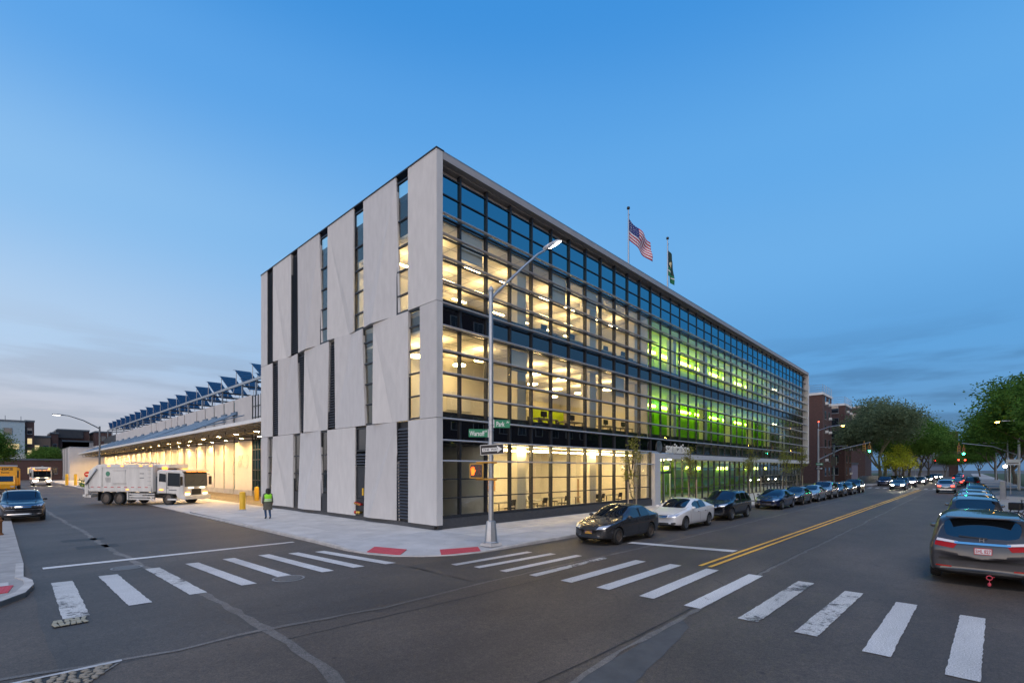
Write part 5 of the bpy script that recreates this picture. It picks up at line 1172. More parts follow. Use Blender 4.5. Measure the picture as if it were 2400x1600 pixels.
# corner lamp post
LX, LY = -1.15, -4.70
lp = empty('street_lamp', (LX, LY, -.02), 0, 'tall grey street lamp on the corner carrying signs and a pedestrian signal', 'street lamp')
MB().add([(-.30, -.30, 0), (.30, -.30, 0), (.30, .30, 0), (-.30, .30, 0), (-.26, -.26, .09), (.26, -.26, .09), (.26, .26, .09), (-.26, .26, .09)], [(3, 2, 1, 0), (4, 5, 6, 7), (0, 1, 5, 4), (1, 2, 6, 5), (2, 3, 7, 6), (3, 0, 4, 7)]).build('footing', M['kerb'], lp)
MB().lathe([(.27, .09), (.27, .13), (.235, .16), (.175, .86), (.16, .90), (.09, .93)], 8).build('base', galv, lp, 25)
MB().tube([(0, 0, .9), (0, 0, 4.5), (0, 0, 9.35)], [.10, .092, .078], 12).build('pole', galv, lp, 40)
MB().lathe([(.085, 9.33), (.10, 9.35), (.09, 9.42), (.04, 9.5), (.001, 9.54)], 10).build('finial', galv, lp, 40)
arm_p = [(0, 0, 9.05), (.3, -.0, 9.40), (.8, -.0, 9.90), (1.5, 0, 10.6), (2.15, 0, 11.22), (2.7, 0, 11.62)]
ca, sa = math.cos(R(-12)), math.sin(R(-12))
rot = lambda p: (p[0] * ca - p[1] * sa, p[0] * sa + p[1] * ca, p[2])
MB().tube([rot(p) for p in arm_p], [.055, .055, .05, .047, .044, .04], 8).build('arm', galv, lp, 40)
hd = MB().prism_y([(-.1, -.06), (.32, -.02), (.72, .05), (.76, .10), (.6, .15), (.1, .12), (-.1, .07)], -.13, .13).build('lamp_head', mat('lamp_head_grey', (.5, .5, .5), .4, .3), lp, 40, bevel=.03)
hd.location = rot((2.62, 0, 11.6)); hd.rotation_euler = (0, R(-30), R(-12))
ln = MB().lathe([(.001, -.045), (.18, -.035), (.26, 0), (.26, .02), (.001, .02)], 20).build('lens', emat('led_lens', (1, .97, .9), 20), hd, True); ln.scale = (1.45, .62, 1); ln.location = (.50, 0, -.005); ln.rotation_euler = (0, R(-6), 0)
for z in (2.2, 2.45, 2.7, 2.95, 3.2, 3.42, 3.7, 4.2, 4.4, 4.62): MB().lathe([(.104, z), (.108, z + .01), (.108, z + .035), (.104, z + .045)], 14).build('clamp_band', M['alu'], lp, 30)
def street_sign(x, y, z, w, txt, small, rz, label, side):
    t = empty('street_sign', (x, y, z), rz, label, 'sign')
    c = side * (w / 2 + .10)
    MB().prism_y([(c + a, b) for a, b in rrect(w, .29, .02)], -.006, .006).build('board', signgreen, t)
    text('lettering', txt, .25, signwhite, t, (c - .06, -.009, -.02), (R(90), 0, 0), .001, .004, 'CENTER', .66)
    text('lettering', small, .11, signwhite, t, (c + w / 2 - .08, -.009, .06), (R(90), 0, 0), .001, .002, 'CENTER', .8)
    MB().box(min(0, side * .12), max(0, side * .12), -.02, .02, -.15, .15).build('bracket', M['alu'], t); return t
street_sign(LX, LY, 4.45, .60, 'Park', 'Av', R(-42), 'green street name sign reading Park Av on the lamp post', 1)
street_sign(LX, LY, 4.1, .72, 'Warsoff', 'Pl', R(-36), 'green street name sign reading Warsoff Pl on the lamp post', -1)
ow = empty('one_way_sign', (LX - .06, LY - .115, 3.5), R(-42), 'black and white one way arrow sign on the lamp post', 'sign')
MB().prism_y(rrect(1.0, .43, .03), -.004, .004).build('board', signwhite, ow); MB().prism_y(rrect(.96, .39, .025), -.008, -.005).build('field', signblack, ow)
MB().prism_y([(-.42, -.075), (.22, -.075), (.22, -.15), (.44, 0), (.22, .15), (.22, .075), (-.42, .075)], -.012, -.009).build('arrow', signwhite, ow)
text('lettering', 'ONE  WAY', .135, signblack, ow, (-.07, -.014, -.003), (R(90), 0, 0), .001, .003, 'CENTER', .95); ow.rotation_euler = (0, R(-4), R(-42)); ow.scale = (.86, .86, .86)
# pedestrian signal
ps = empty('pedestrian_signal', (LX - .72, LY - .0, 2.72), R(-52), 'yellow pedestrian signal showing an orange raised hand', 'signal')
MB().prism_y(rrect(.46, .50, .05), -.02, .20).build('housing', signal_y, ps, 30, bevel=.01)
MB().prism_y(rrect(.50, .54, .05), -.05, -.02).build('bezel', signal_y, ps, 30)
MB().prism_y(rrect(.42, .46, .03), -.056, -.05).build('screen', mat('signal_screen', (.03, .006, .005), .25), ps)
orange = emat('signal_orange', (1, .10, .012), 5)
hand = MB().prism_y([(-.17, -.15), (-.09, -.15), (-.045, -.02), (-.02, .03), (-.04, .04), (-.065, .01), (-.06, .12), (-.08, .125), (-.09, .05), (-.10, .15), (-.125, .15), (-.125, .05), (-.145, .14), (-.165, .135), (-.155, .04), (-.175, .1), (-.19, .09), (-.18, -.02)], -.064, -.058).build('hand_symbol', orange, ps)
walkm = mat('walker_dim', (.16, .03, .02), .5)
MB().prism_y([(.05, -.15), (.08, -.15), (.10, -.04), (.14, -.13), (.165, -.12), (.12, .0), (.12, .07), (.155, .02), (.17, .03), (.12, .11), (.07, .08), (.05, .0), (.07, -.0), (.08, .05), (.085, -.02)], -.063, -.058).build('walker_symbol', walkm, ps)
MB().lathe([(.03, -.063), (.03, -.058), (.001, -.058)], 12, c=(.105, 0, .145), axis='y').build('walker_symbol', walkm, ps)
for z in (.30, -.30): MB().tube([(-.03, .1, z * .75), (-.03, .1, z), (.36, .1, z), (.72, .05, z)], .035, 8).build('bracket_arm', signal_y, ps, 40)
# side street lamp
l2 = empty('street_lamp', (-4.5, 64, 0), 0, 'dark street lamp with a long arm beside the garage canopy', 'street lamp')
MB().tube([(0, 0, 0), (0, 0, 8.3)], [.13, .09], 10).build('pole', M['steel_d'], l2, 40); MB().tube([(0, 0, 8.0), (-1.6, -.4, 8.9), (-3.0, -.8, 9.35), (-3.6, -.95, 9.4)], [.07, .06, .05, .05], 8).build('arm', M['steel_d'], l2, 40)
MB().box(-4.5, -3.5, -1.12, -.82, 9.34, 9.46).build('lamp_head', M['steel_d'], l2, bevel=.03); MB().box(-4.45, -3.8, -1.08, -.86, 9.31, 9.336).build('lens', emat('far_led', (1, .95, .85), 10), l2)
# bollards
def bollard(x, y, z, h, label, r=.16):
    t = empty('bollard', (x, y, z), 0, label, 'bollard', 'yellow bollards of the driveway')
    MB().lathe([(r, 0), (r, h - .08), (r * .9, h - .03), (r * .5, h), (.001, h + .01)], 16).build('post', M['yellow'], t, 40); MB().lathe([(r + .06, -.02), (r + .06, .03), (r, .05)], 16).build('collar', M['concrete'], t)
bollard(-2.1, 18.6, 0, 1.25, 'thick yellow bollard nearest the pavement beside the office building', .19)
bollard(2.9, 30.5, -.4, 1.55, 'yellow bollard deeper in the yard, in front of the garage wall', .2)
bollard(-5.2, 97, -.05, 2.0, 'yellow bollard left of the two at the far end of the yard', .22); bollard(-4.2, 95.5, -.05, 2.0, 'yellow bollard right of the two at the far end of the yard', .22)
# red round signs
for k, (x, y, lab) in enumerate(((-3.4, 88, 'round red no entry sign, the smaller left one by the garage'), (-2.6, 86, 'round red stop sign, the larger right one by the garage'))):
    t = empty('road_sign', (x, y, 0), R(20), lab, 'sign'); MB().tube([(0, 0, 0), (0, 0, 2.3)], .04, 6).build('post', M['steel'], t)
    MB().lathe([(.45, -.02), (.45, 0), (.001, 0)], 8 if k else 20, c=(0, -.06, 1.95), axis='y').build('disc', pred, t); MB().box(-.3, .3, -.10, -.085, 1.88, 2.02).build('bar', signwhite, t)
# rusty post at the left kerb
hy = empty('fire_hydrant', (-13.55, 12.6, -.02), 0, 'rusty orange post at the left edge of the pavement', 'hydrant')
MB().lathe([(.16, 0), (.16, .06), (.12, .08), (.12, .55), (.15, .57), (.15, .62), (.12, .64), (.10, .74), (.03, .80), (.03, .86), (.001, .87)], 14).build('barrel', mat('rust', (.22, .09, .03), .8, var=.4, vscale=12), hy, 35)
for sd in (-1, 1): MB().cyl((0, sd * .1, .45), (0, sd * .2, .45), .06, n=10).build('nozzle', bpy.data.materials['rust'], hy)
# ---------------- flags on the roof
def flag_mesh(name, w, h, swing, drop, mats, fn, nu=36, nv=26, parent=None, loc=(0, 0, 0)):
    mb = MB(); P = []
    for j in range(nv + 1):
        for i in range(nu + 1):
            u, v = i / nu, j / nv
            x = w * u * swing; z = -h * v * (1 - .15 * u) - w * u * drop * (.9 + .25 * v); y = .16 * math.sin(u * 9 + v * 2.0) * (.25 + u) + .05 * math.sin(v * 8 + u * 5) * u
            P.append((x + .05 * math.sin(v * 6) * u, y, z))
    for j in range(nv):
        for i in range(nu):
            mb.mi(fn((i + .5) / nu, (j + .5) / nv)).add([P[j * (nu + 1) + i], P[j * (nu + 1) + i + 1], P[(j + 1) * (nu + 1) + i + 1], P[(j + 1) * (nu + 1) + i]], [(0, 1, 2, 3)])
    o = mb.build(name, mats, parent, True, loc=loc, recalc=False)
    bm = bmesh.new(); bm.from_mesh(o.data); bmesh.ops.remove_doubles(bm, verts=bm.verts, dist=1e-4); bm.to_mesh(o.data); bm.free()
    m = o.modifiers.new('t', 'SOLIDIFY'); m.thickness = .01; return o, P
fr, fw, fb = mat('flag_red', (.48, .02, .035), .8), mat('flag_white', (.72, .70, .72), .8), mat('flag_blue', (.02, .03, .16), .8)
def pole(x, y, z1, lab):
    t = empty('flagpole', (x, y, 16.5), 0, lab, 'flagpole', 'flagpoles on the roof'); MB().tube([(0, 0, 0), (0, 0, z1 - 16.5)], [.07, .045], 10).build('pole', M['alu'], t, 40); h = z1 - 16.5
    MB().lathe([(.001, h), (.10, h + .04), (.13, h + .13), (.10, h + .22), (.001, h + .26)], 12).build('finial', M['black'], t, True); MB().cyl((.0, 0, h - .35), (.12, 0, h - .35), .05, n=8).build('truck_pulley', M['black'], t)
    MB().tube([(.08, -.02, h - .35), (.1, -.03, .5)], .008, 4).build('halyard', M['black'], t)
pole(20.5, 2.0, 23.2, 'tall silver flagpole of the striped flag on the roof'); pole(27.35, 2.0, 23.2, 'silver flagpole of the green flag on the roof')
stars = MB()
def usfn(u, v):
    if u < .4 and v < 7 / 13: return 2
    return 0 if int(v * 13) % 2 == 0 else 1
fl = empty('national_flag', (20.56, 2.0, 22.55), R(-6), 'red and white striped flag with blue starred corner on the taller looking pole', 'flag')
o, P = flag_mesh('cloth', 3.6, 1.65, .84, .30, [fr, fw, fb], usfn, 39, 26, fl)
sm = MB()
for r_ in range(9):
    for c_ in range(6 if r_ % 2 == 0 else 5):
        u = (.4 / 12) * (1 + 2 * c_ + (r_ % 2)); v = (7 / 13) * (r_ + 1) / 10
        i = u * 39; j = v * 26; p = Vector(P[int(round(j)) * 40 + int(round(i))]); sm.add([p + Vector((.045 * math.cos(2 * math.pi * k / 10) * (1 if k % 2 == 0 else .45), -.012, .045 * math.sin(2 * math.pi * k / 10) * (1 if k % 2 == 0 else .45))) for k in range(10)], [tuple(range(10))])
so = sm.build('star', fw, fl); so['kind'] = 'stuff'
fgm, fgd, fgc = mat('flag_green', (.008, .16, .07), .8), mat('flag_dark_green', (.006, .035, .03), .8), mat('flag_cream', (.62, .52, .30), .8)
def gfn(u, v):
    if .38 < v < .62 and .25 < u < .75 and ((u - .5) / .25) ** 2 + ((v - .5) / .12) ** 2 < 1: return 2
    if abs(v - .78) < .02: return 3
    return 0 if v > .66 else 1
fl2 = empty('green_flag', (27.41, 2.0, 22.6), R(-6), 'limp dark green flag with a cream emblem on the second pole', 'flag')
flag_mesh('cloth', 1.5, 2.4, .52, .75, [fgm, fgd, fgc, fw], gfn, 20, 40, fl2)
# ---------------- traffic signals at the far crossroads
green_l = emat('signal_green', (.02, 1, .45), 45); red_l = emat('signal_red', (1, .04, .02), 18); sod = emat('sodium_lamp', (1, .48, .06), 60)
def signal_head(x, y, z, label, lit, facing=-1):
    t = empty('traffic_light', (x, y, z), 0, label, 'traffic light')
    for k, zz in enumerate((.36, 0, -.36)):
        MB().box(-.17, .17, -.17, .17, zz - .17, zz + .17).build('section', signal_y, t, bevel=.02)
        c = MB().cyl((facing * .17, 0, zz), (facing * .19, 0, zz), .13, n=14); c.build('lamp_lens', lit if (k == 2 and lit is green_l) else mat('lens_off_%d' % k, ((.10, .01, .01), (.10, .06, .01), (.01, .08, .04))[k], .3), t)
        MB().tube([(facing * .18, .13, zz), (facing * .40, .13, zz + .02)], .01, 4).tube([(facing * .18, -.13, zz), (facing * .40, -.13, zz + .02)], .01, 4).box(min(facing * .17, facing * .4), max(facing * .17, facing * .4), -.14, .14, zz + .135, zz + .15).build('visor', signal_y, t)
    MB().tube([(0, 0, .54), (0, 0, .95)], .04, 6).build('hanger', signal_y, t); return t
sp = empty('signal_pole', (77, -.0, 0), 0, 'grey signal pole with mast arm and lamp behind the end of the glass facade', 'signal pole')
MB().tube([(0, 0, 0), (0, 0, 9.3)], [.16, .11], 10).build('pole', galv, sp, 40); MB().tube([(0, 0, 9.0), (-.1, -.05, 9.6), (.15, .0, 10.3)], .06, 6).build('top_bend', galv, sp)
MB().tube([(0, 0, 9.0), (-.2, -1.5, 9.5), (-.2, -2.9, 9.65)], .06, 6).build('lamp_arm', galv, sp, 40); MB().box(-.4, .1, -3.7, -2.8, 9.55, 9.7).build('lamp_head', galv, sp, bevel=.03)
MB().lathe([(.001, -.12), (.16, -.06), (.2, 0), (.001, .01)], 12, c=(-.15, -3.3, 9.55)).build('lamp_globe', sod, sp, True)
MB().tube([(0, 0, 4.3), (-.1, -3, 5.9), (-.2, -6.8, 6.85)], [.09, .07, .05], 8).build('mast_arm', galv, sp, 40); MB().tube([(0, 0, 6.3), (-.1, -4, 6.42)], .02, 5).build('stay_wire', galv, sp)
MB().lathe([(.001, 10.3), (.09, 10.35), (.09, 10.5), (.001, 10.55)], 8, c=(.15, 0, 0)).build('alarm_lamp', emat('alarm_red', (1, .1, .05), 6), sp)
signal_head(76.8, -6.7, 5.85, 'traffic light showing green on the left mast arm', green_l); signal_head(77.1, -6.0, 6.15, 'dark yellow traffic light next to the green one on the left mast arm', None, -1)
for nm, z, w_, m_, lb in (('street_sign', 3.6, 1.0, signgreen, 'small green street sign on the far signal pole'), ('one_way_sign', 2.9, 1.2, signblack, 'small black arrow sign on the far signal pole')):
    t = empty(nm, (76.8, -.2, z), R(-90), lb, 'sign'); MB().prism_y(rrect(w_, .36, .03), -.02, 0).build('board', m_, t); MB().prism_y([(-.4, -.04), (.2, -.04), (.2, -.12), (.45, 0), (.2, .12), (.2, .04), (-.4, .04)], -.04, -.021).build('mark', signwhite, t)
t = empty('signal_cabinet', (70.5, -3.2, 0), 0, 'dark pole with a signal box in front of the brick towers', 'signal pole'); MB().tube([(0, 0, 0), (0, 0, 6.4)], .13, 8).build('pole', M['steel_d'], t, 40); MB().box(-.2, .3, -.35, .35, 3.3, 4.6).build('signal_box', signblack, t, bevel=.03)
# right hand mast arm reaching in from outside the picture
sp2 = empty('signal_pole', (80, -22.5, 0), 0, 'mast arm reaching over the avenue from the right edge with a lamp', 'signal pole')
MB().tube([(0, 0, 0), (0, 0, 9)], [.16, .11], 10).build('pole', galv, sp2, 40); MB().tube([(0, 0, 4.6), (-.1, 2.5, 5.9), (-.2, 5.6, 6.45)], [.09, .07, .05], 8).build('mast_arm', galv, sp2, 40); MB().tube([(0, 0, 6.35), (-.1, 4, 6.4)], .02, 5).build('stay_wire', galv, sp2)
MB().tube([(-14, 1, 8.3), (-14, 2.4, 8.35)], .05, 6).build('lamp_arm', galv, sp2); MB().lathe([(.001, -.12), (.16, -.06), (.2, 0), (.001, .05)], 12, c=(-14, 2.5, 8.25)).build('lamp_globe', sod, sp2, True)
signal_head(79.8, -17.1, 5.3, 'traffic light showing green on the right mast arm', green_l); signal_head(80.1, -16.6, 5.6, 'dark yellow traffic light next to the green one on the right mast arm', None)
for k, (x, y, z) in enumerate(((135, -8.6, 8.4), (165, -8.8, 8.4), (150, -20.5, 8.4), (112, -20.8, 8.6))):
    t = empty('street_lamp', (x, y + (2 if y > -15 else -2), 0), 0, ('street lamp glowing between the trees left of the avenue', 'farther street lamp left of the avenue', 'farther street lamp right of the avenue', 'street lamp under the trees right of the avenue')[k], 'street lamp')
    s_ = -1 if y > -15 else 1
    MB().tube([(0, 0, 0), (0, 0, z)], .1, 6).build('pole', galv, t); MB().tube([(0, 0, z - .3), (0, s_ * 2, z)], .05, 6).build('arm', galv, t); MB().lathe([(.001, -.1), (.16, -.05), (.2, 0), (.001, .05)], 10, c=(0, s_ * 2.1, z)).build('lamp_globe', sod, t, True)
for k, (x, y, z) in enumerate(((190, -10, 5.2), (195, -15.5, 5.4), (185, -17, 5.2))):
    t = empty('traffic_light', (x, y, z), 0, ('distant red traffic light over the left lane', 'distant red traffic light over the middle', 'distant red traffic light over the right lane')[k], 'traffic light'); MB().box(-.2, .2, -.2, .2, -.6, .6).build('housing', signblack, t); MB().cyl((-.22, 0, .35), (-.3, 0, .35), .2, n=10).build('lamp_lens', red_l, t)
# shop front lamp and sign on the right
t = empty('wall_lamp', (52, -20.1, 0), 0, 'bright lamp on a thin post beside the right pavement', 'lamp'); MB().tube([(0, 0, 0), (0, 0, 3.0)], .06, 6).build('post', M['steel_d'], t); MB().lathe([(.001, 2.9), (.14, 2.98), (.14, 3.12), (.001, 3.2)], 10).build('lamp_globe', emat('shop_lamp', (1, .78, .4), 45), t, True)
t = empty('banner_sign', (62, -20.9, 0), 0, 'white notice board on a post beside the bright lamp', 'sign'); MB().tube([(0, 0, 0), (0, 0, 3.4)], .04, 6).build('post', galv, t); MB().box(-.03, .03, -.75, .35, 3.25, 3.85).build('board', signwhite, t); MB().box(-.045, -.03, -.6, .2, 3.4, 3.48).build('print_line', signblack, t)
t = empty('shop_canopy', (66, -27.0, 0), 0, 'pale striped awning with a line of small lights on the right', 'awning')
MB().prism_x([(0, 3.0), (2.6, 2.5), (2.6, 2.42), (0, 2.9)], 0, 8).build('cloth', signwhite, t); MB().box(0, 8, 2.55, 2.62, 2.2, 2.5).build('valance', signwhite, t)
for k in range(10): MB().lathe([(.001, -.04), (.05, 0), (.001, .04)], 8, c=(.4 + k * .8, 2.66, 2.55)).build('bulb', bpy.data.materials['shop_lamp'], t, True)
for x in (.2, 7.8): MB().tube([(x, 2.5, 0), (x, 2.5, 2.45)], .04, 6).build('pole', galv, t)
t = empty('advertising_stand', (50, -19.85, 0), 0, 'slim white upright panel at the right kerb', 'stand'); MB().box(-.05, .05, -.2, .2, 0, 1.7).build('panel', M['concrete'], t, bevel=.04); MB().box(-.3, .3, -.4, .4, 0, .08).build('foot', M['concrete'], t)
for k in range(2):
    t = empty('bollard', (58 + k * .3, -22.6 - k * .55, 0), 0, ('slim yellow post left of the pair on the right pavement', 'slim yellow post right of the pair on the right pavement')[k], 'bollard'); MB().lathe([(.13, 0), (.13, 1.4), (.001, 1.46)], 12).build('post', M['yellow'], t, 40); MB().lathe([(.2, 0), (.2, .03), (.13, .04)], 12).build('collar', M['concrete'], t)
# bicycles at the right kerb
def bike(x, y, rz, label, moped):
    t = empty('bicycle' if not moped else 'electric_bicycle', (x, y, 0), rz, label, 'bicycle', None); bl = M['black']; fm = mat('bike_frame', (.03, .03, .035), .4, .4) if 'bike_frame' not in bpy.data.materials else bpy.data.materials['bike_frame']
    r = .33
    for wx in (-.52, .52):
        w = MB().lathe([(r - .03, -.02), (r, -.025), (r + .02, 0), (r, .025), (r - .03, .02), (r - .03, -.02)], 24, c=(wx, 0, r + .02), axis='y', caps=False).build('wheel', M['rubber'], t, True)
        sp_ = MB()
        for k in range(8): a = k * math.pi / 4; sp_.cyl((wx, 0, r + .02), (wx + (r - .03) * math.cos(a), 0, r + .02 + (r - .03) * math.sin(a)), .005, n=4)
        sp_.build('spokes', M['chrome'], w)
    MB().tube([(-.52, 0, .35), (-.05, 0, .30), (.40, 0, .78), (-.18, 0, .82), (-.52, 0, .35)], .022, 6).build('frame', fm, t); MB().tube([(-.05, 0, .3), (-.2, 0, .95)], .02, 6).build('seat_post', fm, t); MB().tube([(.52, 0, .35), (.38, 0, .85), (.36, 0, 1.05)], .022, 6).build('fork', fm, t)
    MB().tube([(.28, -.32, 1.08), (.38, -.1, 1.06), (.38, .1, 1.06), (.28, .32, 1.08)], .016, 6).build('handlebar', bl, t); MB().box(-.34, -.06, -.07, .07, .94, 1.0).build('saddle', bl, t, bevel=.03)
    if moped: MB().box(-.75, -.3, -.22, .22, .78, 1.15).build('cargo_box', bl, t, bevel=.04); MB().lathe([(.001, 0), (.06, .02), (.001, .05)], 10, c=(.45, 0, .95), axis='x').build('front_lamp', emat('bike_lamp', (1, .9, .6), 30), t)
bike(20.5, -19.7, R(-110), 'dark electric bicycle with a lit lamp parked at the right kerb', True); bike(17.0, -20.1, R(-80), 'dark bicycle at the right edge behind the minivan', True); bike(25, -20.0, R(100), 'black bicycle leaning beside the electric one at the right kerb', False)
# ================================================================== lorries
tw = mat('truck_white', (.62, .60, .555), .42, .0, var=.16, vscale=1.2, streak=(2, 2, .4)); amber = emat('amber_lamp', (1, .33, .04), 4); trl = emat('truck_red_lamp', (1, .06, .05), 6)
def truck(name, loc, rz, label, lights=1.0):
    """refuse lorry, +x forward, length 9.7"""
    t = empty(name, loc, rz, label, 'truck'); r = .52
    # frame
    boxo('chassis', -4.2, 4.2, -.45, .45, .62, .92, M['black'], t)
    # packer body with sloped tail and rounded top
    MB().prism_y([(-4.1, 1.05), (2.05, 1.05), (2.05, 3.22), (-3.0, 3.28), (-3.55, 3.2), (-4.25, 2.75), (-4.55, 1.7), (-4.45, 1.2)], -1.22, 1.22).build('hopper_body', tw, t, 30, bevel=.06)
    for x in (-3.0, 1.95): 
        for sd in (-1, 1): boxo('body_rib', x - .09, x + .09, sd * 1.22 - .05, sd * 1.22 + .05, 1.06, 3.2, tw, t)
    for sd in (-1, 1):
        boxo('top_rail', -3.0, 2.0, sd * 1.21 - .05, sd * 1.21 + .05, 3.02, 3.24, tw, t); boxo('lower_rail', -4.2, 2.0, sd * 1.22 - .05, sd * 1.22 + .05, 1.08, 1.42, tw, t)
        boxo('access_hatch', -1.75, -.65, sd * 1.235 - .01, sd * 1.235 + .01, 1.75, 2.75, tw, t, .02)
        for z in (1.72, 2.78): boxo('hatch_bar', -1.85, -.55, sd * 1.25 - .015, sd * 1.25 + .015, z - .02, z + .02, M['steel'], t)
        for k in range(9): boxo('reflector_strip', -4.0 + k * .66, -3.7 + k * .66, sd * 1.275 - .004, sd * 1.275 + .004, 1.40, 1.45, pred, t)
        for x in (-2.2, -.9, .9, 1.85): boxo('marker_lamp', x - .13, x + .13, sd * 1.27 - .02, sd * 1.27 + .02, 3.1, 3.17, amber, t)
        boxo('marker_lamp', -.5, -.25, sd * 1.28 - .02, sd * 1.28 + .02, 1.2, 1.27, amber, t)
        # logo and print lines
        MB().lathe([(.20, -.008), (.20, .008), (.001, .008)], 20, c=(-2.35, sd * 1.23, 2.5), axis='y').build('emblem', mat('emblem_green', (.05, .22, .13), .5) if 'emblem_green' not in bpy.data.materials else bpy.data.materials['emblem_green'], t)
        for k in range(4): boxo('print_line', -2.62 + .02 * k, -2.08, sd * 1.228 - .008, sd * 1.228 + .008, 2.15 - k * .1, 2.18 - k * .1, M['steel_d'], t)
        for k in range(2): boxo('print_line', .75, 1.15, sd * 1.228 - .008, sd * 1.228 + .008, 2.5 - k * .35, 2.55 - k * .35, M['steel_d'], t)
        # side guards and tank
        for z in (.42, .62, .82): boxo('side_guard', -.35, 2.05, sd * 1.12 - .05, sd * 1.12 + .05, z, z + .12, tw, t)
        boxo('mudguard', -.5, -.38, sd * 1.1 - .12, sd * 1.1 + .12, .4, 1.04, tw, t)
    # tailgate gear
    boxo('tail_step', -4.85, -4.2, -1.1, 1.1, .55, .75, tw, t); boxo('rear_bumper', -4.9, -4.6, -1.2, 1.2, .62, .8, tw, t)
    for sd in (-1, 1): boxo('tail_lamp', -4.93, -4.88, sd * 1.0 - .12, sd * 1.0 + .12, .66, .76, trl, t); boxo('hopper_side', -4.75, -4.4, sd * 1.12 - .06, sd * 1.12 + .06, .8, 2.2, tw, t, .03)
    MB().prism_y([(-4.95, 1.0), (-4.5, .95), (-4.45, 1.75), (-4.7, 2.0)], -.9, .9).build('hopper_lip', mat('lit_white', (.75, .74, .7), .4), t)
    # cab: low entry with a big windscreen
    MB().prism_y([(2.35, .95), (2.35, 2.75), (2.6, 2.85), (4.55, 2.75), (4.78, 2.5), (4.82, 1.5), (4.85, .55), (4.3, .5), (4.1, .9), (2.9, .95)], -1.2, 1.2).build('cab', tw, t, 30, bevel=.07)
    MB().prism_y([(4.70, 2.62), (4.80, 2.48), (4.84, 1.5), (4.875, 1.5), (4.835, 2.5), (4.73, 2.64)], -1.08, 1.08).build('windscreen', M['carglass'], t)
    for sd in (-1, 1):
        MB().tube([(-3.4, sd * 1.30, 2.9), (-4.5, sd * 1.28, 1.6)], .06, 8).build('hydraulic_ram', M['steel'], t, True); MB().tube([(-3.9, sd * 1.29, 2.3), (-4.2, sd * 1.33, 1.9), (-4.1, sd * 1.33, 1.3)], .025, 6).build('hose', M['black'], t, True)
        for k in range(5): boxo('ladder_rung', 1.55, 1.85, sd * 1.28 - .015, sd * 1.28 + .015, 1.6 + k * .3, 1.63 + k * .3, M['steel'], t)
        MB().lathe([(.24, -.55), (.27, -.5), (.27, .5), (.24, .55)], 14, c=(.3, sd * .85, .72), axis='x').build('fuel_tank', M['steel'], t, 35)
        boxo('door_handle', 3.3, 3.45, sd * 1.225 - .012, sd * 1.225 + .012, 1.38, 1.42, M['black'], t); boxo('print_line', 3.5, 4.2, sd * 1.215 - .006, sd * 1.215 + .006, 1.2, 1.26, M['steel_d'], t); boxo('mud_flap', -3.4, -3.36, sd * 1.0 - .2, sd * 1.0 + .2, .3, 1.0, M['black'], t)
        boxo('body_seam', -3.12, -3.10, sd * 1.226 - .005, sd * 1.226 + .005, 1.1, 3.2, M['black'], t)
    MB().tube([(-2.6, .3, 3.3), (-2.6, .3, 3.42), (1.0, .3, 3.40)], .05, 6).build('roof_pipe', M['steel'], t)
    for y in (-.45, .45): MB().tube([(4.86, y - .35, 1.56), (4.88, y + .25, 2.0)], .012, 4).build('wiper', M['black'], t)
    for sd in (-1, 1):
        MB().prism_y([(3.35, 1.55), (4.55, 1.5), (4.5, 2.55), (3.4, 2.6)], sd * 1.21 - .01, sd * 1.21 + .01).build('side_window', M['carglass'], t)
        MB().prism_y([(2.55, 1.9), (3.2, 1.85), (3.2, 2.5), (2.6, 2.55)], sd * 1.21 - .01, sd * 1.21 + .01).build('side_window', M['carglass'], t)
        boxo('door_seam', 3.25, 3.27, sd * 1.212 - .006, sd * 1.212 + .006, .8, 2.6, M['black'], t); boxo('cab_step', 3.4, 4.2, sd * 1.15 - .1, sd * 1.15 + .1, .42, .55, tw, t)
        boxo('mirror', 4.75, 4.9, sd * 1.42 - .1, sd * 1.42 + .1, 1.6, 2.3, M['black'], t, .03); MB().tube([(4.6, sd * 1.2, 2.5), (4.8, sd * 1.4, 2.45)], .02, 5).build('mirror_arm', M['black'], t)
        boxo('headlight', 4.84, 4.9, sd * .85 - .2, sd * .85 + .2, .85, .97, hl if lights > 1 else emat('truck_lamp', (1, .85, .6), 4) if 'truck_lamp' not in bpy.data.materials else bpy.data.materials['truck_lamp'], t); boxo('turn_lamp', 4.84, 4.89, sd * .85 - .2, sd * .85 + .2, 1.0, 1.07, amber, t)
        boxo('plow_lamp', 4.86, 4.93, sd * .55 - .22, sd * .55 + .22, 1.36, 1.45, bpy.data.materials.get('truck_lamp') or hl, t)
        boxo('marker_lamp', 2.6, 2.95, sd * 1.22 - .02, sd * 1.22 + .02, 1.2, 1.28, amber, t); boxo('beacon', 2.7, 3.0, sd * .95 - .12, sd * .95 + .12, 2.87, 3.05, amber, t)
    boxo('visor', 4.5, 4.95, -1.15, 1.15, 2.7, 2.78, tw, t, .02)
    for y in (-.8, -.3, .3, .8): boxo('marker_lamp', 4.90, 4.96, y - .2, y + .2, 2.66, 2.70, amber, t)
    boxo('front_bumper', 4.75, 5.05, -1.25, 1.25, .48, .78, tw, t, .04); boxo('grille', 4.84, 4.87, -.45, .45, .85, 1.3, M['black'], t)
    boxo('engine_box', 2.06, 2.36, -1.0, 1.0, .9, 2.3, M['steel_d'], t); boxo('exhaust_stack', 2.1, 2.3, .75, .95, 2.0, 3.1, M['steel'], t); boxo('roof_gear', 1.6, 3.2, -.9, .9, 2.95, 3.28, tw, t, .05)
    ty, rm, di = tyre_meshes(r, .3, 'steel'); rme = rm.mesh('rim', M['rim_d'], 35)
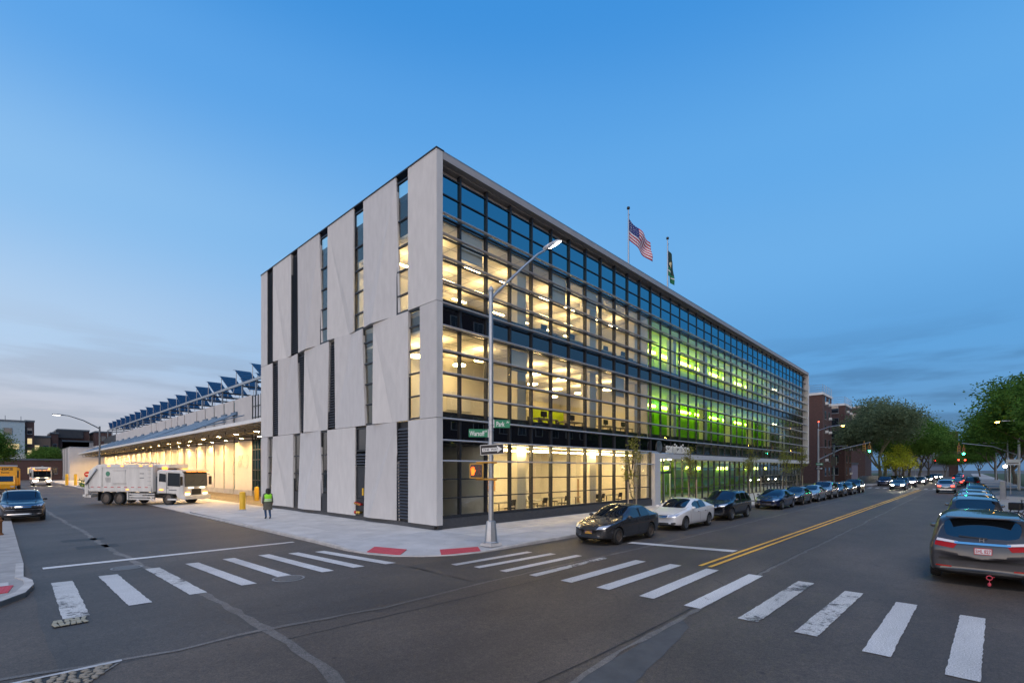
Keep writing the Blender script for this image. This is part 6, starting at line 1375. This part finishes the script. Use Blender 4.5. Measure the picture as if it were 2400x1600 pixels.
    for x in (3.35, -1.35, -2.65):
        for sd in (-1, 1):
            w = bpy.data.objects.new('wheel', rme); w.location = (x, sd * 1.03, r); w.rotation_euler = (0, 0, 0 if sd > 0 else math.pi); link(w, t); o = bpy.data.objects.new('tyre', ty); link(o, w)
            MB().lathe([(r * 1.18, -.2), (r * 1.18, .2), (r * 1.12, .2), (r * 1.12, -.2)], 20, c=(x, sd * 1.03, r), axis='y').build('wheel_arch', M['black'], t) if False else None
    return t
th = math.atan2(-.844, .533)
fx, fy = -3.5, 27.3; hx, hy_ = .533, -.844; lx, ly = .844, .533     # front near corner, heading, left normal
tc_ = (fx - hx * 4.95 + lx * 1.22, fy - hy_ * 4.95 + ly * 1.22)
truck('refuse_truck', (tc_[0], tc_[1], ROAD + .03), th, 'white refuse truck turning from the side street into the lit yard')
truck('refuse_truck', (-8.2, 104, ROAD + .01), R(-90), 'distant white truck facing us with glaring headlights and amber lamps', 2.0)
# yellow hire lorry
pk = empty('rental_truck', (-13.1, 67, ROAD + .01), R(-90), 'yellow rental box truck behind the black SUV at the left edge', 'truck'); py_ = mat('rental_yellow', (.75, .36, .02), .4)
boxo('cargo_box', -5.5, 1.2, -1.2, 1.2, 1.0, 3.3, py_, pk, .05); boxo('roof_rail', -5.5, 1.25, -1.24, 1.24, 3.2, 3.36, M['alu'], pk, .03)
MB().prism_y([(1.25, .6), (3.1, .6), (3.2, 1.2), (2.4, 1.4), (1.9, 2.1), (1.25, 2.15)], -1.0, 1.0).build('cab', py_, pk, 30, bevel=.05)
MB().prism_y([(1.95, 2.06), (2.38, 1.44), (2.41, 1.46), (1.98, 2.08)], -.85, .85).build('windscreen', M['carglass'], pk)
for sd in (-1, 1): MB().prism_y([(1.4, 1.45), (2.2, 1.42), (1.85, 2.0), (1.4, 2.02)], sd * 1.0 - .01, sd * 1.0 + .01).build('side_window', M['carglass'], pk)
for sd in (-1, 1):
    text('lettering', 'PENSKE', .85, M['black'], pk, (-2.4, sd * 1.206, 2.55), (R(90), 0, 0 if sd < 0 else R(180)), .004, .02, 'CENTER', 1.3); text('lettering', 'Rental', .5, M['black'], pk, (-2.4, sd * 1.206, 1.85), (R(90), 0, 0 if sd < 0 else R(180)), .004, .01)
text('lettering', 'PENSKE', .42, M['black'], pk, (1.206, 0, 2.9), (R(90), 0, R(90)), .004, .012, 'CENTER', 1.2); text('lettering', 'Rental', .26, M['black'], pk, (1.206, .2, 2.5), (R(90), 0, R(90)), .004, .006)
ty, rm, di = tyre_meshes(.42, .26, 'steel'); rme = rm.mesh('rim', M['steel'], 35)
for x in (2.2, -3.8):
    for sd in (-1, 1):
        w = bpy.data.objects.new('wheel', rme); w.location = (x, sd * .92, .42); w.rotation_euler = (0, 0, 0 if sd > 0 else math.pi); link(w, pk); link(bpy.data.objects.new('tyre', ty), w)
for sd in (-1, 1): boxo('headlight', 3.12, 3.2, sd * .75 - .15, sd * .75 + .15, .8, .95, M['lens'], pk)
bs = empty('school_bus', (-12.5, 84, ROAD + .01), R(-90), 'dark fronted bus parked behind the yellow rental truck', 'bus')
boxo('body', -5, 4, -1.2, 1.2, .6, 3.0, py_, bs, .12); boxo('windscreen', 3.98, 4.03, -1.05, 1.05, 1.7, 2.7, M['carglass'], bs); boxo('bonnet', 4, 5, -.95, .95, .6, 1.6, py_, bs, .1); boxo('roof', -5, 4.05, -1.1, 1.1, 2.98, 3.1, py_, bs, .05); boxo('grille', 4.99, 5.03, -.6, .6, .7, 1.4, M['black'], bs)
for x in (3.6, -3.0):
    for sd in (-1, 1):
        w = bpy.data.objects.new('wheel', rme); w.location = (x, sd * 1.1, .42); w.rotation_euler = (0, 0, 0 if sd > 0 else math.pi); link(w, bs); link(bpy.data.objects.new('tyre', ty), w)

# ================================================================== the pedestrian
def person():
    t = empty('person', (-3.2, 11.1, 0), R(180), 'person in a lime safety vest, grey coat and jeans walking away on the pavement', 'person')
    J = dict(pel=(0, 0, .92), sp=(0, .01, 1.12), ch=(0, .01, 1.32), nk=(0, 0, 1.46), hd=(0, -.01, 1.56), tp=(0, -.01, 1.66),
             ls=(.17, .01, 1.38), le=(.23, .03, 1.12), lw=(.22, -.06, .90), rs=(-.17, .01, 1.38), re=(-.23, -.02, 1.12), rw=(-.23, .06, .90),
             lh=(.09, 0, .88), lk=(.10, -.07, .50), la=(.10, .04, .09), lt=(.11, -.10, .04), rh=(-.09, 0, .88), rk=(-.09, .03, .50), ra=(-.09, .16, .12), rt=(-.09, .04, .03))
    rad = dict(pel=(.15, .11), sp=(.15, .11), ch=(.17, .12), nk=(.055, .06), hd=(.085, .10), tp=(.06, .07), ls=(.07, .07), le=(.055, .055), lw=(.04, .035), rs=(.07, .07), re=(.055, .055), rw=(.04, .035), lh=(.095, .10), lk=(.065, .07), la=(.045, .05), lt=(.045, .035), rh=(.095, .10), rk=(.065, .07), ra=(.045, .05), rt=(.045, .035))
    E_ = [('pel', 'sp'), ('sp', 'ch'), ('ch', 'nk'), ('nk', 'hd'), ('hd', 'tp'), ('ch', 'ls'), ('ls', 'le'), ('le', 'lw'), ('ch', 'rs'), ('rs', 're'), ('re', 'rw'), ('pel', 'lh'), ('lh', 'lk'), ('lk', 'la'), ('la', 'lt'), ('pel', 'rh'), ('rh', 'rk'), ('rk', 'ra'), ('ra', 'rt')]
    ks = list(J)
    # hands: palm and five short fingers on each side
    for sd, wk in ((1, 'lw'), (-1, 'rw')):
        w = Vector(J[wk]); J[wk + 'p'] = tuple(w + Vector((0, -.02, -.08))); rad[wk + 'p'] = (.032, .02); E_.append((wk, wk + 'p'))
        for f in range(4):
            k1, k2 = wk + 'f%d' % f, wk + 'g%d' % f; o = Vector(((f - 1.5) * .004, (f - 1.5) * .017, 0)); J[k1] = tuple(w + o + Vector((0, -.02, -.125))); J[k2] = tuple(w + o + Vector((-sd * .012, -.02, -.165 + abs(f - 1.3) * .008))); rad[k1] = (.009, .009); rad[k2] = (.007, .007); E_ += [(wk + 'p', k1), (k1, k2)]
        k1 = wk + 't'; J[k1] = tuple(w + Vector((-sd * .01, -.06, -.10))); rad[k1] = (.009, .009); E_.append((wk + 'p', k1))
    ks = list(J); me = bpy.data.meshes.new('body'); me.from_pydata([J[k] for k in ks], [(ks.index(a), ks.index(b)) for a, b in E_], [])
    o = bpy.data.objects.new('tmp_body', me); COL.objects.link(o); m = o.modifiers.new('s', 'SKIN'); m.use_smooth_shade = True
    for i, k in enumerate(ks): o.data.skin_vertices[0].data[i].radius = rad[k]
    o.data.skin_vertices[0].data[0].use_root = True
    sb = o.modifiers.new('u', 'SUBSURF'); sb.levels = 2; sb.render_levels = 2
    full = evaluated(o); bpy.data.objects.remove(o)
    mats = [mat('coat_grey_green', (.10, .095, .075), .9, var=.2, vscale=8), mat('jeans_blue', (.02, .06, .14), .85, var=.2, vscale=12), mat('skin_brown', (.20, .10, .06), .6), mat('boots_black', (.012, .012, .012), .6)]
    full.materials.clear()
    for mm in mats: full.materials.append(mm)
    for p in full.polygons:
        c = p.center; p.material_index = 3 if c.z < .12 else 1 if c.z < .55 else (2 if (c.z > 1.45 or (abs(c.x) > .17 and c.z < .89)) else 0); p.use_smooth = True
    link(bpy.data.objects.new('body', full), t)
    # coat skirt
    ring = []
    mb = MB(); n = 24
    prof = [(1.44, .11, .10), (1.38, .215, .135), (1.25, .205, .145), (1.05, .19, .14), (.9, .205, .155), (.7, .225, .175), (.52, .245, .195)]
    for z, a, b in prof:
        for k in range(n): w = 2 * math.pi * k / n; f = 1 + .03 * math.sin(w * 7) * (1.3 - z); mb.v.append((a * f * math.cos(w), b * f * math.sin(w) + .01, z))
    mb.f = [(j * n + k, j * n + (k + 1) % n, (j + 1) * n + (k + 1) % n, (j + 1) * n + k) for j in range(len(prof) - 1) for k in range(n)]; mb.m = [0] * len(mb.f)
    mb.build('coat', mats[0], t, True)
    for sd in (1, -1):
        pts = [J['ls'], J['le'], J['lw']] if sd > 0 else [J['rs'], J['re'], J['rw']]; MB().tube(pts, [.085, .07, .055], 10).build('sleeve', mats[0], t, True)
    lime = mat('vest_lime', (.30, .80, .03), .6, emit=None); band = mat('vest_band', (.62, .64, .58), .3, .3)
    mb = MB(); prof = [(1.43, .125, .115), (1.36, .232, .155), (1.25, .225, .165), (1.1, .21, .162), (.98, .218, .17)]
    for z, a, b in prof:
        for k in range(n): w = 2 * math.pi * k / n; mb.v.append((a * math.cos(w), b * math.sin(w) + .01, z))
    mb.f = [(j * n + k, j * n + (k + 1) % n, (j + 1) * n + (k + 1) % n, (j + 1) * n + k) for j in range(len(prof) - 1) for k in range(n)]; mb.m = [0] * len(mb.f)
    ve = mb.build('vest', lime, t, True)
    for z, a, b in ((1.08, .214, .166), (1.0, .221, .174)):
        mb = MB()
        for zz in (z, z + .05):
            for k in range(n): w = 2 * math.pi * k / n; mb.v.append((a * math.cos(w), b * math.sin(w) + .01, zz))
        mb.f = [(k, (k + 1) % n, n + (k + 1) % n, n + k) for k in range(n)]; mb.m = [0] * n; mb.build('reflective_band', band, ve, True)
    hm = mat('hair_black', (.012, .009, .008), .6)
    mb = MB().lathe([(.001, 1.73), (.06, 1.715), (.105, 1.66), (.12, 1.58), (.115, 1.48), (.125, 1.38), (.10, 1.30), (.03, 1.27)], 16, c=(0, .035, 0)); mb.build('hair', hm, t, True)
    # face details
    fc = MB().lathe([(.001, -.012), (.012, 0), (.001, .012)], 8, c=(.032, -.095, 1.585)).lathe([(.001, -.012), (.012, 0), (.001, .012)], 8, c=(-.032, -.095, 1.585)).build('eye', M['black'], t); MB().lathe([(.014, -.02), (.008, .02), (.001, .03)], 8, c=(0, -.112, 1.555)).build('nose', mats[2], t); MB().box(-.025, .025, -.105, -.09, 1.515, 1.525).build('mouth', mat('lips', (.2, .06, .05), .6), t)
person()
# ================================================================== trees
bark = mat('bark', (.10, .085, .06), .9, var=.35, vscale=6, bump=.5, bscale=20); bark_p = mat('plane_bark', (.20, .19, .11), .85, var=.4, vscale=3)
def leafmat(name, col, var=.35):
    m = bpy.data.materials.new(name); m.use_nodes = True; nt = m.node_tree; nt.nodes.clear(); L = nt.links
    o = nt.nodes.new('ShaderNodeOutputMaterial'); d = nt.nodes.new('ShaderNodeBsdfDiffuse'); tr = nt.nodes.new('ShaderNodeBsdfTranslucent'); mx = nt.nodes.new('ShaderNodeMixShader'); mx.inputs[0].default_value = .35
    tc = nt.nodes.new('ShaderNodeTexCoord'); n = nt.nodes.new('ShaderNodeTexNoise'); n.inputs['Scale'].default_value = 1.1; n.inputs['Detail'].default_value = 5; L.new(tc.outputs['Object'], n.inputs['Vector'])
    mr = nt.nodes.new('ShaderNodeMapRange'); L.new(n.outputs[0], mr.inputs[0]); mr.inputs[1].default_value = .3; mr.inputs[2].default_value = .7; mr.inputs[3].default_value = 1 - var; mr.inputs[4].default_value = 1 + var
    sc = nt.nodes.new('ShaderNodeVectorMath'); sc.operation = 'SCALE'; sc.inputs[0].default_value = col; L.new(mr.outputs[0], sc.inputs['Scale']); L.new(sc.outputs[0], d.inputs[0]); L.new(sc.outputs[0], tr.inputs[0])
    L.new(d.outputs[0], mx.inputs[1]); L.new(tr.outputs[0], mx.inputs[2]); L.new(mx.outputs[0], o.inputs[0]); return m
LF = dict(grey=leafmat('leaf_grey_green', (.13, .175, .10)), dark=leafmat('leaf_dark', (.075, .15, .03)), mid=leafmat('leaf_mid', (.10, .19, .04)), lime=leafmat('leaf_lamplit', (.40, .42, .04)), young=leafmat('leaf_young', (.24, .25, .06)))  # lime: a street lamp's yellow light is put into the leaf colour
def branches(rnd, h, r, trunk_h, spread, levels=3, lean=0):
    segs = []; tips = []
    def grow(p, d, ln, rad, lev):
        q = p.copy(); pts = [(p.copy(), rad)]
        for k in range(3):
            d = (d + Vector((rnd.uniform(-.18, .18), rnd.uniform(-.18, .18), rnd.uniform(-.05, .14)))).normalized(); q = q + d * ln / 3; pts.append((q.copy(), rad * (1 - .2 * (k + 1))))
        segs.append(pts)
        if lev >= levels: tips.append(q); return
        for k in range(rnd.choice((3, 4)) if lev else 5):
            a = rnd.uniform(0, 6.28); nd = (d * rnd.uniform(.5, 1) + Vector((math.cos(a), math.sin(a), rnd.uniform(-.1, .4))) * spread).normalized()
            grow(q if k % 2 else pts[2][0], nd, ln * rnd.uniform(.6, .85), rad * .5, lev + 1)
    d0 = Vector((lean, lean * .4, 1)).normalized(); grow(Vector((0, 0, 0)), d0, trunk_h, r, 0)
    return segs, tips
def tree_mesh(seed, h, cr, trunk_h, r, leaf, size, nleaf, spread=.9, bk=None, levels=3, shape=(1, 1, .8), lean=0):
    rnd = random.Random(seed); segs, tips = branches(rnd, h, r, trunk_h, spread, levels, lean)
    zmax = max(t.z for t in tips); rm = max(math.hypot(t.x, t.y) for t in tips)
    # scale branch skeleton above the trunk to the wanted crown size
    def fit(p):
        f = max(0, p.z - trunk_h * .8) / max(.1, zmax - trunk_h * .8); fr = min(1, f * 3)
        return Vector((p.x * (1 + (cr * .85 / rm - 1) * fr), p.y * (1 + (cr * .85 / rm - 1) * fr), p.z if p.z < trunk_h * .8 else trunk_h * .8 + f * (h * .93 - trunk_h * .8)))
    tb = MB()
    for s_ in segs: tb.tube([fit(p) for p, _ in s_], [max(.015, q) for _, q in s_], 6)
    lb = MB(); T2 = [fit(t) for t in tips]
    for i in range(nleaf):
        t = rnd.choice(T2); g = cr * .17
        p = t + Vector((rnd.gauss(0, g), rnd.gauss(0, g), rnd.gauss(0, g * .7)))
        if p.z > h: p.z = h - rnd.random() * .4
        if p.z < trunk_h * .7: continue
        s = size * rnd.uniform(.6, 1.3); a = Vector((rnd.gauss(0, 1), rnd.gauss(0, 1), rnd.gauss(0, .6))).normalized(); b = a.cross(Vector((rnd.gauss(0, 1), rnd.gauss(0, 1), rnd.gauss(0, 1)))).normalized()
        lb.v += [tuple(p - a * s), tuple(p + b * s * .45), tuple(p + a * s), tuple(p - b * s * .45)]; n = len(lb.v); lb.f.append((n - 4, n - 3, n - 2, n - 1)); lb.m.append(0)
    return tb.mesh('trunk', bk or bark, 50), lb.mesh('crown', leaf, recalc=False)
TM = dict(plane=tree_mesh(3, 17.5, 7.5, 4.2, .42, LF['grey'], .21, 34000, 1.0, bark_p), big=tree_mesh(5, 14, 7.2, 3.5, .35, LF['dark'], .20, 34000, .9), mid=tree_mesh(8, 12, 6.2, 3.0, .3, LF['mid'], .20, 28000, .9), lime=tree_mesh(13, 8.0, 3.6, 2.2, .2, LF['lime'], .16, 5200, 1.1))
def tree(kind, x, y, rz, sc, label, g='street trees'):
    t = empty('tree', (x, y, 0), rz, label, 'tree', g); t.scale = (sc, sc, sc)
    a, b = TM[kind]; link(bpy.data.objects.new('trunk', a), t); link(bpy.data.objects.new('crown', b), t); return t
tree('plane', 107, -4.8, .4, 1.0, 'tallest grey green tree beside the brick towers')
tree('plane', 132, -3.0, 2.0, 1.1, 'grey green tree behind the tallest one by the brick towers')
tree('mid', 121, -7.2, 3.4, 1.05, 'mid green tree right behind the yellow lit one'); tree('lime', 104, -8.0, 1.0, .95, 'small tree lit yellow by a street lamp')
tree('big', 130, -5.5, 0, 1.05, 'dark green tree behind the yellow lit one'); tree('mid', 146, -6.5, 2, 1.3, 'mid green tree farther along the left of the avenue'); tree('big', 165, -7.5, 4, 1.2, 'dark green tree near the distant office block'); tree('mid', 190, -8.5, 1, 1.3, 'last green tree on the left of the avenue')
tree('big', 70, -25.0, 1.2, 1.0, 'large dark green tree at the right edge of the picture'); tree('big', 84, -26.0, 3.0, 1.12, 'dark green tree second in the row on the right'); tree('mid', 98, -26.0, .3, 1.2, 'mid green tree third in the row on the right'); tree('mid', 60, -27.0, 5, 1.05, 'mid green tree behind the pavement at the far right'); tree('big', 116, -24, .9, 1.1, 'dark green tree fourth in the row on the right'); tree('mid', 140, -24, 2.6, 1.1, 'green tree fifth in the row on the right'); tree('big', 165, -23, 1.6, 1.1, 'farthest green tree on the right of the avenue'); tree('mid', 240, -11, 2.6, .8, 'small far tree closing the view of the avenue on the left'); tree('big', 245, -21, .6, .9, 'far tree closing the view of the avenue on the right'); tree('mid', 300, -16, .6, .9, 'farthest small tree in the middle of the avenue view')
tree('big', -15.8, 84, .2, .62, 'dark green tree at the left edge behind the parked vehicles'); tree('mid', -15.6, 72, 1.4, .52, 'mid green tree nearest at the left edge'); tree('mid', -3.5, 170, 2, .75, 'bright green tree at the end of the side street')
# young street trees with stakes
ym = [tree_mesh(20 + i, 4.9, .95, 1.6, .035, LF['young'], .065, 800, .6, bark, 2) for i in range(3)]
def young(x, k, sc, rz, label):
    t = empty('young_tree', (x, -3.9, 0), rz, label, 'tree', 'young street trees'); a, b = ym[k]
    for nm, me in (('trunk', a), ('crown', b)):
        o = bpy.data.objects.new(nm, me); o.scale = (sc, sc, sc); link(o, t)
    for sx in (-.45, .45): MB().cyl((sx, 0, 0), (sx, 0, 2.1), .04, n=8).build('stake', mat('stake_wood', (.36, .30, .22), .8) if 'stake_wood' not in bpy.data.materials else bpy.data.materials['stake_wood'], t)
    MB().tube([(-.45, 0, 1.5), (0, 0, 1.55), (.45, 0, 1.5)], .012, 4).build('tie', M['black'], t); MB().box(-.7, .7, -.6, .6, -.02, .012).build('tree_pit', mat('soil', (.05, .04, .03), .9) if 'soil' not in bpy.data.materials else bpy.data.materials['soil'], t)
for a in ((10.6, 0, 1.0, 0, 'young staked tree in front of the warm lit glass, nearest the corner'), (18.7, 1, .92, 1, 'young staked tree in front of the entrance doors'), (32.0, 2, 1.1, 2, 'young tree behind the dark navy sedan, third along the facade'), (41.3, 0, 1.1, 3, 'young tree fourth along the facade'), (47.5, 1, 1.1, 4, 'young tree fifth along the facade, near its end')): young(*a)
# shrubs of the yard planting
sh = MB(); rnd = random.Random(4)
for i in range(2600):
    p = Vector((rnd.uniform(-4.4, -2.4), rnd.uniform(66, 90), abs(rnd.gauss(0, .45)))); a = Vector((rnd.gauss(0, 1), rnd.gauss(0, 1), rnd.gauss(0, .7))).normalized() * .16; b = a.cross(Vector((0, 0, 1))).normalized() * .07
    sh.v += [tuple(p - a), tuple(p + b), tuple(p + a), tuple(p - b)]; n = len(sh.v); sh.f.append((n - 4, n - 3, n - 2, n - 1)); sh.m.append(0)
tag(sh.build('shrubbery', LF['mid'], recalc=False), 'low shrubs in the planting strip of the yard', 'shrubs', kind='stuff')

# ================================================================== other buildings
def brickmat(name, c1, c2, sc=1.0):
    m = mat(name, c1, .9); nt = m.node_tree; p = nt.nodes['Principled BSDF']; tc = [n for n in nt.nodes if n.type == 'TEX_COORD'][0]
    mp = nt.nodes.new('ShaderNodeMapping'); nt.links.new(tc.outputs['Object'], mp.inputs[0]); mp.inputs['Rotation'].default_value = (R(90), 0, R(0))
    cb = nt.nodes.new('ShaderNodeSeparateXYZ'); nt.links.new(tc.outputs['Object'], cb.inputs[0]); ad = nt.nodes.new('ShaderNodeMath'); nt.links.new(cb.outputs[0], ad.inputs[0]); nt.links.new(cb.outputs[1], ad.inputs[1]); cx = nt.nodes.new('ShaderNodeCombineXYZ'); nt.links.new(ad.outputs[0], cx.inputs[0]); nt.links.new(cb.outputs[2], cx.inputs[1])
    b = nt.nodes.new('ShaderNodeTexBrick'); nt.links.new(cx.outputs[0], b.inputs['Vector']); b.inputs['Scale'].default_value = 2.0 * sc; b.inputs['Color1'].default_value = (*c1, 1); b.inputs['Color2'].default_value = (*c2, 1); b.inputs['Mortar'].default_value = (.10, .08, .07, 1); b.inputs['Mortar Size'].default_value = .015
    nt.links.new(b.outputs[0], p.inputs['Base Color']); return m
brick = brickmat('red_brick', (.07, .034, .029), (.10, .044, .036)); brick_d = brickmat('dark_brick', (.06, .032, .03), (.08, .04, .035)); win_d = glassmat('far_window', f0=.10, opaque=(.02, .022, .028)); win_l = emat('lit_window', (1, .78, .42), .9)
def block(name, x0, x1, y0, y1, h, wallm_, label, roofm=None, cat='building'):
    t = empty(name, (x0, y0, 0), 0, label, cat); MB().box(0, x1 - x0, 0, y1 - y0, -.2, h).build('wall', wallm_, t); MB().box(-.12, x1 - x0 + .12, -.12, y1 - y0 + .12, h, h + .45).build('roof', roofm or M['frame_white'], t); return t
def wins(t, face, us, zs, w, h, lit=0, ac=0, seed=1, m=None):
    """windows with frames on the -x ('x') or -y ('y') face of a block; us along the face"""
    rnd = random.Random(seed)
    for u in us:
        for z in zs:
            mm = win_l if rnd.random() < lit else (m or win_d)
            if face == 'x':
                f = MB().box(-.07, .02, u - w / 2 - .07, u + w / 2 + .07, z - .07, z + h + .07).build('window', M['steel_d'], t); MB().box(-.085, -.072, u - w / 2, u + w / 2, z, z + h).build('pane', mm, f); MB().box(-.15, 0, u - w / 2 - .1, u + w / 2 + .1, z - .14, z - .07).build('sill', M['concrete'], f)
                if rnd.random() < ac: MB().box(-.5, -.09, u - .35, u + .35, z, z + .45).build('air_conditioner', M['white_paint'], f)
            else:
                f = MB().box(u - w / 2 - .07, u + w / 2 + .07, -.07, .02, z - .07, z + h + .07).build('window', M['steel_d'], t); MB().box(u - w / 2, u + w / 2, -.085, -.072, z, z + h).build('pane', mm, f); MB().box(u - w / 2 - .1, u + w / 2 + .1, -.15, 0, z - .14, z - .07).build('sill', M['concrete'], f)
                if rnd.random() < ac: MB().box(u - .35, u + .35, -.5, -.09, z, z + .45).build('air_conditioner', M['white_paint'], f)
def railing(t, w, d, h):
    for k in range(4): MB().tube([(0, 0, h + .7 + k * .4), (w, 0, h + .7 + k * .4)], .03, 4).build('railing', M['alu'], t); MB().tube([(0, 0, h + .7 + k * .4), (0, d, h + .7 + k * .4)], .03, 4).build('railing', M['alu'], t)
    for k in range(6): MB().tube([(w * k / 5, 0, h + .4), (w * k / 5, 0, h + 2)], .03, 4).build('railing_post', M['alu'], t); MB().tube([(0, d * k / 5, h + .4), (0, d * k / 5, h + 2)], .03, 4).build('railing_post', M['alu'], t)
t = block('brick_tower', 95, 103.3, 2.75, 14, 17.1, brick, 'nearer of two red brick towers beyond the glass facade'); railing(t, 8.3, 11, 17.1); wins(t, 'y', (2.2, 5.6), [1.6 + 2.75 * k for k in range(6)], .9, 1.5, 0, .35, 2); wins(t, 'x', (6.5, 9), [1.6 + 2.75 * k for k in range(6)], .9, 1.5, 0, .3, 3)
t = block('brick_tower', 115, 123.5, 2.3, 14, 16.9, brick, 'farther of two red brick towers, partly behind the first'); railing(t, 8.5, 11, 16.9); wins(t, 'y', (2.2, 6.2), [1.6 + 2.75 * k for k in range(6)], .9, 1.5, 0, .3, 5); wins(t, 'x', (1.9,), [1.6 + 2.75 * k for k in range(6)], 1.4, 1.5, 0, .2, 6)
t = block('apartment_block', 250, 270, -13.6, 6, 16.3, mat('grey_slab', (.16, .17, .19), .8), 'distant flat roofed office block at the end of the avenue', M['steel_d']); MB().box(-.4, 8, -1.2, 1.4, 0, 18).build('stair_tower', brick_d, t)
for k in range(5): MB().box(-.3, 0, 1.6, 19, 2.2 + k * 3, 3.9 + k * 3).build('window', mat('pale_glass_%d' % k, (.20, .25, .32), .2), t)
MB().box(-.35, -.3, 14, 18, 14.2, 15.9).build('window', win_l, t)
t = block('apartment_block', 190, 205, 8, 30, 24, brick_d, 'dark brick block rising behind the big trees'); wins(t, 'x', (3, 8), (12, 16, 20), 1.5, 1.8)
t = block('store_building', 126, 160, 6, 14, 4.2, mat('mauve_wall', (.22, .20, .27), .8, var=.15), 'low mauve walled building under the trees', M['steel_d']); wins(t, 'y', (4, 12, 20), (1.2,), 2, 1.6)
wf = empty('wooden_fence', (92, -3.6, 0), 0, 'low dark fence beneath the big trees', 'fence')
for k in range(30): MB().box(k * 1.0, k * 1.0 + .92, 0, .05, .05, 1.5).build('board', M['steel_d'], wf)
for k in range(11): MB().box(k * 3 - .05, k * 3 + .05, .05, .15, 0, 1.6).build('post', M['steel_d'], wf)
# left end of the side street
tealw = mat('pale_blue_render', (.30, .38, .42), .8, var=.1)
t = block('apartment_building', -24, -8.3, 170, 190, 15.6, tealw, 'pale blue apartment house at the left edge with dark windows', M['steel_d']); wins(t, 'y', (5.5, 9, 12.5), (2.5, 6, 9.3, 12.2), 1.5, 1.6, .18, 0, 4); MB().box(8, 15.9, -1.5, 0, 5.6, 5.9).build('balcony', M['white_paint'], t)
MB().box(8, 15.9, -1.5, -1.4, 5.9, 6.9).build('balcony_rail', M['alu'], t); MB().box(10, 14.6, -.1, -.02, 8.2, 9.6).build('lit_window', win_l, t)
for k in range(5): MB().tube([(3 + k * 3, 2, 16), (3 + k * 3, 2, 17.3)], .06, 5).build('roof_mast', M['steel_d'], t)
t = block('brick_building', -8.2, -6.4, 172, 190, 15.9, brick_d, 'narrow tall brick building beside the pale blue house', M['steel_d']); wins(t, 'y', (.9,), (3, 6.5, 9.8, 12.6), .9, 1.5, .3, 0, 9)
t = block('brick_building', -6.3, -2.4, 185, 200, 12.4, mat('tan_brick', (.22, .15, .11), .9, var=.1), 'tan brick house with paired windows at the end of the street', M['steel_d']); wins(t, 'y', (1.0, 2.9), (2, 5.2, 8.4), 1.0, 1.5, .1, 0, 12)
t = block('brick_building', -2.3, -.6, 186, 200, 13.6, brick, 'dark red brick house right of the tan one', M['steel_d']); wins(t, 'y', (.9,), (3, 6, 9), .8, 1.5)
t = block('brick_building', -.5, 7, 190, 210, 15, brick_d, 'dark brick building with flat dark cornice right of the street end', M['steel_d']); MB().box(-.5, 6, -.6, 0, 12.6, 15.1).build('cornice', M['coping'], t)
t = block('concrete_building', .6, 22, 190, 240, 11.5, M['concrete'], 'stained grey concrete wall building behind the service block', M['steel_d']); wins(t, 'x', (5, 12), (3, 7), 1.4, 1.6)
t = block('brick_building', -22, 0, 150 + 16, 169, 5.2, brick, 'low red brick building beneath the pale blue house', M['steel_d']); wins(t, 'y', (3, 7, 11, 15, 19), (1.6,), 1.8, 1.6, .1, 0, 3)
t = block('brick_building', 8, 12, 185, 200, 14.5, brick, 'small brick stair house above the garage roof', M['steel_d']); wins(t, 'y', (2,), (12,), 1, 1.3)
# houses across the avenue, behind the camera: they show in the glass
for i, (x0, x1, h) in enumerate(((-6, 34, 24.5), (35, 62, 13))):
    t = block('apartment_house', x0, x1, -44, -31, h, brick_d, ('tall dark brick house across the avenue, mirrored in the glass', 'lower dark brick house across the avenue, mirrored farther along the glass')[i], M['steel_d'])
    for u in range(2, int(x1 - x0) - 1, 4):
        for k in range(int(h / 3.3)):
            z = 1.4 + k * 3.3
            f = MB().box(u - .95, u + .95, 12.98, 13.07, z - .09, z + 1.79).build('window', M['white_paint'], t); MB().box(u - .82, u - .03, 13.072, 13.085, z, z + 1.7).build('pane', win_d, f); MB().box(u + .03, u + .82, 13.072, 13.085, z, z + 1.7).build('pane', win_d, f)
    MB().box(8, 12, 5, 9, h, h + 4.2).build('stair_house', brick_d, t)
